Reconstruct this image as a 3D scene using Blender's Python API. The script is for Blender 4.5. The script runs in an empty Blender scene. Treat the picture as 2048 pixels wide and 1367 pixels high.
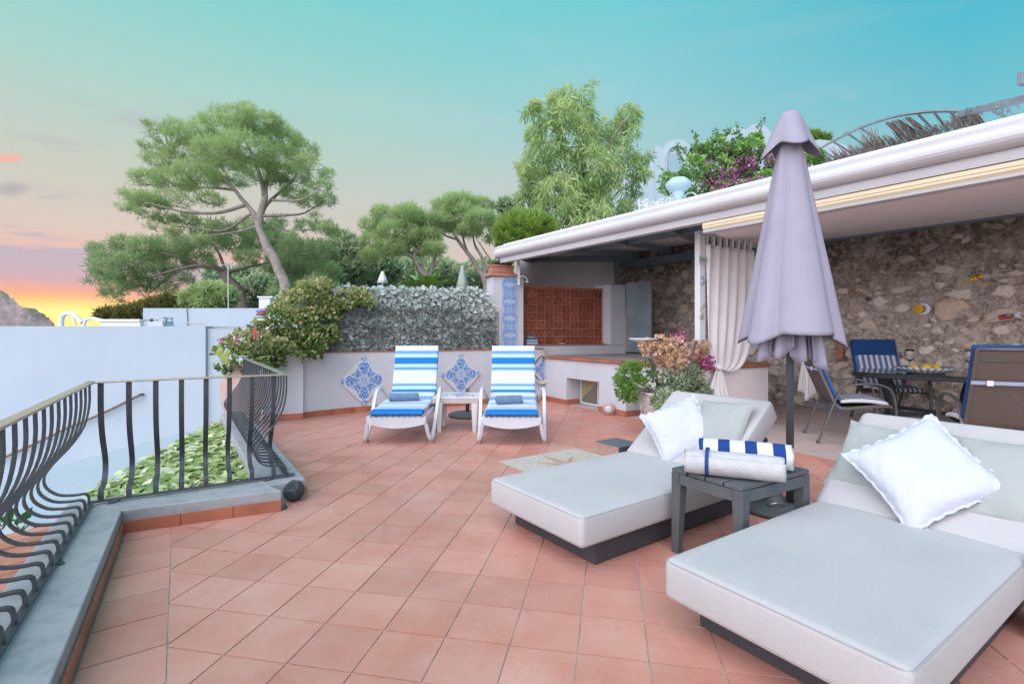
import bpy, bmesh, math, random
import numpy as np
from mathutils import Vector, Matrix
random.seed(7); rng = np.random.default_rng(7)
sc = bpy.context.scene; C = sc.collection
PI = math.pi; R = math.radians
H, F, CX, HY = 1.2, 1005.0, 1024.0, 665.0      # eye height (m), focal length (px of 2048), centre column, horizon row
# ---------------------------------------------------------------- camera
cam = bpy.data.cameras.new('camera'); camo = bpy.data.objects.new('camera', cam); C.objects.link(camo)
camo.location = (0, 0, H); camo.rotation_euler = (PI/2, 0, 0)
cam.sensor_width = 36; cam.lens = 36*F/2048; cam.shift_y = -18.5/2048
cam.clip_start = .05; cam.clip_end = 6000; sc.camera = camo
# ---------------------------------------------------------------- exposure
vs = sc.view_settings
vs.view_transform = 'Standard'; vs.look = 'None'; vs.gamma = 1; vs.use_curve_mapping = False
EXPO = 1.0
vs.exposure = EXPO
SK = 2**-EXPO
# ---------------------------------------------------------------- world (dusk sky: sunset glow at the left, teal to the right)
SUN_AZ = math.atan2(-0.87, 1.0)          # measured from +Y, negative to the left
def lin(c): return tuple(((x/255)/12.92 if x/255 <= .04045 else ((x/255+.055)/1.055)**2.4) for x in c)+(1,)
w = bpy.data.worlds.new('World'); sc.world = w; w.use_nodes = True
nt = w.node_tree; N = nt.nodes; L = nt.links; N.clear()
def nd(t, **k):
    n = N.new(t)
    for a, b in k.items(): setattr(n, a, b)
    return n
def mth(op, a, b=None, cl=False):
    n = N.new('ShaderNodeMath'); n.operation = op; n.use_clamp = cl
    for i, v in enumerate((a, b)):
        if v is None: continue
        if isinstance(v, (int, float)): n.inputs[i].default_value = v
        else: L.new(v, n.inputs[i])
    return n.outputs[0]
def ramp(fac, stops, interp='LINEAR'):
    n = N.new('ShaderNodeValToRGB'); cr = n.color_ramp; cr.interpolation = interp
    while len(cr.elements) < len(stops): cr.elements.new(.5)
    for e, (p, c) in zip(cr.elements, stops): e.position = p; e.color = c if len(c) == 4 else tuple(c)+(1,)
    L.new(fac, n.inputs[0]); return n.outputs[0]
def mix(f, a, b, bt='MIX'):
    n = N.new('ShaderNodeMix'); n.data_type = 'RGBA'; n.blend_type = bt
    for i, v in ((0, f), (6, a), (7, b)):
        if isinstance(v, (int, float)): n.inputs[i].default_value = v
        elif isinstance(v, tuple): n.inputs[i].default_value = v
        else: L.new(v, n.inputs[i])
    return n.outputs[2]
tc = nd('ShaderNodeTexCoord'); sep = nd('ShaderNodeSeparateXYZ'); L.new(tc.outputs['Generated'], sep.inputs[0])
X, Y, Z = sep.outputs
hl = mth('SQRT', mth('ADD', mth('MULTIPLY', X, X), mth('MULTIPLY', Y, Y)))
hl = mth('MAXIMUM', hl, .001)
el = mth('DIVIDE', Z, hl)                                  # tangent of the elevation
elc = mth('MULTIPLY', mth('ARCTANGENT', el), 2/PI, True)   # 0 horizon .. 1 zenith
s = mth('DIVIDE', mth('ADD', mth('MULTIPLY', X, math.sin(SUN_AZ)), mth('MULTIPLY', Y, math.cos(SUN_AZ))), hl)
def E(t): return math.atan(t)*2/PI
near = ramp(elc, [(0, lin((255,214,90))), (E(.04), lin((255,206,96))), (E(.06), lin((255,160,96))), (E(.105), lin((232,176,168))),
    (E(.16), lin((212,194,184))), (E(.26), lin((194,200,188))), (E(.42), lin((164,206,200))), (E(.62), lin((124,204,202))), (.75, lin((96,184,186))), (1, lin((76,168,180)))])
far = ramp(elc, [(0, lin((206,196,192))), (E(.07), lin((196,200,200))), (E(.16), lin((168,198,204))), (E(.3), lin((120,192,206))), (E(.46), lin((82,184,204))), (E(.64), lin((52,176,200))), (.8, lin((50,166,190))), (1, lin((76,168,180)))])
mid = ramp(elc, [(0, lin((236,198,164))), (E(.07), lin((226,194,174))), (E(.16), lin((208,198,190))), (E(.28), lin((180,202,202))), (E(.45), lin((150,202,208))), (E(.64), lin((114,200,208))), (.8, lin((72,174,188))), (1, lin((76,168,180)))])
fm = mth('MULTIPLY', mth('SUBTRACT', s, .62), 1/.36, True)       # mid -> near
fm2 = mth('MULTIPLY', mth('SUBTRACT', s, .12), 1/.5, True)      # far -> mid
col = mix(fm, mix(fm2, far, mid), near)
# cloud bank and wisps
mp = nd('ShaderNodeMapping'); mp.inputs['Scale'].default_value = (2.2, 2.2, 13); L.new(tc.outputs['Generated'], mp.inputs[0])
nz = nd('ShaderNodeTexNoise'); nz.inputs['Scale'].default_value = 2.3; nz.inputs['Detail'].default_value = 6; nz.inputs['Roughness'].default_value = .55; L.new(mp.outputs[0], nz.inputs[0])
n1 = nz.outputs[0]
bank = mth('MULTIPLY', mth('MULTIPLY', mth('SUBTRACT', mth('ADD', .135, mth('MULTIPLY', mth('SUBTRACT', n1, .5), .14)), mth('ADD', el, 0)), 70, True),
           mth('MULTIPLY', mth('SUBTRACT', el, .045), 28, True))
bank = mth('MULTIPLY', bank, mth('MULTIPLY', mth('SUBTRACT', s, .90), 12, True))
col = mix(mth('MULTIPLY', bank, .85), col, ramp(el, [(.04, lin((244,166,146))), (.065, lin((204,160,174))), (.10, lin((176,168,190)))]))
wsp = ramp(n1, [(.56, (0,0,0)), (.70, (1,1,1))])
wband = mth('MULTIPLY', mth('MULTIPLY', mth('SUBTRACT', el, .16), 12, True), mth('MULTIPLY', mth('SUBTRACT', .42, el), 8, True))
wf = mth('MULTIPLY', mth('MULTIPLY', wsp, wband), mth('MULTIPLY', mth('SUBTRACT', s, .93), 16, True))
col = mix(mth('MULTIPLY', wf, .7), col, lin((176,176,184)))
nzb = nd('ShaderNodeTexNoise'); nzb.inputs['Scale'].default_value = 1.6; nzb.inputs['Detail'].default_value = 5; L.new(mp.outputs[0], nzb.inputs[0])
soft = ramp(nzb.outputs[0], [(.52, (0,0,0)), (.8, (1,1,1))])
col = mix(mth('MULTIPLY', mth('MULTIPLY', soft, .22), mth('MULTIPLY', mth('SUBTRACT', .9, el), 1.2, True)), col, lin((224,206,206)))
# single small clouds over the bay
uu = mth('DIVIDE', X, mth('MAXIMUM', Y, .02)); vv = mth('DIVIDE', Z, mth('MAXIMUM', Y, .02)); front = mth('GREATER_THAN', Y, .05)
for (cx_, cy_, a_, b_, c_, f_) in ((14,317,34,9,(255,160,150),.7),(22,378,46,17,(150,150,165),.75),(105,394,42,7,(176,172,182),.6),(22,452,30,6,(190,178,180),.5),(130,478,34,6,(188,176,182),.5),(1700,192,30,14,(150,196,210),.55)):
    q_ = mth('ADD', mth('POWER', mth('ABSOLUTE', mth('MULTIPLY', mth('SUBTRACT', uu, (cx_-CX)/F), F/a_)), 2), mth('POWER', mth('ABSOLUTE', mth('MULTIPLY', mth('SUBTRACT', vv, (HY-cy_)/F), F/b_)), 2))
    q_ = mth('ADD', q_, mth('MULTIPLY', mth('SUBTRACT', nzb.outputs[0], .5), 3.0))
    m_ = mth('MULTIPLY', mth('MULTIPLY', mth('SUBTRACT', 1.0, q_), .8, True), front)
    col = mix(mth('MULTIPLY', m_, f_), col, lin(c_))
# the sun just above the sea
ds = mth('ADD', mth('POWER', mth('MULTIPLY', mth('SUBTRACT', 1.0, s), 55), 1), mth('POWER', mth('ABSOLUTE', mth('MULTIPLY', mth('SUBTRACT', el, .022), 24)), 2))
glow = mth('POWER', 2.718, mth('MULTIPLY', ds, -4))
col = mix(glow, col, mix(1.0, col, lin((255,196,80)), 'ADD'))
nish = nd('ShaderNodeTexSky'); nish.sky_type = 'NISHITA'; nish.sun_disc = False
nish.sun_elevation = R(4); nish.sun_rotation = SUN_AZ
skyc = mix(1.0, mix(1.0, col, (SK*1.07, SK*1.07, SK*1.07, 1), 'MULTIPLY'), mix(1.0, nish.outputs[0], (.0012, .0012, .0012, 1), 'MULTIPLY'), 'ADD')
bg = nd('ShaderNodeBackground'); L.new(skyc, bg.inputs[0]); bg.inputs[1].default_value = 1.0
wo = nd('ShaderNodeOutputWorld'); L.new(bg.outputs[0], wo.inputs[0])
# ---------------------------------------------------------------- soft sun, a fill light added behind the camera for terrace and veranda
sl = bpy.data.lights.new('sun', 'SUN'); sl.energy = 2.9; sl.angle = R(100); sl.color = (1, .87, .93)
so = bpy.data.objects.new('sun', sl); C.objects.link(so)
so.rotation_euler = Vector((-.45, -.80, .64)).to_track_quat('Z', 'Y').to_euler()
sc.cycles.max_bounces = 6; sc.cycles.diffuse_bounces = 4; sc.cycles.glossy_bounces = 3; sc.cycles.transmission_bounces = 4; sc.cycles.transparent_max_bounces = 8

# ---------------------------------------------------------------- pixel -> world (survey of the photograph)
def G(px, py, z=0.0):
    y = F*(H-z)/(py-HY); return Vector(((px-CX)/F*y, y, z))
def at(px, py, y): return Vector(((px-CX)/F*y, y, H-(py-HY)*y/F))

# ---------------------------------------------------------------- materials
MATS = {}
class NT:
    def __init__(s, name):
        s.m = bpy.data.materials.new(name); s.m.use_nodes = True; s.t = s.m.node_tree
        s.N = s.t.nodes; s.L = s.t.links; s.N.clear()
        s.out = s.N.new('ShaderNodeOutputMaterial')
    def n(s, t, **k):
        x = s.N.new(t)
        for a, b in k.items(): setattr(x, a, b)
        return x
    def lk(s, v, i):
        if isinstance(v, (int, float)): i.default_value = v
        elif isinstance(v, tuple): i.default_value = v if len(v) == 4 or i.type == 'VECTOR' else tuple(v)+(1,)
        elif v is not None: s.L.new(v, i)
    def math(s, op, a, b=None, cl=False):
        x = s.n('ShaderNodeMath', operation=op, use_clamp=cl); s.lk(a, x.inputs[0]); s.lk(b, x.inputs[1]); return x.outputs[0]
    def mix(s, f, a, b, bt='MIX'):
        x = s.n('ShaderNodeMix', data_type='RGBA', blend_type=bt); s.lk(f, x.inputs[0]); s.lk(a, x.inputs[6]); s.lk(b, x.inputs[7]); return x.outputs[2]
    def ramp(s, f, st, interp='LINEAR'):
        x = s.n('ShaderNodeValToRGB'); cr = x.color_ramp; cr.interpolation = interp
        while len(cr.elements) < len(st): cr.elements.new(.5)
        for e, (p, c) in zip(cr.elements, st): e.position = p; e.color = (c, c, c, 1) if isinstance(c, (int, float)) else tuple(c)[:3]+(1,)
        s.lk(f, x.inputs[0]); return x.outputs[0]
    def pos(s): return s.n('ShaderNodeNewGeometry').outputs['Position']
    def obj(s): return s.n('ShaderNodeTexCoord').outputs['Object']
    def uv(s): return s.n('ShaderNodeTexCoord').outputs['UV']
    def noise(s, v, scale, detail=4, rough=.55, dist=0):
        x = s.n('ShaderNodeTexNoise'); x.inputs['Scale'].default_value = scale; x.inputs['Detail'].default_value = detail
        x.inputs['Roughness'].default_value = rough; x.inputs['Distortion'].default_value = dist; s.lk(v, x.inputs[0]); return x.outputs[0]
    def attr(s, a='v'): return s.n('ShaderNodeAttribute', attribute_name=a).outputs['Fac']
    def rnd(s): return s.n('ShaderNodeObjectInfo').outputs['Random']
    def bump(s, h, st, dist=.01):
        b = s.n('ShaderNodeBump'); b.inputs['Strength'].default_value = st; b.inputs['Distance'].default_value = dist; s.lk(h, b.inputs['Height']); return b.outputs[0]
    def pr(s, col, rough=.6, nrm=None, metal=0, spec=.5, **k):
        p = s.n('ShaderNodeBsdfPrincipled'); s.lk(col, p.inputs['Base Color']); s.lk(rough, p.inputs['Roughness'])
        p.inputs['Metallic'].default_value = metal; p.inputs['Specular IOR Level'].default_value = spec
        for a, b in k.items(): p.inputs[a.replace('_', ' ')].default_value = b
        if nrm is not None: s.lk(nrm, p.inputs['Normal'])
        s.L.new(p.outputs[0], s.out.inputs[0]); return p
def mat(name, c, c2=None, sc_=6, rough=.7, bump=0, bsc=60, metal=0, spec=.4, rnd=0, attr=False, dirt=None, dsc=1.5, sheen=0):
    k = NT(name); P = k.pos()
    col = c
    if c2 is not None: col = k.mix(k.ramp(k.noise(P, sc_), [(.35, 0), (.68, 1)]), c, c2)
    if attr: col = k.mix(k.attr(), c, c2)
    if dirt: col = k.mix(k.math('MULTIPLY', k.ramp(k.noise(P, dsc, 6), [(.48, 0), (.72, 1)]), .8), col, dirt)
    if rnd: col = k.mix(1.0, col, k.mix(k.rnd(), (1-rnd,)*3, (1+rnd*.6,)*3), 'MULTIPLY')
    nr = k.bump(k.noise(P, bsc, 5), bump) if bump else None
    k.pr(col, rough, nr, metal, spec, **({'Sheen_Weight': sheen} if sheen else {}))
    return k.m
def leafmat(name, stops, trans=.35, rough=.5):
    k = NT(name); col = k.ramp(k.attr(), stops)
    d = k.n('ShaderNodeBsdfPrincipled'); k.lk(col, d.inputs['Base Color']); d.inputs['Roughness'].default_value = rough; d.inputs['Specular IOR Level'].default_value = .3
    t = k.n('ShaderNodeBsdfTranslucent'); k.lk(col, t.inputs[0])
    mx = k.n('ShaderNodeMixShader'); mx.inputs[0].default_value = trans; k.L.new(d.outputs[0], mx.inputs[1]); k.L.new(t.outputs[0], mx.inputs[2]); k.L.new(mx.outputs[0], k.out.inputs[0]); return k.m
def stripes(name, stops, n=1.0, axis=1, off=0, rough=.85, interp='CONSTANT', wob=.0):
    k = NT(name); sp = k.n('ShaderNodeSeparateXYZ'); k.L.new(k.uv(), sp.inputs[0])
    v = sp.outputs[axis]
    if wob: v = k.math('ADD', v, k.math('MULTIPLY', k.math('SUBTRACT', k.noise(k.uv(), 14, 2), .5), wob))
    f = k.math('FRACT', k.math('ADD', k.math('MULTIPLY', v, n), off))
    col = k.ramp(f, stops, interp)
    k.pr(col, rough, k.bump(k.noise(k.pos(), 260, 3), .25), spec=.2); return k.m

WHITE = mat('white_plaster', (.54,.565,.61), (.50,.525,.575), 1.1, .85, .55, 9, dirt=(.46,.49,.54), dsc=1.3)
WHITEB = None
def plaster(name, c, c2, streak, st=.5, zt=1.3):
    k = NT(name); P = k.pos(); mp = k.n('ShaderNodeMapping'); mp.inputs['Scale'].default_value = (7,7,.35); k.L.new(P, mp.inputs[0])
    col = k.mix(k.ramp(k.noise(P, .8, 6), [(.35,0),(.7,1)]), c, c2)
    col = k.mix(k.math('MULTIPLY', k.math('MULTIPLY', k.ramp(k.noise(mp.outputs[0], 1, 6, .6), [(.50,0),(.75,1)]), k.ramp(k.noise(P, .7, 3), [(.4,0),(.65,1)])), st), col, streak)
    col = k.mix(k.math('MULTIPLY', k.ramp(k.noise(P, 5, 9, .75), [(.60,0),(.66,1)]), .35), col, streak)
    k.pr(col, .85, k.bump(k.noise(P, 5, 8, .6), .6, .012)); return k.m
WHITEB = plaster('shade_blue_plaster', (.41,.47,.53), (.38,.445,.515), (.32,.375,.42), .22)  # white plaster with the bluish shade of the boundary wall put into its colour
WHITE2 = mat('warm_plaster', (.80,.76,.77), (.72,.68,.70), 1.3, .85, .5, 9)
WHITEP = mat('white_paint', (.66,.68,.72), None, rough=.4)
PLASTIC = mat('white_plastic', (.58,.60,.64), (.53,.55,.59), 4, .38, .05, 90)
GUTTER = mat('white_gutter_metal', (.58,.58,.61), (.54,.54,.57), 1.5, .35)
CREAM = mat('cream_awning', (.78,.68,.48), (.74,.64,.46), 3, .6)
SOFFIT = mat('soffit_plaster', (.84,.80,.81), (.79,.75,.77), 1.0, .9, .15, 12)
GREYM = mat('grey_steel', (.20,.26,.31), (.17,.22,.27), 3, .5)
IRON = mat('charcoal_iron', (.075,.083,.098), (.055,.06,.075), 18, .42, .15, 120, metal=.15)
IRONP = mat('dark_scroll_iron', (.09,.10,.10), (.06,.068,.068), 12, .6, .2, 120)
GREYP = mat('grey_kerb_paint', (.36,.375,.40), (.32,.335,.36), 2.2, .55, .35, 18, dirt=(.2,.24,.27), dsc=9)
CHAR = mat('charcoal_plastic', (.075,.085,.095), (.1,.11,.12), 5, .55, .2, 200)
CHARM = mat('charcoal_bed_metal', (.05,.052,.062), None, rough=.5)
MATT = mat('grey_mattress_fabric', (.475,.467,.48), (.45,.447,.465), 1.8, .9, .45, 300, sheen=.1, dirt=(.40,.41,.44), dsc=2.4)
PILG = mat('sage_grey_pillow_cloth', (.36,.385,.385), (.33,.36,.36), 3, .9, .3, 300)
PILW = mat('white_cotton', (.53,.56,.63), (.48,.515,.585), 6, .9, .6, 30)
SKIRT = mat('terracotta_skirting', (.42,.15,.085), (.33,.115,.07), 5, .4, .2, 40, rnd=.15)
TERRA = mat('terracotta', (.47,.22,.15), (.36,.16,.11), 6, .7, .5, 40, rnd=.2)
BLOCK = mat('red_clay_block', (.45,.15,.095), (.33,.11,.07), 10, .8, .3, 60, rnd=.2)
POTC = mat('pink_clay_pot', (.50,.36,.32), (.42,.29,.26), 7, .85, .5, 40)
UMBR = mat('lilac_grey_canvas', (.325,.31,.39), (.295,.28,.36), 3, .85, .5, 7)
CURT = mat('white_curtain_cotton', (.76,.75,.76), (.70,.69,.71), 3, .9, .2, 180)
NAVY = mat('navy_cloth', (.012,.045,.17), (.015,.055,.2), 8, .9, .3, 300)
SLING = mat('brown_sling_mesh', (.135,.105,.09), (.10,.08,.07), 90, .8, .4, 500)
BRONZE = mat('bronze_tube_metal', (.14,.135,.13), None, rough=.38, metal=.5)
RATTAN = mat('black_rattan', (.012,.014,.018), (.05,.055,.06), 60, .5, .8, 130)
DENIM = mat('slate_blue_towel', (.16,.25,.37), (.12,.20,.31), 30, .95, .8, 160)
TOWELW = mat('white_towel', (.55,.555,.58), (.48,.485,.51), 20, .95, .7, 170)
BARK = mat('pine_bark', (.40,.35,.33), (.26,.22,.20), 5, .95, .9, 9)
BARK2 = mat('dark_bark', (.22,.18,.155), (.14,.115,.10), 5, .95, .9, 9)
GLASS = NT('clear_glass'); GLASS.pr((1,1,1), .02, spec=.5, Transmission_Weight=1.0, IOR=1.45); GLASS = GLASS.m
HOLE = mat('dark_recess', (.03,.03,.035), None)

# ---------------------------------------------------------------- mesh helpers
def tag(o, label=None, cat=None, group=None, kind=None):
    if label: o['label'] = label
    if cat: o['category'] = cat
    if group: o['group'] = group
    if kind: o['kind'] = kind
    return o
def link(name, me, m=None, parent=None):
    o = bpy.data.objects.new(name, me); C.objects.link(o)
    if m is not None and not me.materials: me.materials.append(m)
    if parent is not None: o.parent = parent
    return o
def empty(name, loc=(0,0,0), rz=0, label=None, cat=None, group=None, kind=None):
    o = bpy.data.objects.new(name, None); C.objects.link(o); o.location = loc; o.rotation_euler = (0,0,rz); o.empty_display_size = .1
    return tag(o, label, cat, group, kind)
def copy_tree(o, parent=None):
    c = o.copy(); C.objects.link(c); c.parent = parent
    for ch in list(o.children): copy_tree(ch, c)
    return c
class MB:
    def __init__(s): s.v = []; s.f = []; s.uv = None
    def add(s, vs_, fs):
        b = len(s.v); s.v += [tuple(p) for p in vs_]; s.f += [tuple(i+b for i in f) for f in fs]; return s
    def box(s, c, d, rz=0, M=None):
        x, y, z = d[0]/2, d[1]/2, d[2]/2; ca, sa = math.cos(rz), math.sin(rz)
        p = [(i*x, j*y, k*z) for k in (-1,1) for j in (-1,1) for i in (-1,1)]
        if M is not None: q = [M @ Vector(a) + Vector(c) for a in p]
        else: q = [(c[0]+a*ca-b*sa, c[1]+a*sa+b*ca, c[2]+e) for a, b, e in p]
        return s.add(q, [(0,2,3,1),(4,5,7,6),(0,1,5,4),(2,6,7,3),(0,4,6,2),(1,3,7,5)])
    def beam(s, a, b, wd, ht, up=(0,0,1)):
        a = Vector(a); b = Vector(b); d = (b-a).normalized(); sd = d.cross(Vector(up)).normalized(); u = sd.cross(d)
        q = [p+sd*i*wd/2+u*j*ht/2 for p in (a, b) for j in (-1,1) for i in (-1,1)]
        return s.add(q, [(0,1,3,2),(4,6,7,5),(0,4,5,1),(2,3,7,6),(0,2,6,4),(1,5,7,3)])
    def prism(s, poly, z0, z1):
        n = len(poly)
        return s.add([(p[0],p[1],z0) for p in poly]+[(p[0],p[1],z1) for p in poly],
                     [tuple(range(n-1,-1,-1)), tuple(range(n,2*n))]+[(i,(i+1)%n,n+(i+1)%n,n+i) for i in range(n)])
    def tube(s, pts, r, n=6, cap=True, closed=False):
        pts = [Vector(p) for p in pts]; m = len(pts); rr = r if isinstance(r, (list, tuple)) else [r]*m
        b = len(s.v); prev = None
        for i, p in enumerate(pts):
            d = (pts[(i+1)%m]-pts[i-1]) if closed else (pts[min(i+1,m-1)]-pts[max(i-1,0)])
            if d.length < 1e-9: d = Vector((0,0,1))
            d.normalize()
            if prev is None:
                prev = d.orthogonal().normalized()
            u = (prev - d*prev.dot(d)); u = u.normalized() if u.length > 1e-6 else d.orthogonal().normalized(); prev = u; v = d.cross(u)
            for k in range(n):
                a = 2*PI*k/n; s.v.append(tuple(p+(u*math.cos(a)+v*math.sin(a))*rr[i]))
        for i in range(m if closed else m-1):
            j = (i+1) % m
            for k in range(n): s.f.append((b+i*n+k, b+i*n+(k+1)%n, b+j*n+(k+1)%n, b+j*n+k))
        if cap and not closed:
            s.f.append(tuple(b+k for k in range(n-1,-1,-1))); s.f.append(tuple(b+(m-1)*n+k for k in range(n)))
        return s
    def strip(s, pts, side, wd, th):
        """flat bar swept along pts; side = unit vector of its width"""
        pts = [Vector(p) for p in pts]; side = Vector(side).normalized(); m = len(pts); b = len(s.v)
        for i, p in enumerate(pts):
            d = (pts[min(i+1,m-1)]-pts[max(i-1,0)]).normalized(); nn = d.cross(side).normalized()
            for a, c in ((-1,-1),(1,-1),(1,1),(-1,1)): s.v.append(tuple(p+side*a*wd/2+nn*c*th/2))
        for i in range(m-1):
            for k in range(4): s.f.append((b+i*4+k, b+i*4+(k+1)%4, b+i*4+4+(k+1)%4, b+i*4+4+k))
        s.f.append((b+3,b+2,b+1,b)); e = b+(m-1)*4; s.f.append((e,e+1,e+2,e+3)); return s
    def lathe(s, prof, c=(0,0,0), n=20, jit=None):
        b = len(s.v); m = len(prof)
        for r, z in prof:
            for k in range(n):
                a = 2*PI*k/n; q = r*(1+(jit(a, z) if jit else 0)); s.v.append((c[0]+q*math.cos(a), c[1]+q*math.sin(a), c[2]+z))
        for i in range(m-1):
            for k in range(n): s.f.append((b+i*n+k, b+i*n+(k+1)%n, b+(i+1)*n+(k+1)%n, b+(i+1)*n+k))
        s.f.append(tuple(b+k for k in range(n-1,-1,-1))); s.f.append(tuple(b+(m-1)*n+k for k in range(n))); return s
    def ball(s, c, r, n=8, m=6, sq=(1,1,1)):
        return s.add(*sphere(c, r, n, m, sq))
    def xf(s, M): s.v = [tuple(M @ Vector(p)) for p in s.v]; return s
    def mesh(s, name, m=None, smooth=False):
        me = bpy.data.meshes.new(name); me.from_pydata(s.v, [], s.f); me.update()
        if m is not None: me.materials.append(m)
        if smooth: me.polygons.foreach_set('use_smooth', [True]*len(me.polygons))
        return me
    def build(s, name, m=None, parent=None, smooth=False, bev=0, seg=2):
        o = link(name, s.mesh(name, m, smooth), None, parent)
        if bev:
            md = o.modifiers.new('bevel', 'BEVEL'); md.width = bev; md.segments = seg; md.limit_method = 'ANGLE'; md.angle_limit = R(35)
            if seg > 2: o.data.polygons.foreach_set('use_smooth', [True]*len(o.data.polygons)); md.harden_normals = False
        return o
def sphere(c, r, n=8, m=6, sq=(1,1,1)):
    v = [(c[0], c[1], c[2]-r*sq[2])]; f = []
    for i in range(1, m):
        t = -PI/2+PI*i/m
        for k in range(n):
            a = 2*PI*k/n; v.append((c[0]+r*sq[0]*math.cos(t)*math.cos(a), c[1]+r*sq[1]*math.cos(t)*math.sin(a), c[2]+r*sq[2]*math.sin(t)))
    v.append((c[0], c[1], c[2]+r*sq[2])); e = len(v)-1
    for k in range(n): f.append((0, 1+(k+1)%n, 1+k)); f.append((e, e-n+k, e-n+(k+1)%n))
    for i in range(m-2):
        for k in range(n): a = 1+i*n; f.append((a+k, a+(k+1)%n, a+n+(k+1)%n, a+n+k))
    return v, f
def box(name, c, d, m, parent=None, rz=0, bev=0, seg=2): return MB().box(c, d, rz).build(name, m, parent, bev=bev, seg=seg)
def struct(o): o['kind'] = 'structure'; return o
def catmull(pts, k=6, closed=False):
    P = [Vector(p) for p in pts]; n = len(P); out = []
    for i in range(n if closed else n-1):
        a = P[(i-1)%n] if closed or i > 0 else P[0]*2-P[1]; b = P[i]; c = P[(i+1)%n]; d = P[(i+2)%n] if closed or i < n-2 else P[-1]*2-P[-2]
        for j in range(k):
            t = j/k; out.append(.5*((2*b)+(c-a)*t+(2*a-5*b+4*c-d)*t*t+(3*b-a-3*c+d)*t**3))
    if not closed: out.append(P[-1])
    return out
def np_mesh(name, V, Fc, m, parent=None, v=None, smooth=False):
    """V (n,3); Fc (k,3 or 4) ; v per-vertex float attribute"""
    me = bpy.data.meshes.new(name); k, q = Fc.shape
    me.vertices.add(len(V)); me.vertices.foreach_set('co', V.astype(np.float32).ravel())
    me.loops.add(k*q); me.loops.foreach_set('vertex_index', Fc.astype(np.int32).ravel())
    me.polygons.add(k); me.polygons.foreach_set('loop_start', np.arange(0, k*q, q, dtype=np.int32)); me.polygons.foreach_set('loop_total', np.full(k, q, dtype=np.int32))
    if smooth: me.polygons.foreach_set('use_smooth', np.ones(k, dtype=bool))
    me.update(calc_edges=True)
    if v is not None:
        a = me.attributes.new('v', 'FLOAT', 'POINT'); a.data.foreach_set('value', v.astype(np.float32))
    me.materials.append(m); return link(name, me, None, parent)
def unit(a): return a/np.maximum(np.linalg.norm(a, axis=1, keepdims=True), 1e-9)
def leaves(cs, ax, size, asp=.5, fold=.0, ss=.35, nrm=None):
    """leaf quads at cs, long axis ax (n,3); returns V,F"""
    n = len(cs); ax = unit(ax)
    o = unit(np.cross(ax, rng.normal(size=(n,3)) if nrm is None else nrm))
    nn = np.cross(ax, o); s_ = size*(1+ss*rng.uniform(-1,1,(n,1)))
    a = cs; b = cs+ax*s_*.5+o*s_*asp*.5+nn*s_*fold; c = cs+ax*s_; d = cs+ax*s_*.5-o*s_*asp*.5+nn*s_*fold
    V = np.stack([a,b,c,d],1).reshape(-1,3); Fc = np.arange(4*n).reshape(n,4); return V, Fc
def clump_pts(cl, n, shell=.55, rs=None):
    """cl rows: x,y,z,rx,ry,rz ; n points total by volume"""
    cl = np.array(cl, float); w_ = cl[:,3]*cl[:,5]; w_ = w_/w_.sum(); idx = rng.choice(len(cl), n, p=w_)
    d = unit(rng.normal(size=(n,3))); r = rng.uniform(0,1,(n,1))**(1/3)*(1-shell)+shell*rng.uniform(.75,1.05,(n,1))
    p = cl[idx,:3]+d*r*cl[idx,3:6]
    return p, d, idx

# ================================================================ GROUND AND FLOOR
T = .259; TH = -.1915; CT, ST = math.cos(TH), math.sin(TH)
def tile_xy(i, j): return ((1.932+CT*i-ST*j)*T, (7.08+ST*i+CT*j)*T)
def clip(poly, p, n):
    out = []
    for k in range(len(poly)):
        a, b = poly[k], poly[(k+1) % len(poly)]
        da = (a[0]-p[0])*n[0]+(a[1]-p[1])*n[1]; db = (b[0]-p[0])*n[0]+(b[1]-p[1])*n[1]
        if da >= 0: out.append(a)
        if (da < 0) != (db < 0):
            t = da/(da-db); out.append((a[0]+(b[0]-a[0])*t, a[1]+(b[1]-a[1])*t))
    return out
def clipm(poly, hs):
    for p, n in hs:
        if len(poly) < 3: return []
        poly = clip(poly, p, n)
    return poly if len(poly) >= 3 else []
def area(p): return abs(sum(p[i][0]*p[(i+1)%len(p)][1]-p[(i+1)%len(p)][0]*p[i][1] for i in range(len(p))))/2
K1d = Vector((.533,-.846)); KC = Vector((-2.34,3.015)); K2e = Vector((-1.558,3.397)); K3s = Vector((-1.50,3.65)); K3d = Vector((-.555,.832))
K2d = (K2e-KC).normalized()
SLp = (-2.063,3.053); SLd = (.552,-.833)
h_sl = (SLp, (.833,.552)); h_k2f = (tuple(KC), (K2d.y,-K2d.x)); h_k2b = (tuple(KC), (-K2d.y,K2d.x)); h_k3 = (tuple(K3s+Vector((-.832,-.555))*.14), (.832,.555))
PALp = (2.89*.998,5.0); PALd = Vector((.5,-.87)).normalized()
h_red = (PALp, (-.87,-.5)); h_pale = (PALp, (.87,.5))
def in_view(c, m=60):
    if c[1] < .3: return False
    px = CX+F*c[0]/c[1]; py = HY+F*H/c[1]; return -m < px < 2048+m and py < 1367+m+60
TER_IN = (Vector((-2.95,7.05)), Vector((.56,8.98)))
def behind_wall(c):
    d = TER_IN[1]-TER_IN[0]; return (c[0]-TER_IN[0].x)*(-d.y)+(c[1]-TER_IN[0].y)*d.x > .35*d.length
TILEC = []
k = NT('terracotta_floor_tile'); P_ = k.pos()
cA = k.mix(k.ramp(k.noise(P_, 3.2, 5), [(.3,0),(.7,1)]), (.57,.27,.21), (.50,.20,.15))
cB = k.mix(k.math('MULTIPLY', k.ramp(k.noise(P_, 1.1, 7, .6), [(.40,0),(.72,1)]), .45), cA, (.60,.40,.35))
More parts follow.
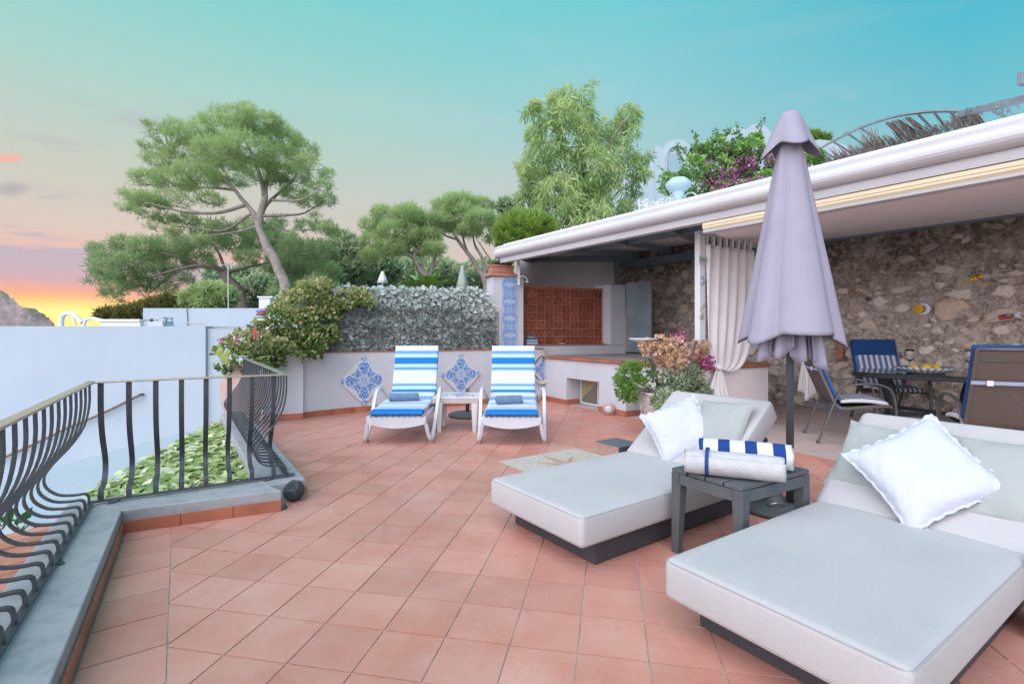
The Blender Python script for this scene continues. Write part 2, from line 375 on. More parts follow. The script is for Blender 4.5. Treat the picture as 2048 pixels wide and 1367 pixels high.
cB = k.mix(k.math('MULTIPLY', k.ramp(k.noise(P_, 9, 6, .65, 1.2), [(.55,0),(.8,1)]), .35), cB, (.58,.40,.34))
cB = k.mix(k.math('MULTIPLY', k.ramp(k.noise(P_, 2.1, 9, .7, .5), [(.56,0),(.70,1)]), .55), cB, (.40,.13,.09))
cB = k.mix(k.math('MULTIPLY', k.ramp(k.noise(P_, 60, 3, .6), [(.66,0),(.72,1)]), .4), cB, (.30,.14,.11))
cC = k.mix(1.0, cB, k.mix(k.rnd(), (.90,.89,.88), (1.07,1.08,1.09)), 'MULTIPLY')
k.pr(cC, k.ramp(k.noise(P_, 4, 4), [(.3,.30),(.7,.55)]), k.bump(k.noise(P_, 35, 5), .18), spec=.5)
TILE = k.m
GROUT = mat('floor_grout', (.58,.52,.49), (.36,.31,.29), 8, .9)
k = NT('pale_floor_tile'); P_ = k.pos()
cA = k.mix(k.ramp(k.noise(P_, 5, 5), [(.3,0),(.7,1)]), (.56,.46,.43), (.50,.40,.375))
k.pr(k.mix(1.0, cA, k.mix(k.rnd(), (.93,.92,.92), (1.05,1.04,1.04)), 'MULTIPLY'), .5, k.bump(k.noise(P_, 30, 4), .1)); PALE = k.m

floor = struct(MB().prism([(-6,.2),(7,.2),(7,12.5),(-6,12.5)], -.2, -.005).build('floor', GROUT)) if False else None
fl = [(-.37,.25),(5.6,.25),(6.6,6.0),(3.0,11.2),(.3,9.4),(-3.5,7.2),(-3.66,6.9),tuple(K3s+K3d*.0),tuple(K2e),tuple(KC),(-1.0,.9)]
mb = MB()
def slab(poly, z0, z1): mb.prism(poly, z0, z1)
slab([tuple(KC), (-.60,.25), (-.1,-1), (6.3,-1), (6.6,6.0), (3.0,11.2), (.3,9.6), (-3.7,7.3), (-3.66,6.9), tuple(K3s), tuple(K2e)], -.25, -.006)
floor = struct(mb.build('floor', GROUT))
pieces = []
GAP = .0032
for i in range(-26, 26):
    for j in range(-13, 34):
        q = [tile_xy(i+a, j+b) for a, b in ((0,0),(1,0),(1,1),(0,1))]
        c = (sum(p[0] for p in q)/4, sum(p[1] for p in q)/4)
        if c[1] < -.9 or c[0] > 6.2 or behind_wall(c): continue
        q = [(c[0]+(p[0]-c[0])*(1-2*GAP/T), c[1]+(p[1]-c[1])*(1-2*GAP/T)) for p in q]
        got = []
        for hs in ([h_sl, h_k2f, h_red], [h_k2b, h_k3, h_red]):
            r = clipm(q, hs)
            if r and area(r) > 4e-5: got.append(r)
        if not got: continue
        pieces.append((math.hypot(c[0], c[1])+(0 if in_view(c, 0) else 50), got))
# border strip of tiles along the first kerb
n1 = Vector((.846,.533)); d1 = Vector((-.533,.846))
for s_ in np.arange(-.35, 3.0, T):
    a0 = KC-K1d*0
    q = []
    for (u, v) in ((0,-.02),(1,-.02),(1,.4),(0,.4)):
        p = KC + K1d*(s_+(T-.007)*u-.0) + n1*v + d1*0.05*v
        q.append((p.x, p.y))
    r = clipm(q, [(SLp, (-.833,-.552)), h_k2f, (tuple(KC+n1*.02), tuple(n1))])
    r2 = clipm(r, [((SLp[0]-.006*.833, SLp[1]-.006*.552), (-.833,-.552))]) if r else None
    if r2 and area(r2) > 1e-4: pieces.append((1.0, [r2]))
pieces.sort(key=lambda t: t[0])
def tile_mb(got, b, dz=0):
    for r in got: b.prism(r, -.016, dz)
    return b
for d, got in pieces[:296]:
    dz = random.uniform(-.0012, .0012)
    tile_mb(got, MB(), dz).build('tile', TILE, floor)
b = MB()
for d, got in pieces[296:]: tile_mb(got, b, random.uniform(-.0012,.0012))
tag(b.build('tile', TILE, floor), kind='stuff')
# pale dining floor
din = struct(MB().prism([tuple(Vector(PALp)+PALd*-4.2), tuple(Vector(PALp)+PALd*6.6), (8.5,-1), (8.6,3.0), (7.2,6.0), (4.5,10)], -.2, -.0045).build('dining_floor', GROUT))
T2 = .33; cnt = 0; prs = []
for i in range(-4, 16):
    for j in range(-14, 21):
        o = Vector(PALp)
        a = Vector((.87,.5)); bb = PALd
        q = [(o+a*(i+u)*T2+bb*(j+v)*T2) for u, v in ((0,0),(1,0),(1,1),(0,1))]
        c = sum(q, Vector((0,0)))/4
        if c.x*.81+c.y*.58 > 8.9: continue
        q = [tuple(c+(p-c)*(1-.006/T2)) for p in q]
        r = clipm(q, [h_pale])
        if r and area(r) > 1e-4: prs.append((c.length+(0 if in_view(c, 0) else 50), r))
prs.sort(key=lambda t: t[0])
for d, r in prs[:280]: tile_mb([r], MB(), .0005).build('tile', PALE, din)
b = MB()
for d, r in prs[280:]: tile_mb([r], b, .0005)
if b.v: tag(b.build('tile', PALE, din), kind='stuff')
# mosaic inset
mo = Vector((-.126,4.67)); mu = Vector((.816,.578)); mv = Vector((.578,-.816)); MS = .95
def mxy(u, v): p = mo+mu*u*MS+mv*v*MS; return (p.x, p.y)
k = NT('terrazzo_mosaic'); P_ = k.pos()
vo = k.n('ShaderNodeTexVoronoi', feature='DISTANCE_TO_EDGE'); vo.inputs['Scale'].default_value = 42; k.L.new(P_, vo.inputs[0])
vc = k.n('ShaderNodeTexVoronoi'); vc.inputs['Scale'].default_value = 42; k.L.new(P_, vc.inputs[0])
cc = k.mix(k.math('MULTIPLY', vc.outputs['Color'], 1.0), (.62,.57,.50), (.44,.42,.38))
k.pr(k.mix(k.ramp(vo.outputs['Distance'], [(.02,0),(.07,1)]), (.34,.30,.27), cc), .6, k.bump(vo.outputs['Distance'], .3)); MOS = k.m
mosaic = struct(MB().prism([mxy(0,0),mxy(0,1),mxy(1,1),mxy(1,0)], .0015, .0045).build('mosaic_floor', MOS))
ST1 = mat('beige_marble_piece', (.55,.42,.33), (.48,.36,.28), 8, .5); ST2 = mat('pink_marble_piece', (.46,.30,.24), (.40,.25,.2), 8, .5)
for q in range(8):
    a = q*PI/4; r1 = .46 if q % 2 == 0 else .33; r2 = .14
    for sgn, m_ in ((1, ST1), (-1, ST2)):
        tip = (.5+r1*math.cos(a), .5+r1*math.sin(a)); sd = (.5+r2*math.cos(a+sgn*PI/8), .5+r2*math.sin(a+sgn*PI/8))
        pl = [mxy(.5,.5), mxy(*tip), mxy(*sd)]
        if sgn > 0: pl = pl[::-1]
        MB().prism(pl, .002, .0085).build('marble_piece', m_, mosaic)

# ================================================================ FAR GROUND, SEA, CLIFF
LAND = mat('dry_hillside', (.16,.16,.11), (.10,.12,.07), .05, .95)
bm_n = 60
def terrain():
    xs = np.concatenate([np.linspace(-1450,-100,12), np.linspace(-80,80,40), np.linspace(100,1450,12)]); ys = np.concatenate([np.linspace(-400,0,4), np.linspace(6,90,40), np.linspace(110,1450,10)])
    V = []; 
    for y in ys:
        for x in xs:
            z = -3.2
            if y > 12: z += .10*(y-12)*np.exp(-((x-4)/24)**2)*(1 if y < 60 else 60/y*1.0) if y < 300 else 0
            if y > 14 and x > 5: z += min(9, .35*(y-14))*min(1,(x-5)/10) if y < 120 else 0
            if y <= 12.1: z = -3.2
            z -= max(0, min(80, (-x-30)*.5)) if x < -30 else 0
            z -= max(0, min(80, (y-150)*.3)) if y > 150 else 0
            z = max(z, -70)
            V.append((x, y, z + .5*math.sin(x*.3)*math.cos(y*.27)*(y > 20)))
    nx = len(xs); Fc = [(a*nx+b_, a*nx+b_+1, a*nx+nx+b_+1, a*nx+nx+b_) for a in range(len(ys)-1) for b_ in range(nx-1)]
    return np_mesh('ground', np.array(V), np.array(Fc), LAND, smooth=True)
struct(terrain())
k = NT('evening_sea'); k.pr((.05,.10,.14), .12, k.bump(k.noise(k.pos(), .05, 4), .4, 2)); SEA = k.m
struct(MB().add([(-1480,-1480,-60),(1480,-1480,-60),(1480,1480,-60),(-1480,1480,-60)], [(0,1,2,3)]).build('sea', SEA))
# rocky cliff beyond the bay
k = NT('limestone_cliff'); P_ = k.pos()
rk = k.mix(k.ramp(k.noise(P_, .045, 8, .65), [(.4,0),(.6,1)]), (.42,.33,.33), (.28,.22,.22))
rk = k.mix(k.ramp(k.noise(P_, .02, 7, .7), [(.50,0),(.58,1)]), rk, (.17,.16,.13))
k.pr(rk, .95, k.bump(k.noise(P_, .12, 8, .7), 1, 3)); CLF = k.m
def cliff():
    V = []; nx, nz_ = 380, 46; Y0 = 420
    prof = [(-120,545),(-40,566),(0,578),(18,592),(30,602),(60,610),(85,622),(108,638),(116,655),(124,675),(140,700),(200,730)]
    for i in range(nx):
        px = -1500+ (1720)*i/(nx-1)
        top = np.interp(px, [p[0] for p in prof], [p[1] for p in prof]) if px > -120 else 545-(-120-px)*.06+14*math.sin(px*.013)
        zt = H-(top-HY)*Y0/F
        for j in range(nz_):
            t = j/(nz_-1)
            z = -62+(zt+62)*t; yv = Y0+26*t**1.5; x = (px-CX)/F*yv
            nn = 5*math.sin(x*.11+z*.05)+3*math.sin(x*.31+z*.22+1)+2*math.sin(x*.7+z*.6)+rng.normal()*.9
            V.append((x, yv+nn*(1-t*.3), z+(rng.normal()*.7 if t > .9 else 0)))
    Fc = [(a*nz_+b_, a*nz_+nz_+b_, a*nz_+nz_+b_+1, a*nz_+b_+1) for a in range(nx-1) for b_ in range(nz_-1)]
    return np_mesh('cliff', np.array(V), np.array(Fc), CLF)
cl_o = struct(cliff()); tag(cl_o, 'steep grey limestone headland dropping to the bay beneath the sunset', 'cliff')

# ================================================================ KERB
kerb = tag(empty('kerb', (0,0,0), label='low grey painted kerb with terracotta skirting under the iron railing', cat='kerb'))
kz = .137
KW = .30
def off(p, n, d): return p+n*d
o1 = Vector((-.846,-.533)); o2 = Vector((-K2d.y,K2d.x)); o3 = Vector((-.832,-.555))
def isect(p, d, q, e):
    den = d.x*e.y-d.y*e.x; t = ((q.x-p.x)*e.y-(q.y-p.y)*e.x)/den; return p+d*t
OC = isect(KC+o1*KW, K1d, KC+o2*.34, K2d); O3 = isect(KC+o2*.34, K2d, K3s+o3*KW, K3d)
def wall_top(name, poly, z0, z1, m, par, bev=.006): return MB().prism(poly, z0, z1).build(name, m, par, bev=bev)
E1 = KC+K1d*3.2
wall_top('coping', [tuple(KC), tuple(E1), tuple(E1+o1*KW), tuple(OC)][::-1], -.5, kz, GREYP, kerb)
wall_top('coping', [tuple(K2e), tuple(KC+K2d*.0005), tuple(OC+K2d*.0005), tuple(O3)][::-1], -.5, kz-.001, GREYP, kerb)
K3e = K3s+K3d*3.75
wall_top('coping', [tuple(K3e), tuple(K3s), tuple(K3s+Vector((-.20,-.16))), tuple(O3+Vector((.0,.003))), tuple(K3e+o3*KW)][::-1], -.5, kz+.001, GREYP, kerb)
def skirt_run(a, b_, nrm, n, par, z=.074, th=.014, m=SKIRT):
    a = Vector(a[:2]); b_ = Vector(b_[:2]); d = (b_-a); Ln = d.length; d.normalize(); L1 = Ln/n
    for q in range(n):
        p = a+d*(L1*q+.0015); p2 = a+d*(L1*(q+1)-.0015)
        MB().prism([tuple(p), tuple(p2), tuple(p2+nrm*th), tuple(p+nrm*th)][::(1 if (d.x*nrm.y-d.y*nrm.x) > 0 else -1)], -.004, z*random.uniform(.985,1.01)).build('skirting_tile', m, par, bev=.002)
skirt_run(KC+(-o1)*.0, E1, -o1, 12, kerb); skirt_run(KC+K2d*.012, K2e, -o2, 3, kerb); skirt_run(K3s+K3d*.0, K3s+K3d*.10, -o3, 1, kerb)
# brick ledge outside
ledge = empty('brick_ledge', label='ledge of old terracotta bricks outside the railing at lower left', cat='ledge')
MB().prism([tuple(E1+o1*KW), tuple(OC+o1*0), tuple(OC+o1*.40), tuple(E1+o1*(KW+.40))], -.6, -.035).build('mortar_bed', mat('bed_mortar', (.55,.53,.52), (.42,.4,.38), 20, .9, .4), ledge)
for q in range(26):
    p = OC+K1d*(.04+q*.107); t = random.uniform(-.01,.012); L1 = .34+random.uniform(-.03,.03)
    M_ = Matrix.Rotation(math.atan2(o1.y, o1.x)+random.uniform(-.05,.05)+.18, 3, 'Z') @ Matrix.Rotation(random.uniform(-.05,.05), 3, 'X') @ Matrix.Rotation(.05, 3, 'Y')
    MB().box((*(p+o1*(.02+L1/2)), -.02+t), (L1, .098, .05), M=M_).build('brick', TERRA, ledge, bev=.008)

# ================================================================ RAILING
rail = empty('railing', label='curved charcoal wrought iron railing with bulging bars along the kerb', cat='railing')
A0 = Vector((-2.60,3.10)); A1 = A0+K1d*3.0; B1 = Vector((-1.655,3.70)); C1 = Vector((-3.37,6.29)); ZT, ZB = .887, .155
d2 = (B1-A0).normalized(); oo2 = Vector((-d2.y, d2.x))
prof = catmull([(0,ZT,0),(0,.76,0),(.025,.63,0),(.085,.52,0),(.165,.42,0),(.205,.35,0),(.195,.285,0),(.14,.235,0),(.07,.222,0),(.022,.222,0),(.004,.205,0),(0,ZB,0)], 3)
def bar(p, on, side):
    j = random.uniform(-.004,.004)
    pts = [Vector((p.x+on.x*q.x, p.y+on.y*q.x, q.y)) for q in prof]
    MB().strip(pts, (side.x+j, side.y, 0), .030, .009).build('bar', IRON, rail)
def v3(p, z): return Vector((p.x, p.y, z))
def rail_run(a, b_, on, n, s0=.5, hi=.046):
    d = (b_-a); Ln = d.length; d.normalize()
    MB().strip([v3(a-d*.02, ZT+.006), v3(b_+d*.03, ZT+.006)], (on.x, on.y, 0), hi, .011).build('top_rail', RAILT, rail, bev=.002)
    MB().strip([v3(a, ZB), v3(b_+d*.05, ZB)], (on.x, on.y, 0), .03, .010).build('bottom_rail', IRON, rail)
    for q in range(n): bar(a+d*(Ln*(q+s0)/n), on, d)
RAILT = mat('sunset_tinted_rail_metal', (.74,.67,.54), (.60,.55,.46), 30, .32, .1, 90, metal=1)  # cream base colour paints the sunset reflection onto the top rail
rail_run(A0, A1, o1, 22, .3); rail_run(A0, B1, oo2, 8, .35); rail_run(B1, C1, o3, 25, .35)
for p, on in ((A0+K1d*.95, -o1), (A0+d2*.10, -oo2), (A0+d2*.98, -oo2)):   # feet under the bottom rail
    MB().beam(v3(p, ZB), v3(p+on*.035, kz-.002), .03, .008).build('bracket', IRON, rail)
    MB().beam(v3(p+Vector((-on.y, on.x))*.06, ZB), v3(p+on*.035, kz-.002), .01, .008).build('bracket', IRON, rail)

# ================================================================ TERRACE END WALL (with hedge, tiles)
CAPZ = .905
wpts = [Vector(p) for p in ((-3.32,6.86),(-2.95,7.05),(-2.23,7.66),(-1.2,8.12),(-.2,8.60),(.56,8.98))]
wall = empty('terrace_wall', label='low white plastered terrace wall with blue tile diamonds and thin terracotta cap', cat='wall')
def thick(pts, th):
    out = []
    for i, p in enumerate(pts):
        d = (pts[min(i+1,len(pts)-1)]-pts[max(i-1,0)]).normalized(); out.append(p+Vector((-d.y, d.x))*th)
    return out
sm = [Vector((p.x, p.y)) for p in catmull([(p.x,p.y,0) for p in wpts[1:]], 6)]
bk = thick(sm, .28)
for i in range(1): 
    MB().prism([tuple(p) for p in sm+bk[::-1]], -.2, CAPZ).build('wall_body', WHITE, wall)
front = thick(sm, -.015); bk2 = thick(sm, .30)
MB().prism([tuple(p) for p in front+bk2[::-1]], CAPZ+.001, CAPZ+.018).build('terracotta_cap', SKIRT, wall)
MB().prism([tuple(wpts[0]+Vector((-.05,-.06))), tuple(wpts[1]+Vector((.05,-.07))), tuple(wpts[1]+Vector((-.12,.3))), tuple(wpts[0]+Vector((-.2,.25)))], -.2, CAPZ-.01).build('pier', WHITE, wall)
seg = [i for i in range(0, len(sm)-1)]
for i in range(0, len(sm)-1):
    a, b_ = sm[i], sm[i+1]; d = (b_-a).normalized(); skirt_run(a, b_, Vector((d.y,-d.x)), 1 if (b_-a).length < .3 else 2, wall, .085)
a, b_ = wpts[0]+Vector((-.05,-.06)), wpts[1]+Vector((.05,-.07)); d = (b_-a).normalized(); skirt_run(a, b_, Vector((d.y,-d.x)), 2, wall, .085)
def wall_at(px):
    """point on the wall front seen in column px, plus tangent"""
    k_ = (px-CX)/F
    for i in range(len(sm)-1):
        a, b_ = sm[i], sm[i+1]; fa = a.x-k_*a.y; fb = b_.x-k_*b_.y
        if fa <= 0 <= fb: t = fa/(fa-fb); return a+(b_-a)*t, (b_-a).normalized()
    return (sm[0] if k_ < 0 else sm[-1]), (sm[1]-sm[0]).normalized()
# azulejo material : uv in [-1,1] around each medallion
def azulejo(name, bg=(.66,.70,.77), rot=0):
    k = NT(name); sp = k.n('ShaderNodeSeparateXYZ'); k.L.new(k.uv(), sp.inputs[0]); x, y = sp.outputs[0], sp.outputs[1]
    def hyp(a, b_): return k.math('SQRT', k.math('ADD', k.math('MULTIPLY', a, a), k.math('MULTIPLY', b_, b_)))
    def band(v, lo, hi, e=.02):
        return k.math('MULTIPLY', k.math('MULTIPLY', k.math('SUBTRACT', v, lo), 1/e, True), k.math('MULTIPLY', k.math('SUBTRACT', hi, v), 1/e, True))
    r = hyp(x, y); th = k.math('ARCTAN2', y, x)
    c4 = k.math('COSINE', k.math('MULTIPLY', th, 4)); c8 = k.math('COSINE', k.math('MULTIPLY', th, 8)); c40 = k.math('COSINE', k.math('MULTIPLY', th, 40))
    # broad leaves: eight lobes with scalloped edge, white gaps between them
    edge = k.math('ADD', k.math('ADD', .93, k.math('MULTIPLY', c4, -.20)), k.math('MULTIPLY', c40, .03))
    gap = k.math('MULTIPLY', k.math('SUBTRACT', k.math('ADD', c8, 1.0), .03), 12, True)
    lf = k.math('MULTIPLY', band(r, .33, edge), gap)
    core = band(r, .06, k.math('ADD', .20, k.math('MULTIPLY', c8, .04))); ring = band(r, .25, .30, .01)
    cx_ = k.math('SUBTRACT', k.math('ABSOLUTE', x), 1.0); cy_ = k.math('SUBTRACT', k.math('ABSOLUTE', y), 1.0)
    rc = hyp(cx_, cy_); thc = k.math('ARCTAN2', cy_, cx_); cc = k.math('COSINE', k.math('MULTIPLY', thc, 12))
    corner = band(rc, .05, k.math('ADD', .24, k.math('MULTIPLY', cc, .05)))
    blue = k.math('MAXIMUM', k.math('MAXIMUM', lf, core), k.math('MAXIMUM', ring, corner), True)
    # engraved light veins
    w1 = k.math('SINE', k.math('ADD', k.math('MULTIPLY', th, 16), k.math('MULTIPLY', r, 9))); w2 = k.math('SINE', k.math('SUBTRACT', k.math('MULTIPLY', r, 34), k.math('MULTIPLY', c8, 2.2)))
    vein = k.math('MULTIPLY', k.math('SUBTRACT', k.math('MULTIPLY', w1, w2), .25), 3, True)
    nz_ = k.noise(k.uv(), 6, 4)
    dark = k.mix(k.ramp(nz_, [(.38,0),(.62,1)]), (.075,.17,.46), (.18,.36,.66))
    col = k.mix(blue, bg, dark); col = k.mix(k.math('MULTIPLY', k.math('MULTIPLY', blue, vein), .8), col, (.55,.64,.80))
    k.pr(col, .25, spec=.4); return k.m
AZ = azulejo('blue_majolica_pattern', (.58,.61,.66)); AZ2 = azulejo('blue_majolica_pattern_dense', (.42,.50,.66))
def tile_plane(name, o, ux, uz, sz, uvr, m, par, th=.012, gap=.0015):
    """tile with corner o, edge vectors ux, uz (unit, 3D); uvr=(u0,v0,u1,v1)"""
    nrm = ux.cross(uz).normalized(); ux = ux*(sz-gap); uz = uz*(sz-gap)
    v = [o, o+ux, o+ux+uz, o+uz]; v2 = [p+nrm*th for p in v]
    me = bpy.data.meshes.new(name); me.from_pydata([tuple(p) for p in v2+v], [], [(0,1,2,3),(4,5,1,0),(5,6,2,1),(6,7,3,2),(7,4,0,3)])
    uvl = me.uv_layers.new(name='UVMap'); u0,v0,u1,v1 = uvr; uvs = [(u0,v0),(u1,v0),(u1,v1),(u0,v1)]
    for p in me.polygons:
        for li, vi in zip(p.loop_indices, p.vertices): uvl.data[li].uv = uvs[vi % 4]
    me.materials.append(m); return link(name, me, None, par)
def diamond(px, py, hw, yz):
    p, t = wall_at(px); y = p.y; z = H-(py-HY)*y/F; s_ = hw*y/F*1.12   # half diagonal
    tt = Vector((t.x, t.y, 0)); up = Vector((0,0,1)); e1 = (tt+up).normalized(); e2 = (up-tt).normalized()
    side = s_*math.sqrt(2)/4; n_ = Vector((t.y,-t.x,0))
    o = Vector((p.x, p.y, z))+n_*.016-up*s_
    for i in range(4):
        for j in range(4):
            if (i, j) in (): continue
            tile_plane('tile', o+e1*side*i+e2*side*j, e1, e2, side, (-1.05+i*.525, -1.05+j*.525, -.525+i*.525, -.525+j*.525), AZ, wall)
diamond(727, 760, 44, 0); diamond(921, 748, 38, 0); diamond(1090, 738, 30, 0)

# hedge and wrought iron panels
IV = leafmat('faded_ivy_leaf', [(0,(.20,.26,.23)),(.4,(.40,.46,.43)),(.75,(.54,.59,.58)),(1,(.66,.70,.71))], .2, .45)
hedge = empty('ivy_screen', label='tall screen of faded grey green artificial ivy above the terrace wall', cat='ivy screen')
line = [wall_at(px)[0]+Vector((-wall_at(px)[1].y, wall_at(px)[1].x))*.155 for px in range(604, 1004, 8)]
line = [Vector((p.x, p.y)) for p in line]
tops = lambda px: float(np.interp(px, [600, 640, 700, 960, 975, 985, 1000], [608, 582, 569, 572, 585, 600, 603]))
MB_ = MB(); cs = []; NRM = []
ptop = []
for i, px in enumerate(range(604, 1004, 8)):
    p = line[i]; ptop.append(H-(tops(px)-HY)*p.y/F-.03)
for i in range(len(line)-1):
    a, b_ = line[i], line[i+1]; MB_.add([(a.x,a.y,CAPZ+.02),(b_.x,b_.y,CAPZ+.02),(b_.x,b_.y,ptop[i+1]-.05),(a.x,a.y,ptop[i]-.05),(a.x-.02,a.y+.04,CAPZ+.02),(b_.x-.02,b_.y+.04,CAPZ+.02),(b_.x-.02,b_.y+.04,ptop[i+1]-.05),(a.x-.02,a.y+.04,ptop[i]-.05)], [(0,1,2,3),(5,4,7,6),(3,2,6,7)])
MB_.build('backing', mat('green_plastic_net', (.09,.13,.12), (.20,.25,.24), 14, .8), hedge)
nl = 5200
t_ = rng.uniform(0, len(line)-1.001, nl); ii = t_.astype(int); fr = (t_-ii)[:,None]
Lp = np.array([(p.x,p.y) for p in line]); base = Lp[ii]*(1-fr)+Lp[ii+1]*fr; tp = np.array(ptop)[ii]
zz = CAPZ+.02+(tp-CAPZ+.0)*(rng.uniform(0,1,nl)**.95)
cs = np.column_stack([base[:,0]+rng.uniform(-.02,.03,nl), base[:,1]+rng.uniform(-.02,.05,nl), zz+rng.uniform(-.02,.03,nl)])
ax = np.column_stack([rng.normal(0,.55,nl), rng.normal(-.35,.25,nl), rng.normal(-.75,.45,nl)])
V, Fc = leaves(cs, ax, .085, .8, .08, .35, nrm=np.column_stack([rng.normal(.45,.35,nl), rng.normal(-.9,.3,nl), rng.normal(.3,.3,nl)]))
tag(np_mesh('ivy_leaf', V, Fc, IV, hedge, np.repeat(np.clip(rng.normal(.55,.25,nl),0,1),4)), kind='stuff')
def spiral(c, r, turns, a0, sgn, ux, uz, n=16, r1=.16):
    out = []
    for q in range(n+1):
        t = q/n; rr = r*(1-(1-r1)*t); a = a0+sgn*turns*2*PI*t; out.append(c+ux*math.cos(a)*rr+uz*math.sin(a)*rr)
    return out
scr = empty('wrought_iron_screen', label='black wrought iron panel screen of scrolls in front of the ivy', cat='iron screen')
def scroll_c(par, c, w_, h_, sx, sz, ux, uz, m=IRONP, r=.0062):
    """S shaped scroll: arm from the panel axis ending in two spirals"""
    r1 = .046
    top = c+ux*sx*w_+uz*sz*h_
    sp1 = spiral(top, r1, 1.6, PI/2*(-sz) if True else 0, -sx*sz, ux, uz)
    st_ = sp1[0]
    arm = catmull([c, c+ux*sx*w_*.18+uz*sz*h_*.55, st_-ux*sx*r1*.9+uz*0, st_], 5)
    MB().tube([*arm[:-1], *sp1], r, 4).build('scroll', m, par)
def panel(p0, p1, z0, z1, par, off_=.0):
    d = (p1-p0); W = d.length; d.normalize(); ux = Vector((d.x, d.y, 0)); uz = Vector((0,0,1)); nrm = Vector((d.y,-d.x,0))
    o = Vector((p0.x, p0.y, 0))+nrm*off_; Hh = z1-z0
    cxs = W/2
    for zc, hh, szs in ((z0+Hh*.97, Hh*.2, (-1,)), (z0+Hh*.80, Hh*.16, (1,-1)), (z0+Hh*.42, Hh*.2, (1,-1)), (z0+Hh*.03, Hh*.2, (1,))):
        for cx_, sxs in ((cxs, (1,-1)), (0.0, (1,)), (W, (-1,)))[:(1 if hh < Hh*.17 else 3)]:
            for sx in sxs:
                for sz in szs: scroll_c(par, o+ux*cx_+uz*zc, W*.27 if cx_ == cxs else W*.13, hh*.62, sx, sz, ux, uz)
    MB().tube([o+ux*cxs+uz*z0, o+ux*cxs+uz*z1], .009, 4).build('bar', IRONP, par)
    # large arcs
    for sx in (-1, 1):
        MB().tube(catmull([o+ux*(cxs+sx*W*.02)+uz*(z0+.02), o+ux*(cxs+sx*W*.2)+uz*(z0+Hh*.33), o+ux*(cxs+sx*W*.47)+uz*(z0+Hh*.42)], 6), .0095, 4).build('arc', IRONP, par)
        MB().tube(catmull([o+ux*(cxs+sx*W*.02)+uz*(z0+Hh*.78), o+ux*(cxs+sx*W*.16)+uz*(z0+Hh*.52), o+ux*(cxs+sx*W*.47)+uz*(z0+Hh*.44)], 6), .0095, 4).build('arc', IRONP, par)
PX = [612, 663, 757, 845, 924, 998]
pp = [wall_at(px) for px in PX]; pv = [p+Vector((t.y,-t.x))*-.035 for p, t in pp]
for i, px in enumerate(PX):
    p = pv[i]; zt = H-((597 if 1 <= i <= 4 else 625)-HY)*p.y/F
    if i in (1, 4): MB().tube([(p.x,p.y,CAPZ+.02),(p.x,p.y,zt+.05)], .013 if i == 1 else .010, 6).build('post', IRONP, scr)
    else: MB().tube([(p.x,p.y,CAPZ+.02),(p.x,p.y,zt)], .010, 4).build('bar', IRONP, scr)
for i in range(5):
    z1 = H-((607 if 1 <= i <= 3 else 628)-HY)*pv[i].y/F
    panel(pv[i], pv[i+1], CAPZ+.05, z1, scr)
    a, b_ = pv[i], pv[i+1]
    MB().tube([(a.x,a.y,CAPZ+.045),(b_.x,b_.y,CAPZ+.045)], .008, 4).build('bottom_rail', IRONP, scr)
    if 1 <= i <= 3:
        zr = CAPZ+.05+(z1-CAPZ)*.80; MB().tube([(a.x,a.y,zr),(b_.x,b_.y,zr)], .010, 4).build('rail', IRONP, scr)

# ================================================================ PILLAR WITH BLUE TILES
pw = Vector((.56-.0, 8.98)); pil = empty('tiled_pillar', label='white pillar faced with a tall panel of blue majolica tiles', cat='pillar')
PY = 8.75
def pxx(px, y): return (px-CX)/F*y
x0, x1 = pxx(984, PY), pxx(1046, PY); ztp = H-(552-HY)*PY/F
pd = Vector((.93,.37)).normalized(); pn = Vector((pd.y,-pd.x))
po = Vector((x0, PY)); pw_ = (x1-x0)/pd.x*1.03
MB().prism([tuple(po), tuple(po+pd*pw_), tuple(po+pd*pw_-pn*.3), tuple(po-pn*.3)], .0, ztp).build('shaft', WHITE, pil, bev=.01)
ts = .148; tz0 = H-(704-HY)*PY/F
tx = po+pd*(pw_*.30); nrow = int((H-(562-HY)*PY/F-tz0)/ts)+1
for i in range(2):
    for j in range(nrow):
        u0 = -1.05+i*1.05; v0 = -1.05+(j%2)*1.05
        tile_plane('tile', Vector((tx.x+pd.x*i*ts+pn.x*.002, tx.y+pd.y*i*ts+pn.y*.002, tz0+j*ts)), Vector((pd.x,pd.y,0)), Vector((0,0,1)), ts, (u0,v0,u0+1.05,v0+1.05), AZ2, pil)
MB().prism([tuple(po-pd*.06+pn*.05), tuple(po+pd*(pw_*.80)+pn*.05), tuple(po+pd*(pw_*.80)-pn*.3), tuple(po-pd*.06-pn*.3)], ztp+.002, ztp+.055).build('terracotta_cap', TERRA, pil, bev=.008)
fb = empty('flower_box', (0,0,0), label='terracotta window box with sparse plants on top of the tiled pillar', cat='flower box')
fb0 = po-pd*.02+pn*.02; fz = ztp+.058
q = [tuple(fb0), tuple(fb0+pd*.42), tuple(fb0+pd*.42-pn*.2), tuple(fb0-pn*.2)]
MB().prism(q, fz, fz+.11).build('trough', TERRA, fb, bev=.01)
q2 = [tuple(fb0-pd*.012+pn*.012), tuple(fb0+pd*.432+pn*.012), tuple(fb0+pd*.432-pn*.21), tuple(fb0-pd*.012-pn*.21)]
MB().prism(q2, fz+.111, fz+.14).build('rim', TERRA, fb, bev=.006)
LEAFD = leafmat('mixed_leaf', [(0,(.05,.09,.03)),(.5,(.14,.22,.07)),(1,(.35,.40,.18))])
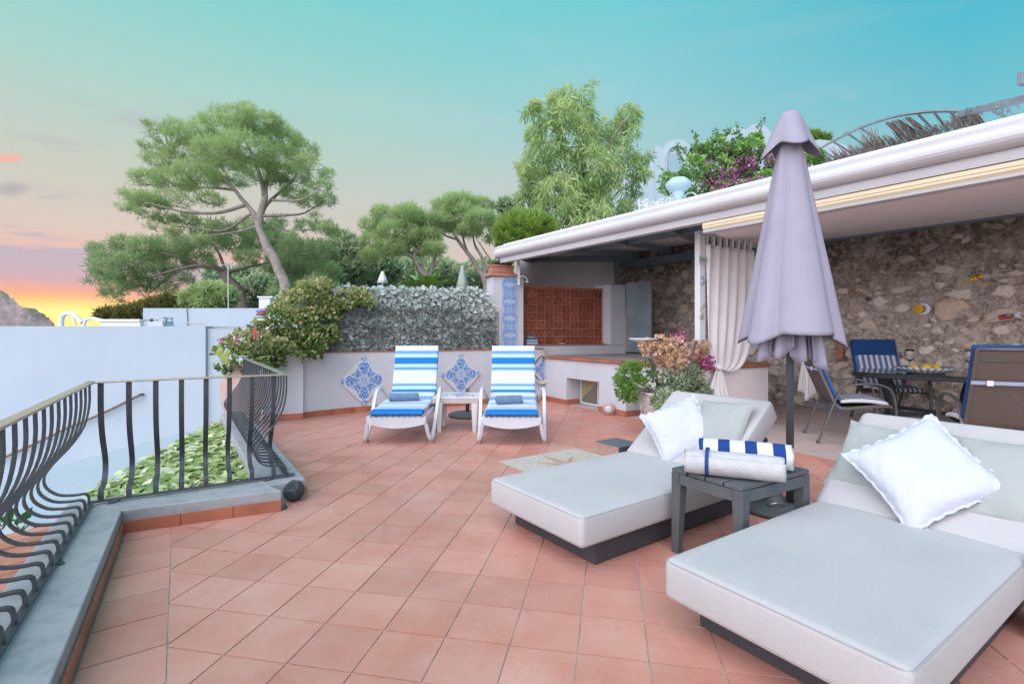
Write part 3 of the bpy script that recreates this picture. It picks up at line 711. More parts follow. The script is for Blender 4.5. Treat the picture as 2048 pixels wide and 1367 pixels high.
n = 260; cs = np.column_stack([rng.uniform(0,.42,n), np.zeros(n), np.zeros(n)]); c3 = np.array([[fb0.x,fb0.y,fz+.13]])+cs[:,:1]*np.array([[pd.x,pd.y,0]])+np.column_stack([rng.normal(0,.02,n)-pn.x*.1, rng.normal(0,.04,n)-pn.y*.1, rng.uniform(0,.07,n)])
V, Fc = leaves(c3, np.column_stack([rng.normal(0,.6,n), rng.normal(0,.6,n), rng.uniform(.2,1,n)]), .09, .22)
tag(np_mesh('foliage', V, Fc, LEAFD, fb, np.repeat(rng.uniform(0,1,n),4)), kind='stuff')
# shower
sh = empty('shower_head', label='small chrome outdoor shower arm on the tiled pillar', cat='shower')
CHR = mat('brushed_chrome', (.45,.5,.48), None, rough=.25, metal=.9)
sp = at(1033, 566, PY-.02)
MB().tube(catmull([sp, sp+Vector((.02,-.06,.09)), sp+Vector((.12,-.09,.11)), sp+Vector((.19,-.10,.06))], 5), .010, 6).build('arm', CHR, sh, True)
MB().lathe([(.012,.03),(.02,0),(.045,-.04),(.05,-.05)], sp+Vector((.19,-.10,.05)), 12).build('rose', CHR, sh, True)

# ================================================================ BACK WALL, NICHE, CLAY SCREEN
bwA = Vector((pxx(1045,9.06), 9.06)); bwB = Vector((pxx(1252,9.95), 9.95)); bd = (bwB-bwA).normalized(); bn = Vector((bd.y,-bd.x))
bw = empty('shower_wall', label='white plastered wall with a deep niche around the red clay screen', cat='wall')
zl = H-(692-HY)*9.1/F
sA = bwA-bn*.28; sL = (bwB-bwA).length
MB().prism([tuple(bwA), tuple(bwB), tuple(bwB-bn*.45), tuple(bwA-bn*.45)], 0, zl).build('wall_body', WHITE, bw)
MB().prism([tuple(bwA+bn*.012), tuple(bwA+bd*(sL*.80)+bn*.012), tuple(bwA+bd*(sL*.80)-bn*.27), tuple(bwA-bn*.27)], zl+.002, zl+.022).build('niche_sill', TERRA, bw)
cw0 = sL*.800
MB().prism([tuple(bwA+bd*cw0-bn*.10), tuple(bwA+bd*(cw0+.09)), tuple(bwB), tuple(bwB-bn*.45), tuple(bwA+bd*cw0-bn*.45)], zl+.001, H-(568-HY)*9.8/F).build('column', WHITE, bw, bev=.02)
cs_ = empty('clay_screen', label='openwork red clay block screen set in the white shower niche', cat='screen')
S0 = bwA-bn*.20+bd*.0; ncol = 10; sw = cw0+.0; bs = sw/ncol; ztop = H-(577-HY)*9.3/F; nrw = 7; bh = (ztop-zl-.024)/nrw
b = MB(); ftk = .09
def block_mesh():
    m_ = MB(); w_, h_ = bs-.004, bh-.004
    t = .011
    m_.box((w_/2,0,t/2),(w_,ftk,t)); m_.box((w_/2,0,h_-t/2),(w_,ftk,t)); m_.box((t/2,0,h_/2),(t,ftk,h_-2*t)); m_.box((w_-t/2,0,h_/2),(t,ftk,h_-2*t))
    cx_, cz_ = w_/2, h_/2
    for q in range(4):
        a = PI/4+q*PI/2; L_ = math.hypot(w_,h_)/2-.012; ca, sa = math.cos(a), math.sin(a)
        M_ = Matrix.Rotation(-a, 3, 'Y'); m_.box((cx_+ca*L_*.55, -.004, cz_+sa*L_*.55), (L_*.8, ftk*.6, .011), M=M_)
        a2 = q*PI/2; M_ = Matrix.Rotation(-a2, 3, 'Y'); m_.box((cx_+math.cos(a2)*w_*.36, .002, cz_+math.sin(a2)*h_*.36), (w_*.24, ftk*.6, .010), M=M_)
    m_.box((cx_,-.012,cz_),(.030,.03,.030)); ring = [(cx_+math.cos(2*PI*q/8)*.036, -.004, cz_+math.sin(2*PI*q/8)*.036) for q in range(8)]
    m_.strip(ring+[ring[0]], (0,1,0), ftk*.6, .010)
    return m_.mesh('clay_block', BLOCK)
bme = block_mesh(); rz = math.atan2(bd.y, bd.x)
for i in range(ncol):
    for j in range(nrw):
        o = link('clay_block', bme, None, cs_); p = S0+bd*(i*bs+.002); o.location = (p.x, p.y, zl+.026+j*bh); o.rotation_euler = (0,0,rz)
p0, p1 = S0+bn*.055, S0+bd*sw+bn*.055
MB().prism([tuple(p0), tuple(p1), tuple(p1-bn*.12), tuple(p0-bn*.12)], ztop+.003, ztop+.05).build('lintel', BLOCK, cs_)
# upper white wall far behind
uw = empty('rear_wall', label='upper white plastered wall behind the clay screen under the roof', cat='wall')
u0 = Vector((pxx(1030,11.0), 11.0)); u1 = Vector((pxx(1236,11.0), 11.0))
MB().prism([tuple(u0), tuple(u1), (u1.x, 11.2), (u0.x, 11.2)], 0, H-(517-HY)*11/F+.3).build('wall_body', WHITE2, uw)
tw = tag(MB().prism([(u0.x-.0, 9.7), (u0.x+.05, 9.7), (u0.x+.10, 10.97), (u0.x-.0, 10.97)], 0, 2.85).build('side_wall', WHITE2), 'white side wall closing the shower corner beneath the roof edge', 'wall')
# grey door panel
dp = empty('grey_door', label='blue grey board door leaning between white column and stone wall', cat='door')
DG = mat('blue_grey_board', (.135,.18,.215), (.17,.22,.25), 2.5, .5, .15, 8, dirt=(.24,.30,.33), dsc=3)
da = Vector((pxx(1252,9.9), 9.9)); db = Vector((pxx(1303,9.55), 9.55)); dd = (db-da).normalized(); dn = Vector((-dd.y, dd.x))
zt_ = H-(564-HY)*9.8/F
MB().prism([tuple(da), tuple(db), tuple(db+dn*.04), tuple(da+dn*.04)], .82, zt_).build('leaf', DG, dp, bev=.005)
MB().prism([tuple(da-dd*.03), tuple(da-dd*.004), tuple(da-dd*.004+dn*.05), tuple(da-dd*.03+dn*.05)], .82, .82+.75).build('wooden_batten', mat('raw_batten', (.45,.33,.22)), dp)
# folded towels in the niche
def rbox(c, d, m, name, par, rz=0, r=.012): return MB().box(c, d, rz).build(name, m, par, bev=r, seg=4)
tz = zl+.024; tp_ = bwA+bd*.20-bn*.05
for i, (wx, hz, lab) in enumerate(((.20,.05,'slate blue folded towel at the bottom of the niche stack'),(.19,.05,'slate blue folded towel in the middle of the niche stack'))):
    tag(rbox((tp_.x, tp_.y, tz+hz/2), (wx*1.1, .13, hz-.003), mat('grey_blue_towel_%d'%i, ((.36,.46,.56),(.30,.42,.54))[i], None, rough=.95, bump=.8, bsc=160), 'folded_towel', None, rz, .015), lab, 'towel', 'towels stacked in the niche'); tz += hz
tag(MB().tube([(tp_.x-.08, tp_.y, tz+.035), (tp_.x+.08, tp_.y+.03, tz+.035)], .034, 12).build('rolled_towel', DENIM, None, True), 'darker blue rolled towel on top of the niche stack', 'towel', 'towels stacked in the niche')
dsh = bwA+bd*.86-bn*.08
tag(MB().lathe([(.02,0),(.05,.008),(.07,.02),(.075,.026)], (dsh.x, dsh.y, zl+.023), 12, lambda a, z: .12*math.sin(5*a)).build('shell_dish', WHITEP, None, True), 'small white shell dish on the niche sill', 'dish')
# shell pieces
for i, q in enumerate((1.62, 1.72)):
    ds_ = bwA+bd*q-bn*.03; tag(MB().ball((ds_.x, ds_.y, zl+.04), .022+.006*i, 7, 5, (1.3,1,.7)).build('sea_shell', TERRA, None, True), ('pink sea shell at the right end of the niche sill','larger pink sea shell beside the white column foot')[i], 'shell', 'shells on the niche sill')

# ================================================================ COUNTER (raised platform with white sides)
ct = empty('white_platform', label='raised white platform with terracotta edge and low windows', cat='platform')
cA_, cB_, cC_ = Vector((.56,8.98)), Vector((2.27,6.04)), Vector((3.41,6.69))
cd = (cB_-cA_).normalized(); cn = Vector((cd.y,-cd.x)) ; cn = cn if cn.dot(-cA_) > 0 else -cn
ed = (cC_-cB_).normalized(); en = Vector((ed.y,-ed.x)); ZC = .79
LT = (cB_-cA_).length
def along(s_, dp_=0): return cA_+cd*s_-cn*dp_
def s_of(px, dp_=0): k_ = (px-CX)/F; c0 = cA_-cn*dp_; return (k_*c0.y-c0.x)/(cd.x-k_*cd.y)
# niches: [start, end] in s
nA, nB = s_of(1133), s_of(1198); nC, nD = s_of(1252), s_of(1330)
NZ = H-(757-HY)*8.2/F
mb = MB()
def cbox(s0, s1, z0, z1, d0=0, d1=.5): mb.prism([tuple(along(s0,d0)), tuple(along(s1,d0)), tuple(along(s1,d1)), tuple(along(s0,d1))], z0, z1)
cbox(0, nA, 0, NZ); cbox(nB, nC, 0, NZ); cbox(nD, LT, 0, NZ); cbox(0, LT, NZ, ZC-.045)
mb.prism([tuple(along(nA,.36)), tuple(along(nB,.36)), tuple(along(nB,.5)), tuple(along(nA,.5))], 0, NZ)
mb.prism([tuple(along(nC,.36)), tuple(along(nD,.36)), tuple(along(nD,.5)), tuple(along(nC,.5))], 0, NZ)
mb.build('front_wall', WHITE, ct)
far_ = [Vector((3.9,8.9)), Vector((2.6,10.9)), Vector((.75,10.9))]
MB().prism([tuple(cB_-cn*.5+ed*.0), tuple(cB_), tuple(cC_), tuple(far_[0]), tuple(far_[1]), tuple(far_[2]), tuple(cA_-cn*.5)][::1], 0, ZC-.046).build('body', WHITE2, ct)
TOPC = mat('worn_grey_top', (.36,.34,.34), (.30,.28,.28), 3, .75, .3, 30, dirt=(.45,.40,.38), dsc=3)
MB().prism([tuple(cA_-cn*.14), tuple(cB_-cn*.14-ed*-.14), tuple(cC_-en*.14), tuple(far_[0]), tuple(far_[1]), tuple(far_[2])], ZC-.044, ZC).build('top_slab', TOPC, ct)
def edge_tiles(a, b_, nrm, n, par):
    d = (b_-a).normalized(); L1 = (b_-a).length/n
    for q in range(n):
        p, p2 = a+d*(L1*q+.002), a+d*(L1*(q+1)-.002)
        pf = [(nrm*.035, -.04), (nrm*.042,-.02), (nrm*.035,.002), (nrm*-.135,.006), (nrm*-.135,-.04)]
        v = [(*(x+o_), ZC+z) for x in (p, p2) for o_, z in pf]
        MB().add(v, [(0,1,2,3,4),(9,8,7,6,5)]+[(i,(i+1)%5,5+(i+1)%5,5+i)[::-1] for i in range(5)]).build('edge_tile', SKIRT, par)
edge_tiles(cA_, cB_, cn, 13, ct); edge_tiles(cB_, cC_, en if en.dot(-cB_) > 0 else -en, 5, ct)
enn = en if en.dot(-cB_) > 0 else -en
skirt_run(along(0), along(nA), cn, 3, ct, .085); skirt_run(along(nA), along(nA,.3), cd, 1, ct, .085)
skirt_run(along(nB), along(nC), cn, 3, ct, .085); skirt_run(along(nC), along(nC,.3), cd, 1, ct, .085)
skirt_run(cB_, cC_, enn, 4, ct, .085)
GLS = NT('dusty_window_glass'); GLS.pr((.16,.17,.13), .15, spec=.8, Alpha=1.0); GLS = GLS.m
YB = mat('yellow_pane_reflection', (.42,.34,.17), (.30,.26,.15), 3, .3)
for (sa, sb) in ((max(nA, s_of(1163,.30)), s_of(1200,.30)), (max(nC, s_of(1278,.30)), nD)):
    fr = MB(); dpp = .30
    z0, z1 = .01, NZ-.005
    for (a, b_, za, zb) in ((sa, sa+.03, z0, z1), (sb-.03, sb, z0, z1), (sa+.031, sb-.031, z0, z0+.03), (sa+.031, sb-.031, z1-.03, z1)):
        fr.prism([tuple(along(a,dpp-.03)), tuple(along(b_,dpp-.03)), tuple(along(b_,dpp)), tuple(along(a,dpp))], za, zb)
    f_ = fr.build('window', WHITEP, ct)
    MB().prism([tuple(along(sa+.031,dpp-.012)), tuple(along(sb-.031,dpp-.012)), tuple(along(sb-.031,dpp-.006)), tuple(along(sa+.031,dpp-.006))], z0+.031, z1-.031).build('pane', GLS, f_)
    MB().add([(*along(sa+.032,dpp-.014), z1-.035), (*along(sb-.033,dpp-.014), z1-.035), (*along(sa+.032,dpp-.014), z0+.08)], [(0,1,2)]).build('pane_reflection_panel', YB, f_)  # yellow triangle over the glass, a reflection put in as colour
# round ceramic floor lamp
lp = G(1217, 829); fl_ = empty('round_lamp', label='small round ceramic lamp standing at the foot of the white platform', cat='lamp')
M_ = Matrix.Translation(Vector((lp.x-.0, lp.y-.02, .085))) @ Matrix.Rotation(R(90), 4, 'X') @ Matrix.Rotation(R(-18), 4, 'Y')
MB().lathe([(.035,-.05),(.085,-.04),(.09,0),(.075,.02)], n=20).xf(M_).build('housing', POTC, fl_, True)
MB().lathe([(.02,.0),(.058,.021),(.05,.034),(.02,.04)], n=18).xf(M_).build('lens', mat('lamp_frosted_glass', (.62,.6,.6), None, rough=.2), fl_, True)
box('base', (lp.x+.10, lp.y+.03, .035), (.14,.11,.07), TERRA, fl_, .4, .01)
# faucet and fine things on the platform
tp2 = G(1246, 706, ZC); fc = tag(MB().tube(catmull([tp2, tp2+Vector((0,0,.14)), tp2+Vector((-.01,0,.19)), tp2+Vector((-.05,0,.2)), tp2+Vector((-.06,0,.17))], 4), .012, 6).build('garden_tap', IRON, None, True), 'dark curved garden tap on the grey platform top', 'tap')

# ================================================================ STONE WALL
Wd = Vector((.716,-1)).normalized(); Wp = Vector((4.67,8.31)); Wn = Vector((Wd.y, -Wd.x)); Wn = Wn if Wn.dot(-Wp) > 0 else -Wn
k = NT('rubble_mortar'); P_ = k.pos()
c1 = k.mix(k.ramp(k.noise(P_, 7, 10, .8, .8), [(.42,0),(.58,1)]), (.25,.20,.165), (.64,.58,.52))
c1 = k.mix(k.ramp(k.noise(P_, 30, 6, .7), [(.5,0),(.66,1)]), c1, (.68,.62,.57))
sz_ = k.n('ShaderNodeSeparateXYZ'); k.L.new(P_, sz_.inputs[0])
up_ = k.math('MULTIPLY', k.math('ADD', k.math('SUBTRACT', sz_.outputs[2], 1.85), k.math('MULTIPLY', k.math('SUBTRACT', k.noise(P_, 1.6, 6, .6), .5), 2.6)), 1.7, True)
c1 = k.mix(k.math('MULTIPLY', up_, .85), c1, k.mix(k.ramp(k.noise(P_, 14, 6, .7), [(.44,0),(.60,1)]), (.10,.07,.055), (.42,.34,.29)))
k.pr(c1, .95, k.bump(k.noise(P_, 26, 8, .7), 1.0, .03)); MORT = k.m
k = NT('rubble_stone'); P_ = k.pos()
c1 = k.mix(k.ramp(k.noise(P_, 7, 7, .65), [(.35,0),(.7,1)]), (.74,.67,.58), (.80,.75,.68))
c1 = k.mix(k.math('MULTIPLY', k.rnd(), .45), c1, (.60,.54,.49))
c1 = k.mix(k.math('MULTIPLY', k.ramp(k.math('FRACT', k.math('MULTIPLY', k.rnd(), 7.3)), [(.6,0),(1,1)]), .7), c1, (.58,.43,.31))
sz_ = k.n('ShaderNodeSeparateXYZ'); k.L.new(P_, sz_.inputs[0])
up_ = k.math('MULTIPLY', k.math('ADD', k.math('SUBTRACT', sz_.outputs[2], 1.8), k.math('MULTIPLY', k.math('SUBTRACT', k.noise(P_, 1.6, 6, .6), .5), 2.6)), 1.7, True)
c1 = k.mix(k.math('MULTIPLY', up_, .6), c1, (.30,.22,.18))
c1 = k.mix(k.ramp(k.noise(P_, 45, 6, .7), [(.52,0),(.72,1)]), c1, (.2,.16,.14))
k.pr(c1, .92, k.bump(k.noise(P_, 40, 8, .7), .8, .015)); STONE = k.m
sw_ = empty('stone_wall', label='old rubble stone retaining wall with dark weathered patches behind the dining table', cat='stone wall')
# rough mortar face
nx, nz_ = 290, 90; t0, t1 = -4.1, 6.6; V = []
from mathutils import noise as mn
def wrough(t, z): 
    return .05*mn.noise(Vector((t*1.3, z*1.3, 2)))+.05*mn.noise(Vector((t*4.2, z*4.2, 0)))+.035*mn.noise(Vector((t*11, z*11, 5)))
for i in range(nx):
    for j in range(nz_):
        t = t0+(t1-t0)*i/(nx-1); z = -.05+3.1*j/(nz_-1); p = Wp+Wd*t+Wn*wrough(t, z); V.append((p.x, p.y, z))
Fc = [(a*nz_+b_, a*nz_+nz_+b_, a*nz_+nz_+b_+1, a*nz_+b_+1) for a in range(nx-1) for b_ in range(nz_-1)]
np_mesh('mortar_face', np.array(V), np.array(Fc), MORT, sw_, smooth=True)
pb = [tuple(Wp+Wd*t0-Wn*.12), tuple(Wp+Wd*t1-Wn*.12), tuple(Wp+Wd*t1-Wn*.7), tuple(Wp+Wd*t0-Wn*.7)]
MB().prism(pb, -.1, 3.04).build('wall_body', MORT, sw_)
def stone_mesh(a, b_, seed, th):
    r_ = random.Random(seed); n = r_.randint(7, 10); ph = r_.uniform(0, 6); out = MB(); ring = []; n = r_.randint(6, 12)
    for q in range(n):
        an = 2*PI*q/n+r_.uniform(-.2,.2); rr = r_.uniform(.66,1.18); ring.append((a*rr*math.cos(an), b_*rr*math.sin(an)))
    v = [(x, .04, z) for x, z in ring]+[(x*.96, -th*.80+r_.uniform(-.006,.006), z*.96) for x, z in ring]+[(x*.70+r_.uniform(-.02,.02), -th-r_.uniform(-.006,.01), z*.70+r_.uniform(-.01,.01)) for x, z in ring]+[(0, -th-.006, 0)]
    f = []
    for q in range(n):
        w_ = (q+1) % n; f += [(q,w_,n+w_,n+q), (n+q,n+w_,2*n+w_,2*n+q), (2*n+q,2*n+w_,3*n)]
    out.add(v, f); return out
STONE2 = mat('small_rubble', (.70,.63,.57), (.38,.32,.28), 5, .95, .8, 40, dirt=(.17,.13,.11), dsc=1.6)
placed = []
def try_stone(t, z, a, b_, force=False):
    for (t2, z2, a2, b2) in placed:
        if abs(t-t2) < (a+a2)*.95 and abs(z-z2) < (b_+b2)*.95:
            e = ((t-t2)/(a+a2))**2+((z-z2)/(b_+b2))**2
            if e < .95: return False
    placed.append((t, z, a, b_)); return True
def wpt(px, py):   # photo survey -> wall coordinate
    k_ = (px-CX)/F; t = (k_*Wp.y-Wp.x)/(Wd.x-k_*Wd.y); p = Wp+Wd*t; return t, H-(py-HY)*p.y/F
for (px, py, a, b_) in ((1897,620,.21,.13),(1922,588,.15,.09),(1806,616,.11,.08),(1760,603,.13,.09),(1737,650,.14,.08),(1752,690,.14,.10),(1885,575,.1,.1),(2002,660,.1,.07),(2010,582,.14,.09),(2035,608,.13,.12),(1728,581,.09,.05),(1800,580,.15,.07),(1815,518,.12,.08),(1890,540,.14,.07),(1690,582,.10,.05),(1640,765,.13,.1),(1632,790,.12,.08),(1600,800,.12,.1),(1700,755,.1,.08),(1855,700,.1,.08),
    (1345,580,.16,.12),(1385,577,.17,.11),(1315,625,.09,.1),(1345,650,.13,.09),(1370,620,.14,.1),(1400,645,.12,.09),(1330,590,.09,.1),(1375,550,.12,.1),(1310,690,.1,.08)):
    t, z = wpt(px, py); try_stone(t, z, a, b_)
tries = 0
while len(placed) < 290 and tries < 14000:
    tries += 1
    t = random.uniform(t0+.1, t1-.2); z = random.uniform(.05, 2.9); big = random.random() < .55*(1 if z < 1.6 else .45)
    p = Wp+Wd*t; 
    if not (1225 < CX+F*p.x/p.y < 2080): continue
    if z > 1.9 and random.random() < .62: continue
    a = random.uniform(.10,.19) if big else random.uniform(.035,.085); try_stone(t, z, a, a*random.uniform(.5,.85))
for i, (t, z, a, b_) in enumerate(placed):
    th = random.uniform(.035,.06) if a > .08 else .035
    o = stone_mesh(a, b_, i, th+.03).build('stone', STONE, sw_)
    p = Wp+Wd*t+Wn*(wrough(t, z)-.015); o.location = (p.x, p.y, z); o.rotation_euler = (0, random.uniform(-.4,.4), math.atan2(Wn.y, Wn.x)+PI/2)
sb = MB()
for i in range(1500):
    t = random.uniform(t0+.1, t1-.2); z = random.uniform(.05, 2.9); p = Wp+Wd*t
    if not (1225 < CX+F*p.x/p.y < 2080): continue
    if z > 1.8 and random.random() < .5: continue
    a = random.choice((.02,.03,.045,.06))*random.uniform(.7,1.2)
    if any(((t-t2)/(a+a2))**2+((z-z2)/(a+b2))**2 < .7 for (t2, z2, a2, b2) in placed): continue
    s2 = stone_mesh(a, a*random.uniform(.5,.9), 5000+i, .045)
    q = p+Wn*(wrough(t, z)-.022); s2.xf(Matrix.Translation((q.x, q.y, z)) @ Matrix.Rotation(math.atan2(Wn.y, Wn.x)+PI/2, 4, 'Z') @ Matrix.Rotation(random.uniform(-.6,.6), 4, 'Y')); sb.add(s2.v, s2.f)
tag(sb.build('small_stone', STONE2, sw_), kind='stuff')
ft = tag(MB().prism([tuple(Wp+Wd*.2+Wn*.02), tuple(Wp+Wd*t1+Wn*.02), tuple(Wp+Wd*t1+Wn*.14), tuple(Wp+Wd*.2+Wn*.14)][::-1], -.003, .10).build('footing', mat('grey_cement_footing', (.30,.31,.32), (.22,.22,.22), 8, .9, .5, 30), sw_, bev=.02))

# ================================================================ ROOF
Ed = Vector((.716,-1)).normalized(); EA = Vector((-.25,8.8)); EL = 10.5; Eo = Vector((-Ed.y*-1, Ed.x*-1)); Eo = Vector((Ed.y, -Ed.x)); Eo = Eo if Eo.dot(Vector((-1,-1))) > 0 else -Eo   # outward
roof = empty('veranda_roof', label='white veranda roof with gutter and steel beams over the terrace', cat='roof')
def er(s_, o_, z): p = EA+Ed*s_+Eo*o_; return Vector((p.x, p.y, z))
def sweep(prof_, s0, s1, name, m, par, smooth=False, closed=True):
    n = len(prof_); v = [er(s_, o_, z) for s_ in (s0, s1) for o_, z in prof_]
    f = [(i,(i+1)%n,n+(i+1)%n,n+i) for i in range(n if closed else n-1)]+[tuple(range(n-1,-1,-1)), tuple(range(n,2*n))]
    return MB().add(v, f).build(name, m, par, smooth)
RZ = 2.69
sweep([(.03,RZ-.055),(.035,RZ-.01),(.02,RZ+.012),(-.30,RZ+.03),(-.30,RZ-.06)], 0, EL, 'fascia_cap', GUTTER, roof)
gp = [(.0+.085*math.cos(a)-.01, RZ-.075-.0+.075*math.sin(a)-.055+.02) for a in np.linspace(R(70), R(-90), 9)]
sweep([(-.12,RZ-.06)]+gp+[(-.12,gp[-1][1])], .0, EL, 'gutter', GUTTER, roof)
gb = gp[-1][1]
sweep([(-.03,gb-.001),(-.02,gb-.03),(-.03,gb-.085),(-.14,gb-.085),(-.14,gb-.001)], .03, EL, 'fascia_board', GUTTER, roof)
e0 = empty('gutter_end') if False else None
MB().prism([tuple(er(-.012,.08,0).xy), tuple(er(-.002,.08,0).xy), tuple(er(-.002,-.2,0).xy), tuple(er(-.012,-.2,0).xy)], gb-.05, RZ).build('end_cap', GUTTER, roof)
# roof slab
s_step = 4.05
def wallpt(t, z, o=-.1): p = Wp+Wd*t+Wn*o; return Vector((p.x, p.y, z))
sl = [er(0,-.12,RZ-.02), er(EL,-.12,RZ-.02), wallpt(6.6,3.02,-.35), wallpt(-4.6,2.98,-.35), Vector((.35,11.4,2.85))]
n_ = len(sl); v = sl+[p+Vector((0,0,.09)) for p in sl]
CORR = mat('white_sheet_ceiling', (.80,.77,.78), (.74,.72,.73), 2, .7)
MB().add(v, [tuple(range(n_-1,-1,-1)), tuple(range(n_,2*n_))]+[(i,(i+1)%n_,n_+(i+1)%n_,n_+i) for i in range(n_)]).build('roof_slab', CORR, roof)
# plaster soffit over dining side
zs = gb-.20; sf_a = er(s_step,-.16,zs); sf_b = er(EL,-.16,zs)
sfd = [sf_a, sf_b, wallpt(6.6,2.62,.05), wallpt(-.6,2.66,.05), Vector((cB_.x+.6, cB_.y+.55, 2.45))]
v = sfd+[Vector((p.x,p.y,2.55 if i in (0,1) else 2.68)) for i, p in enumerate(sfd)]; n_ = 5
MB().add(v, [tuple(range(n_-1,-1,-1)), tuple(range(n_,2*n_))]+[(i,(i+1)%n_,n_+(i+1)%n_,n_+i) for i in range(n_)]).build('soffit', SOFFIT, roof)
sweep([(-.04,gb-.092),(-.04,gb-.15),(-.06,gb-.172),(-.155,gb-.172),(-.155,gb-.092)], s_step-.05, EL, 'awning_cassette', CREAM, roof)
sweep([(-.045,gb-.176),(-.05,gb-.198),(-.155,gb-.198),(-.155,gb-.176)], s_step-.05, EL, 'awning_bar', GUTTER, roof)
sweep([(-.036,gb-.118),(-.032,gb-.126),(-.04,gb-.13)], s_step-.05, EL, 'awning_groove', CREAM, roof)
# steel beams of open part
def sbeam(a, b_, h_=.13, w_=.07, nm='beam'): MB().beam(a, b_, w_, h_).build(nm, GREYM, roof)
zb = 2.60
sbeam(er(.15,-.20,zb-.06), er(s_step+.15,-.20,zb-.06), .12)
sbeam(er(.1,-.20,zb-.02), Vector((.45,10.95,2.78)), .12)
for s_, t in ((1.05,-3.2),(2.15,-2.4),(3.25,-1.55),(4.1,-.85)):
    sbeam(er(s_,-.24,zb-.02), wallpt(t,2.86,.06), .11)
sbeam(er(.5,-1.35,2.68), er(4.4,-1.35,2.66), .10); sbeam(Vector((.3,10.9,2.80)), Vector((2.6,10.9,2.80)), .12)
# beam along the stone wall
MB().beam(wallpt(-4.2,2.70,.10), wallpt(6.6,2.68,.10), .10, .16).build('wall_beam', GREYM, roof)
for px, yy in ((1233,10.8),):
    p = at(px, 560, yy); MB().box((p.x, p.y, 1.9), (.08,.08,1.75)).build('steel_post', GREYM, roof)
pp_ = at(1037, 530, 8.9); MB().box((pp_.x, pp_.y, 2.24+.06), (.05,.05,.52)).build('white_post', WHITEP, roof)

# ================================================================ CURTAIN POST, CURTAINS
cp = empty('curtain_post', label='slim white post on the platform corner with small ceramic ornaments', cat='post')
pc = cB_+ed*.07-enn*.07; zc0 = ZC+.008
MB().prism([tuple(pc-ed*.05+enn*.04), tuple(pc-ed*.05-enn*.04), tuple(pc+ed*.05-enn*.04), tuple(pc+ed*.05+enn*.04)], zc0, 2.44).build('shaft', WHITEP, cp, bev=.004)
pf = pc+enn*.045
CG = mat('green_glazed_ceramic', (.08,.28,.18), (.5,.55,.5), 60, .2); CB = mat('blue_glazed_ceramic', (.10,.25,.50), (.6,.65,.7), 50, .2); CT_ = mat('sand_ceramic', (.50,.46,.38), (.3,.3,.27), 60, .4)
fx = Vector((ed.x, ed.y, 0)); fn = Vector((enn.x, enn.y, 0))
def orn(py, b, name, m, lab, px=1411):
    z = H-(py-HY)*pf.y/F; p = at(px, py, pf.y); p = Vector((pf.x+fx.x*0, pf.y, z)); M_ = Matrix.Translation(Vector((pf.x, pf.y, z))-fx*.02+fn*.012) @ Matrix.Rotation(math.atan2(ed.y, ed.x), 4, 'Z')
    return tag(b.xf(M_).build(name, m), lab, 'ornament')
orn(520, MB().box((-.01,0,0),(.15,.02,.09)), 'ceramic_plaque', WHITEP, 'small rectangular plaque with green picture at the top of the white post')
o = orn(520, MB().box((-.01,-.013,0),(.12,.006,.062)), 'green_picture', CG, None); o.parent = [x for x in C.objects if x.name == 'ceramic_plaque'][0]; 
if 'category' in o: del o['category']
orn(562, MB().ball((-.0,0,-.012), .036, 10, 6, (1,.45,1)).ball((-.01,0,.045), .022, 8, 5, (1.1,.5,1)), 'ceramic_fish', CB, 'small blue glazed ceramic figure on the white curtain post')
orn(610, MB().tube(catmull([(-.03,0,-.05),(-.01,0,-.01),(.02,0,.01),(.03,0,.04)],4), [.008+.010*math.sin(PI*i/12) for i in range(13)], 6).tube([(.02,0,.0),(.05,0,.012)], .007, 5), 'ceramic_seahorse', CT_, 'sand coloured ceramic seahorse on the white curtain post')
orn(632, MB().ball((-.02,0,0), .04, 8, 5, (1,.4,.9)).ball((-.01,0,.03), .02, 8, 5, (1,.5,1)), 'ceramic_shell', CT_, 'pale ceramic shell lowest on the white curtain post')

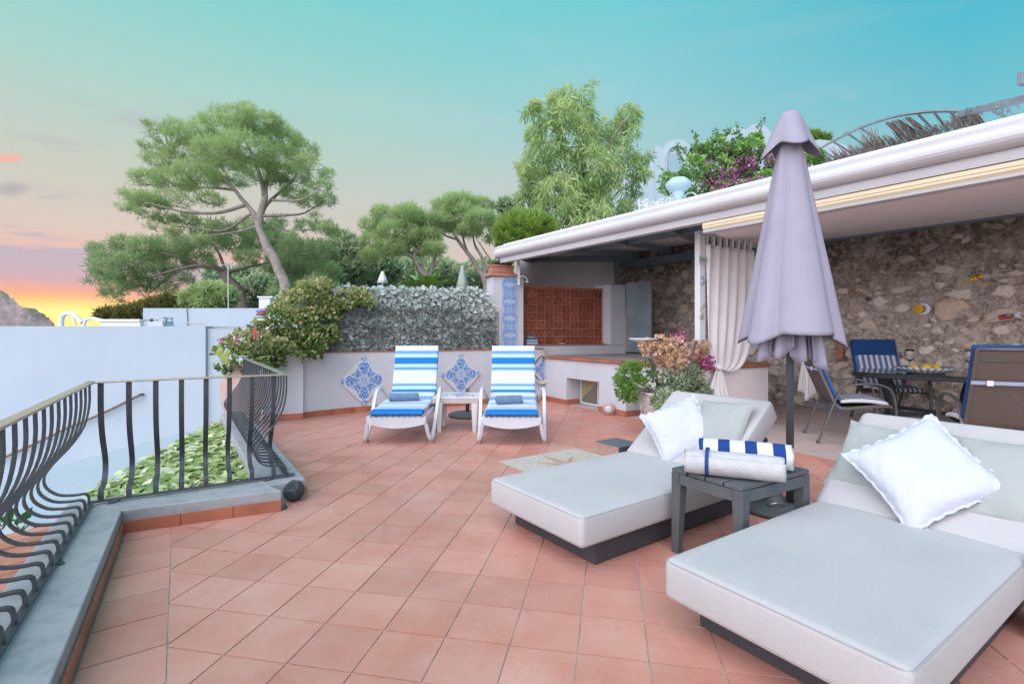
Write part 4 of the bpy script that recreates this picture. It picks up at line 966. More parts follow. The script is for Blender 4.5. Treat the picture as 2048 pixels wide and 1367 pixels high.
def curtain(rod0, rod1, tie, top_z, tail_z, label, flip=1, narrow=1.0, ringn=8):
    root = empty('curtain', label=label, cat='curtain')
    d = (rod1-rod0); W = d.length; d.normalize(); nn = Vector((d.y, -d.x, 0)); nn = nn if nn.dot(-rod0) > 0 else -nn
    MB().tube([rod0, rod1], .013, 8).build('rod', WHITEP, root, True)
    nu, nv = 90, 48; V = []
    for i in range(nu):
        u = i/(nu-1); x = u*W*narrow
        sag = .10+.30*u
        P0 = rod0+d*x+Vector((0,0,top_z-rod0.z)); P1 = rod0+d*x*1.0+Vector((0,0,tie.z+.55-rod0.z)); P2 = rod0+d*(x*.86)+Vector((0,0,tie.z-sag*.75-rod0.z)); P3 = tie
        for j in range(nv):
            v = j/(nv-1); a = 1-v
            p = P0*a**3+P1*3*a*a*v*1+P2*3*a*v*v+P3*v**3
            fold = .030*math.sin(u*PI*2*5.5+.8*math.sin(v*3))*(1-.55*v)+.012*math.sin(u*37+v*4)
            squeeze = (1-v)**.4
            p = p+nn*(fold*squeeze+.02+.05*math.sin(v*PI)*u)
            V.append(p)
    V = np.array([tuple(p) for p in V]); Fc = np.array([(a*nv+b_, a*nv+nv+b_, a*nv+nv+b_+1, a*nv+b_+1) for a in range(nu-1) for b_ in range(nv-1)])
    o = np_mesh('drape', V, Fc, CURT, root, smooth=True); md = o.modifiers.new('solid', 'SOLIDIFY'); md.thickness = .003
    # tab loops
    for q in range(ringn):
        x = W*narrow*(q+.35)/ringn; a = rod0+d*x
        MB().strip([a+Vector((0,0,top_z-rod0.z-.01))+nn*.015, a+Vector((0,0,-.02))+nn*.018, a+Vector((0,0,.017)), a+Vector((0,0,-.02))-nn*.018, a+Vector((0,0,top_z-rod0.z-.01))-nn*.01], d, .045, .003).build('tab', CURT, root)
    # knot and tails
    kb = MB(); kb.ball(tie+nn*.03, .055, 12, 8, (1,.8,.8)); kb.build('knot', CURT, root, True)
    for sgn, ln, sp in ((-1, .9, .55), (1, 1.0, .35)):
        tv = []; nu2, nv2 = 26, 16
        for i in range(nu2):
            u = i/(nu2-1)*2-1
            for j in range(nv2):
                v = j/(nv2-1); ww = (.02+.10*v**.8)
                z = tie.z-(tie.z-tail_z)*ln*v*(1-.12*(u*sgn+1)/2)
                x = sgn*sp*.18*v+u*ww
                tv.append(tuple(tie+d*x+nn*(.03+.016*math.sin(u*9+sgn)*v**.6+.01*sgn)+Vector((0,0,z-tie.z))))
        o = np_mesh('tail', np.array(tv), np.array([(a*nv2+b_, a*nv2+nv2+b_, a*nv2+nv2+b_+1, a*nv2+b_+1) for a in range(nu2-1) for b_ in range(nv2-1)]), CURT, root, smooth=True)
        md = o.modifiers.new('solid', 'SOLIDIFY'); md.thickness = .003
    return root
r0 = Vector((*(pc+ed*.05+enn*.02), H-(467-HY)*6.1/F)); r1_ = r0+Vector((ed.x, ed.y, 0))*.95+Vector((0,0,.0))
tie = Vector((*(pc+ed*.13+enn*.14), H-(735-HY)*6.0/F))
curtain(r0, r1_, tie, r0.z-.13, .35, 'white cotton curtain hung by tabs and knotted beside the platform')
r2 = Vector((3.99,7.0,2.42)); e2_ = Vector((ed.x,ed.y,0))
curtain(r2, r2+e2_*.35, Vector((4.0,6.86,1.05)), 2.3, .27, 'second white curtain knotted behind the closed parasol', ringn=4, narrow=.8)

# ================================================================ DAYBEDS
def rounded_slab(L_, W_, Hh, r, name, m, par, n=26, puff=.012, wr=.005, seed=0):
    """soft cushion block: origin at centre bottom; rounded, slightly puffed top"""
    bm = bmesh.new(); bmesh.ops.create_cube(bm, size=1)
    for v in bm.verts: v.co = Vector((v.co.x*L_, v.co.y*W_, (v.co.z+.5)*Hh))
    bmesh.ops.bevel(bm, geom=list(bm.edges), offset=r, segments=4, profile=.5, affect='EDGES')
    # inner cuts for puff
    for axis, L2 in ((0, L_), (1, W_)):
        for q in range(1, 14):
            co = [0,0,0]; no = [0,0,0]; co[axis] = -L2/2+L2*q/14; no[axis] = 1
            bmesh.ops.bisect_plane(bm, geom=list(bm.verts)+list(bm.edges)+list(bm.faces), plane_co=co, plane_no=no)
    for v in bm.verts:
        x, y = v.co.x/(L_/2), v.co.y/(W_/2)
        f = max(0, (1-x**4))*max(0, (1-y**4))
        if v.co.z > Hh*.6: v.co.z += puff*f+wr*mn.noise(Vector((v.co.x*5, v.co.y*5, seed)))*f
        sx = 1+puff*.6*max(0,1-(v.co.z/Hh*2-1)**2)/L_; v.co.x *= sx; v.co.y *= 1+puff*.6*max(0,1-(v.co.z/Hh*2-1)**2)/W_
    me = bpy.data.meshes.new(name); bm.to_mesh(me); bm.free(); me.polygons.foreach_set('use_smooth', [True]*len(me.polygons)); me.materials.append(m)
    return link(name, me, None, par)
def seam_loop(L_, W_, z, r, m, par):
    pts = []
    for cx_, cy_, a0 in ((L_/2-r, W_/2-r, 0), (-L_/2+r, W_/2-r, 90), (-L_/2+r, -W_/2+r, 180), (L_/2-r, -W_/2+r, 270)):
        for q in range(5): a = R(a0+q*22.5); pts.append((cx_+r*math.cos(a), cy_+r*math.sin(a), z))
    MB().tube(pts, .0026, 5, closed=True).build('piping', m, par, True)
PIPE = mat('grey_piping_cord', (.33,.35,.38), None, rough=.9)
def daybed(o, ang, label, tray_side):
    """o = foot left corner (x,y); local x along the bed towards the head, local y to the left of travel (away)"""
    root = empty('daybed', (o.x, o.y, 0), ang, label, 'daybed', 'upholstered daybeds on the terrace')
    Lb, Wb, TK = 1.40, .82, .165; ZM = .30
    f = MB(); f.box((1.05,-.41,.072), (1.80,.70,.135)); f.build('base', CHARM, root, bev=.004)
    MB().box((.98,-.41,.137), (1.78,.76,.012)).build('slat_board', CHARM, root)
    m_ = rounded_slab(Lb, Wb, TK, .028, 'mattress', MATT, root); m_.location = (Lb/2, -Wb/2, ZM-TK)
    p = empty('x') if False else None
    seam = seam_loop(Lb-.006, Wb-.006, TK-.012, .03, PIPE, m_)
    br = rounded_slab(.74, Wb, TK, .028, 'backrest_cushion', MATT, root, puff=.008)
    br.location = (Lb-.03+.37*math.cos(R(36))-.05, -Wb/2, .27+.37*math.sin(R(36))-.11); br.rotation_euler = (0, -R(36), 0)
    seam_loop(.734, Wb-.006, TK-.012, .03, PIPE, br)
    b_ = MB(); 
    for yy in (-.08, -.74): b_.beam((1.55,yy,.13),(1.88,yy,.44), .03, .03)
    b_.build('backrest_support', CHARM, root)
    # side tray
    ys = .02 if tray_side > 0 else -.84; TXP = 1.31 if tray_side > 0 else 1.25
    sg = 1 if tray_side > 0 else -1
    tr = MB().box((TXP, ys+sg*.004, .165), (.24,.008,.315)).build('side_panel', CHARM, root)
    tr2 = MB().box((TXP, ys+sg*.128, .3265), (.24,.255,.007)).build('side_tray', TRAYM, root, bev=.002)
    for xx, zz in ((TXP-.08,.10),(TXP-.03,.155)):
        MB().ball((xx, ys+sg*.012, zz), .008, 8, 5).build('bolt', CHR, root, True)
    return root
TRAYM = mat('slate_tray_metal', (.115,.135,.16), None, rough=.4)
dA = daybed(Vector((-.137,3.12)), math.atan2(.583,.813), 'light grey daybed nearest the white loungers with one white pillow and dark side tray', 1)
dB = daybed(Vector((.609,2.02)), math.atan2(.557,.83), 'light grey daybed closest to the camera at lower right', -1)
# pillows
def pillow(name, w_, h_, th, m, M_, label, cat='pillow', group=None, frill=0, seed=1, n=30, pinch=.10):
    V = []; nn_ = n+1
    for side in (1, -1):
        for i in range(nn_):
            for j in range(nn_):
                u, v = i/n*2-1, j/n*2-1
                e = max(0, (1-abs(u)**2.6)*(1-abs(v)**2.6))**.55
                x = u*w_/2*(1-pinch*(1-abs(v)**2)*abs(u)**2*1.0+.0); y = v*h_/2*(1-pinch*(1-abs(u)**2)*abs(v)**2)
                wr = .009*mn.noise(Vector((u*2.6+seed, v*2.6, side*3)))+.0045*mn.noise(Vector((u*7+seed, v*7-seed, side)))
                z = side*(th/2*e)+wr*min(1, e*3)
                V.append((x, y, z))
    Fc = []
    for s_ in range(2):
        b0 = s_*nn_*nn_
        for i in range(n):
            for j in range(n):
                q = (b0+i*nn_+j, b0+(i+1)*nn_+j, b0+(i+1)*nn_+j+1, b0+i*nn_+j+1); Fc.append(q if s_ == 0 else q[::-1])
    o = np_mesh(name, np.array(V), np.array(Fc), m, None, smooth=True); o.matrix_world = M_; o['label'] = label; o['category'] = cat
    if group: o['group'] = group
    if frill:
        fr = []; cnt = 0; k_ = 44
        ring = []
        for s_ in range(4):
            for q in range(k_):
                t = q/k_*2-1; u, v = ((t,-1),(1,t),(-t,1),(-1,-t))[s_]
                ring.append((u*w_/2*(1-pinch*(1-abs(v)**2)*abs(u)**2), v*h_/2*(1-pinch*(1-abs(u)**2)*abs(v)**2), u, v))
        M = len(ring); V = []
        for q, (x, y, u, v) in enumerate(ring):
            d = Vector((x/w_, y/h_)); mx_ = max(abs(u), abs(v)); d = Vector((u if abs(u) > .97 else u*.25, v if abs(v) > .97 else v*.25)).normalized()
            ph = q*1.05+seed
            for r_ in range(4):
                t = r_/3; V.append((x+d.x*(frill*t)-d.x*.008, y+d.y*(frill*t)-d.y*.008, (.010*math.sin(ph)+.005*math.sin(ph*2.3))*t+.0))
        Fc = [(q*4+r_, ((q+1)%M)*4+r_, ((q+1)%M)*4+r_+1, q*4+r_+1) for q in range(M) for r_ in range(3)]
        f_ = np_mesh('ruffle', np.array(V), np.array(Fc), m, None, smooth=True); f_.parent = o
        md = f_.modifiers.new('solid', 'SOLIDIFY'); md.thickness = .002
    return o
def onbed(bed, lx, ly, lz, rx, ry, rz_, order='XYZ'):
    from mathutils import Euler
    Mb = Matrix.Translation(bed.location) @ Matrix.Rotation(bed.rotation_euler.z, 4, 'Z')
    return Mb @ Matrix.Translation((lx, ly, lz)) @ Euler((rx, ry, rz_), order).to_matrix().to_4x4()
def lean(bed, lx, ly, lz, tilt, roll, yaw=0):
    """pillow standing as a diamond/square leaning on the backrest; face normal points to the foot end and up"""
    Mb = Matrix.Translation(bed.location) @ Matrix.Rotation(bed.rotation_euler.z+yaw, 4, 'Z')
    Mb = Matrix.Translation(bed.location) @ Matrix.Rotation(bed.rotation_euler.z, 4, 'Z')
    return Mb @ Matrix.Translation((lx, ly, lz)) @ Matrix.Rotation(yaw, 4, 'Z') @ Matrix.Rotation(-tilt, 4, 'Y') @ Matrix.Rotation(roll, 4, 'Z')
pillow('cushion', .44, .40, .13, PILG, lean(dA, 1.53,-.60,.54, R(50), R(4)), 'sage grey cushion behind the white pillow on the nearer-to-loungers daybed', group=None, seed=3)
pillow('ruffled_pillow', .43, .43, .15, PILW, lean(dA, 1.40,-.37,.50, R(52), R(28), R(32)), 'white ruffled pillow standing on the daybed beside the rolled towels', frill=.018, seed=5)
pillow('cushion', .46, .42, .13, PILG, lean(dB, 1.50,-.66,.52, R(48), R(2)), 'sage grey cushion at the right behind the big white pillow', seed=8)
pillow('cushion', .44, .40, .12, PILG, lean(dB, 1.50,-.19,.52, R(48), R(-3)), 'sage grey cushion peeping out left behind the big white pillow', seed=18)
pillow('ruffled_pillow', .46, .46, .15, PILW, lean(dB, 1.38,-.42,.53, R(50), R(40), R(14)), 'large white ruffled pillow on the closest daybed', frill=.02, seed=9)

# ================================================================ DARK SIDE TABLE
tA, tB, tC = Vector((.925,2.80)), Vector((1.10,2.395)), Vector((1.635,2.785))
ux = (tA-tB).normalized(); uy = (tC-tB).normalized(); tw_, tl_ = .45, .66; uy = Vector((-ux.y, ux.x)); uy = uy if uy.dot(tC-tB) > 0 else -uy
uy = Vector((.85,.527)).normalized(); ux = Vector((-uy.y, uy.x)); tl_ = .60; tw_ = .43; ZTb = .462
st = empty('side_table', (tB.x, tB.y, 0), math.atan2(uy.y, uy.x), 'charcoal slatted plastic side table between the two daybeds', 'side table')
# local x along uy (length tl_), local y along ux (width tw_)
for i in range(4):
    w1 = tw_/4; MB().box((tl_/2, w1*(i+.5), ZTb-.011), (tl_-.004 if i in (1,2) else tl_, w1-.011, .022)).build('slat', CHAR, st, bev=.004)
MB().box((tl_/2, .012, ZTb-.052), (tl_-.10, .022, .055)).box((tl_/2, tw_-.012, ZTb-.052), (tl_-.10, .022, .055)).box((.012, tw_/2, ZTb-.052), (.022, tw_-.10, .055)).box((tl_-.012, tw_/2, ZTb-.052), (.022, tw_-.10, .055)).build('apron', CHAR, st)
for x in (.032, tl_-.032):
    for y in (.032, tw_-.032):
        sx, sy = (1 if x < .1 else -1), (1 if y < .1 else -1)
        a = .031; b_ = .021
        v = [(x+i*a, y+j*a, ZTb-.023) for i, j in ((-1,-1),(1,-1),(1,1),(-1,1))]+[(x-sx*.01+i*b_, y-sy*.01+j*b_, 0) for i, j in ((-1,-1),(1,-1),(1,1),(-1,1))]
        MB().add(v, [(0,1,2,3),(7,6,5,4)]+[(i,i+4,(i+1)%4+4,(i+1)%4) for i in range(4)]).build('leg', CHAR, st, bev=.004)
# rolled towels
def towel(name, L_, r, flat, m, M_, label, turns=3.2, seed=1, group=None, th=.011):
    n = 90; V = []; nl = 26; cs_ = []
    for q in range(n+1):
        t = q/n; a = turns*2*PI*t; rr = r*(.16+.84*t); cs_.append((rr*math.cos(a), rr*math.sin(a)*flat))
    for s_ in range(nl+1):
        y = (s_/nl-.5)*L_; e = 1-.05*abs(s_/nl*2-1)**6
        for q, (x, z) in enumerate(cs_):
            sh_ = .006*math.sin(q*.21+seed)+.004*math.sin(q*.7)
            wob = .0035*mn.noise(Vector((x*18+seed, y*9, z*18)))
            V.append((x*e*(1+wob*12), y+sh_*(1 if s_ in (0,nl) else .3), z*e*(1+wob*10)))
    w_ = n+1; Fc = [(a*w_+b_, a*w_+b_+1, (a+1)*w_+b_+1, (a+1)*w_+b_) for a in range(nl) for b_ in range(n)]
    o = np_mesh(name, np.array(V), np.array(Fc), m, None, smooth=True)
    uvl = o.data.uv_layers.new(name='UVMap'); li = np.zeros(len(o.data.loops), dtype=np.int32); o.data.loops.foreach_get('vertex_index', li)
    uv = np.column_stack([(li % w_)/n, (li//w_)/nl]).astype(np.float32); uvl.data.foreach_set('uv', uv.ravel())
    md = o.modifiers.new('solid', 'SOLIDIFY'); md.thickness = th; md.offset = -1
    o.matrix_world = M_
    return tag(o, label, 'towel', group)
TNAVY = stripes('navy_cream_towel_stripes', [(0,(.015,.05,.22)),(.44,(.60,.61,.60))], 3.4, 1, .30, .95)
def tmat(p, ang, roll=0): return Matrix.Translation(p) @ Matrix.Rotation(ang-PI/2, 4, 'Z') @ Matrix.Rotation(roll, 4, 'Y')
tc_ = tB+ux*.16+uy*.24; ang = math.atan2(uy.y, uy.x)
# left ends rest towards the daybed pillow
ta = math.atan2(-.42,1.0)+.0
pW = G(1480, 945, .52); pW = Vector((1.13, 2.575, ZTb+.066)); 
pN = Vector((1.285, 2.77, ZTb+.068))
towel('rolled_towel', .46, .077, .78, TOWELW, tmat(pW, R(-24)), 'white rolled towel with navy ribbon on the dark side table', seed=2, turns=3.1)
rb = MB(); 
ring = [(.089*math.cos(2*PI*q/28), 0, .089*.80*math.sin(2*PI*q/28)) for q in range(28)]
rbo = MB().strip(ring+[ring[0]], (0,1,0), .018, .003).build('ribbon', NAVY, [o for o in C.objects if o.get('label','').startswith('white rolled towel with navy')][0]); rbo.location = (0, -.12, 0)
towel('rolled_towel', .46, .076, .82, TNAVY, tmat(pN, R(-24)), 'navy and cream striped rolled towel behind the white one', seed=6, turns=3.3)

# ================================================================ WHITE LOUNGERS
SEATST = [(0,(.58,.62,.68)),(.10,(.58,.62,.68)),(.11,(.14,.33,.62)),(.15,(.12,.30,.62)),(.18,(.42,.58,.82)),(.235,(.42,.58,.82)),(.245,(.015,.17,.50)),(.36,(.015,.17,.50)),(.375,(.40,.56,.80)),(.43,(.40,.56,.80)),(.44,(.10,.28,.60)),(.48,(.12,.32,.62)),(.50,(.57,.61,.68)),(.74,(.58,.62,.68)),(.76,(.12,.30,.60)),(.79,(.12,.32,.62)),(.81,(.42,.58,.82)),(.86,(.42,.58,.82)),(.875,(.015,.17,.50)),(.965,(.015,.17,.50)),(.98,(.42,.58,.82))]
# v runs from head (0) to foot
CUSH = stripes('blue_white_cushion_stripes', SEATST, 1.0, 1, 0, .9, 'LINEAR', .004)
SEAT2 = [(0,(.42,.58,.82)),(.07,(.42,.58,.82)),(.08,(.57,.61,.68)),(.20,(.57,.61,.68)),(.22,(.12,.32,.62)),(.26,(.12,.32,.62)),(.28,(.42,.58,.82)),(.31,(.10,.28,.58)),(.34,(.12,.3,.6)),(.36,(.58,.62,.68)),(.52,(.58,.62,.68)),(.54,(.12,.32,.62)),(.58,(.42,.58,.82)),(.64,(.58,.62,.68)),(.78,(.58,.62,.68)),(.795,(.12,.32,.62)),(.83,(.42,.58,.82)),(.885,(.42,.58,.82)),(.90,(.015,.17,.50)),(1,(.015,.17,.50))]
CUSH2 = stripes('blue_white_seat_stripes', SEAT2, 1.0, 1, 0, .9, 'LINEAR', .004)
def path_cushion(name, path, w_, th, m, par, nx=18, puff=.012, uvs=(0,1), sag=0, uscale=1):
    """closed soft strip following path [(y,z)] ; v = arc length fraction"""
    P = catmull([(0,y,z) for y, z in path], 8); n = len(P); ln = [0]
    for i in range(1, n): ln.append(ln[-1]+(P[i]-P[i-1]).length)
    V = []; UV = []; m_ = 2*nx
    for i, p in enumerate(P):
        d = (P[min(i+1,n-1)]-P[max(i-1,0)]).normalized(); nn = Vector((0,-d.z,d.y)); nn = nn if nn.z > -.1 or True else nn
        tt = ln[i]/ln[-1]; e = (1-abs(tt*2-1)**14)**.5 if 0 < tt < 1 else .05
        for k_ in range(m_):
            a = 2*PI*k_/m_; ca, sa = math.cos(a), math.sin(a)
            x = w_/2*math.copysign(abs(ca)**.22, ca); z = th/2*e*math.copysign(abs(sa)**.45, sa)
            if sa > 0: z += puff*(1-abs(x/(w_/2))**4)*e+.004*mn.noise(Vector((x*8, i*.35, 3)))
            V.append(tuple(p+Vector((x,0,0))+nn*z)); UV.append((x/w_+.5, uvs[0]+(uvs[1]-uvs[0])*tt))
    Fc = [(i*m_+k_, i*m_+(k_+1)%m_, (i+1)*m_+(k_+1)%m_, (i+1)*m_+k_) for i in range(n-1) for k_ in range(m_)]
    o = np_mesh(name, np.array(V), np.array(Fc), m, par, smooth=True)
    uvl = o.data.uv_layers.new(name='UVMap'); li = np.zeros(len(o.data.loops), dtype=np.int32); o.data.loops.foreach_get('vertex_index', li)
    uvl.data.foreach_set('uv', np.array(UV, dtype=np.float32)[li].ravel()); return o
def lounger(x, y, rz_, label):
    """local: y from foot (0) to head; """
    root = empty('sun_lounger', (x, y, 0), rz_, label, 'sun lounger', 'white loungers by the tiled wall')
    w_ = .60; zs_ = .30
    # front apron (curved) and side rails
    pr_ = MB(); n = 14
    for i in range(n):
        x0_, x1_ = -w_/2+w_*i/n, -w_/2+w_*(i+1)/n
        d0 = .075+.045*(1-(2*i/n-1)**2); d1_ = .075+.045*(1-(2*(i+1)/n-1)**2)
        pr_.add([(x0_,.0,zs_-d0),(x1_,.0,zs_-d1_),(x1_,.0,zs_),(x0_,.0,zs_),(x0_,.028,zs_-d0),(x1_,.028,zs_-d1_),(x1_,.028,zs_),(x0_,.028,zs_)], [(0,1,2,3),(5,4,7,6),(3,2,6,7),(1,0,4,5)]+([(0,3,7,4)] if i == 0 else [])+([(1,5,6,2)] if i == n-1 else []))
    pr_.build('front_apron', PLASTIC, root)
    for sx in (-1, 1):
        MB().strip([(sx*w_/2, 0, zs_-.03), (sx*w_/2, .9, zs_-.02), (sx*w_/2, 1.75, zs_-.03)], (1,0,0), .035, .07).build('side_rail', PLASTIC, root, bev=.008)
        # sled shaped front leg loop: rail -> out -> foot -> back up to the arm
        lp_ = catmull([(sx*(w_/2-.04), .03, zs_-.02), (sx*(w_/2+.01), .03, .22), (sx*(w_/2+.03), .06, .12), (sx*(w_/2+.055), .10, .045), (sx*(w_/2+.06), .17, .045), (sx*(w_/2+.065), .40, .20), (sx*(w_/2+.075), .62, .42), (sx*(w_/2+.075), .75, .505), (sx*(w_/2+.07), .95, .50), (sx*(w_/2+.03), 1.08, .36), (sx*(w_/2+.01), 1.2, .28)], 6)
        MB().strip(lp_, (1,0,0), .040, .030).build('leg', PLASTIC, root, bev=.006)
        MB().box((sx*(w_/2+.055), .13, .014), (.05,.06,.028)).build('foot', mat('worn_rubber_foot', (.22,.19,.15)) if False else FOOTM, root)
        MB().beam((sx*w_/2, 1.5, zs_-.05), (sx*(w_/2+.03), 1.62, 0), .05, .04).build('leg', PLASTIC, root, bev=.006)
    for i in range(9):
        xx = -w_/2+w_*(i+1)/10
        MB().box((xx, .012+.3, zs_+.004), (.022,.62,.014)).build('slat', PLASTIC, root)
    for i in range(5): MB().box((0, .75+i*.18, zs_-.01), (w_-.05,.07,.014)).build('slat', PLASTIC, root)
    # back panel
    b0, b1 = Vector((0,1.13,zs_+.04)), Vector((0,1.40,zs_+.70))
    for sx in (-1, 1): MB().beam(b0+Vector((sx*(w_/2-.03),0,0)), b1+Vector((sx*(w_/2-.03),.01,.0)), .035, .03).build('back_rail', PLASTIC, root, bev=.006)
    for i in range(6):
        p = b0.lerp(b1, (i+.7)/6.4); MB().beam(p+Vector((-w_/2+.05,.01,0)), p+Vector((w_/2-.05,.01,0)), .012, .05).build('slat', PLASTIC, root)
    path_cushion('back_cushion', [(1.375,zs_+.725),(1.34,zs_+.60),(1.25,zs_+.38),(1.15,zs_+.16),(1.09,zs_+.085)], .57, .055, CUSH, root)
    path_cushion('seat_cushion', [(1.12,zs_+.115),(1.02,zs_+.115),(.82,zs_+.075),(.4,zs_+.05),(.05,zs_+.045),(-.03,zs_+.035)], .57, .060, CUSH2, root)
    return root
FOOTM = mat('worn_rubber_foot', (.20,.17,.14), (.3,.27,.22), 30, .8)
lounger(-1.235, 5.36, R(1.5), 'white plastic sun lounger with blue striped cushion, left of the small white table')
lounger(-.005, 5.33, R(-1.0), 'white plastic sun lounger with blue striped cushion, right of the small white table')
# rolled towels on loungers
towel('rolled_towel', .34, .052, .85, DENIM, tmat(Vector((-1.285,5.98,.435)), R(10)), 'slate blue rolled towel on the left lounger', seed=4, group='rolled towels on the loungers')
towel('rolled_towel', .30, .056, .85, DENIM, tmat(Vector((-.035,5.80,.425)), R(14)), 'slate blue rolled towel on the right lounger', seed=11, group='rolled towels on the loungers')
# white side table
wt = empty('side_table', (-.665,6.24,0), R(0), 'small square white plastic side table between the loungers', 'side table')
ZW = .425
MB().prism([(-.285,-.23),(.285,-.23),(.285,.31),(-.285,.31)], ZW-.012, ZW).build('table_top', TABW := mat('ivory_plastic', (.68,.68,.66), (.62,.62,.60), 5, .4), wt, bev=.006)
v = []
for z, e in ((ZW-.013, 0), (ZW-.075, -.03)):
    v += [(-.28-e*-1 if False else -.28-e*1*-1*-1*0-(-e), -.225+(-e), z), (.28-(-e), -.225+(-e), z), (.28-(-e), .305-(-e), z), (-.28+(-e), .305-(-e), z)]
MB().add(v, [(0,1,5,4),(1,2,6,5),(2,3,7,6),(3,0,4,7)]).build('apron', TABW, wt)
for x, y in ((-.225,-.17),(.225,-.17),(-.225,.25),(.225,.25)):
    a, b_ = .042, .022; sx = -1 if x < 0 else 1; sy = -1 if y < 0 else 1
    v = [(x+i*a-sx*.01, y+j*a*.6, ZW-.05) for i, j in ((-1,-1),(1,-1),(1,1),(-1,1))]+[(x+i*b_-sx*.012, y+j*b_, 0) for i, j in ((-1,-1),(1,-1),(1,1),(-1,1))]
    MB().add(v, [(0,1,2,3),(7,6,5,4)]+[(i,i+4,(i+1)%4+4,(i+1)%4) for i in range(4)]).build('leg', TABW, wt, bev=.004)
bt = link('decorative_tile', tile_plane('decorative_tile', Vector((-.68,6.08,ZW+.003)), Vector((.82,.57,0)), Vector((-.57,.82,0)), .26, (-1,-1,1,1), AZ, None).data) if False else tile_plane('decorative_tile', Vector((-.66,6.03,ZW+.002)), Vector((.80,.60,0)), Vector((-.60,.80,0)), .25, (-1.02,-1.02,1.02,1.02), AZ, None)
tag(bt, 'blue and white patterned tile lying on the white side table', 'tile')
# parasol base behind the white table
pb_ = empty('parasol_stand', (-.64,7.22,0), 0, 'empty dark parasol base behind the small white table', 'parasol base')
MB().lathe([(.27,0),(.275,.03),(.25,.05),(.12,.065),(.06,.07),(.0,.07)], n=36).build('plate', CHAR, pb_, True)
MB().tube([(0,0,.07),(0,0,.40)], .027, 14).build('tube', CHAR, pb_, True)
for i in range(4): a = PI/4+i*PI/2; MB().ball((.22*math.cos(a),.22*math.sin(a),.02), .03, 8, 5).build('wheel', CHAR, pb_, True)

# ================================================================ CLOSED PARASOL
px_ = 1580; py_ = 3.42; pX = pxx(px_, py_)
SEAM = mat('lilac_seam_thread', (.30,.28,.36), None, rough=.9)
um = empty('parasol', (pX, py_, 0), 0, 'tall closed lilac grey parasol standing behind the side table', 'parasol')
MB().tube([(0,0,.03),(0,0,2.62)], .024, 16).build('pole', CHARP := mat('dark_grey_pole', (.075,.085,.095), None, rough=.35), um, True)
MB().lathe([(.23,0),(.235,.025),(.21,.04),(.06,.055),(.04,.12),(.035,.16)], (-.10,.0,0), 30).build('base', CHAR, um, True)
MB().tube(catmull([(-.20,-.08,.055),(-.17,-.11,.075),(-.12,-.11,.078),(-.09,-.09,.055)], 4), .006, 6).build('handle', CHR, um, True)
nA_, nZ_ = 144, 60; V = []
ztop_ = H-(262-HY)*py_/F
lobes = [(-2.75,.42,.05),(-1.60,.78,-.05),(-.38,.46,.10),(.60,.45,.08),(1.55,.5,.05),(2.5,.42,.05)]
def canopy_r(a, t):
    """a angle (0=+x, -pi/2 = towards camera), t 0 top..1 hem"""
    R0 = .055+.208*t**.92
    f = 0
    for (c_, amp, _) in lobes:
        d = (a-c_+PI) % (2*PI)-PI; f = max(f, math.exp(-(abs(d)/amp)**2.8))
    return R0*(.74+.46*f*(.35+.65*t))
def hem(a):
    z = 0
    for (c_, amp, dz) in lobes:
        d = (a-c_+PI) % (2*PI)-PI; z = max(z, math.exp(-(abs(d)/amp)**2)*(.055+dz*.6))
    return -z
zh = H-(663-HY)*py_/F
for j in range(nZ_):
    t = j/(nZ_-1)
    for i in range(nA_):
        a = 2*PI*i/nA_; r = canopy_r(a, t); zz_ = ztop_+(zh-ztop_)*t+hem(a)*t**3*1.0
        r *= 1+.012*mn.noise(Vector((math.cos(a)*2, math.sin(a)*2, t*5)))+.022*t*mn.noise(Vector((math.cos(a)*5, math.sin(a)*5, t*2.2)))+.008*mn.noise(Vector((math.cos(a)*14, math.sin(a)*14, t*4)))
        V.append((r*math.cos(a)*1.06, r*math.sin(a), zz_))
Fc = [(j*nA_+i, j*nA_+(i+1)%nA_, (j+1)*nA_+(i+1)%nA_, (j+1)*nA_+i) for j in range(nZ_-1) for i in range(nA_)]
o = np_mesh('canopy', np.array(V), np.array(Fc), UMBR, um, smooth=True); md = o.modifiers.new('solid', 'SOLIDIFY'); md.thickness = .004
for (c_, amp, _) in lobes:   # sewn panel seams and hem
    MB().tube([(canopy_r(c_+amp*.9, t)*math.cos(c_+amp*.9)*1.06*1.004, canopy_r(c_+amp*.9, t)*math.sin(c_+amp*.9)*1.004, ztop_+(zh-ztop_)*t+hem(c_+amp*.9)*t**3) for t in np.linspace(0,1,24)], .0022, 4).build('seam', SEAM, um, True)
MB().tube([(canopy_r(a, .985)*math.cos(a)*1.06*1.003, canopy_r(a, .985)*math.sin(a)*1.003, ztop_+(zh-ztop_)*.985+hem(a)*.985**3) for a in np.linspace(0, 2*PI, 145)[:-1]], .0022, 4, closed=True).build('hem_seam', SEAM, um, True)
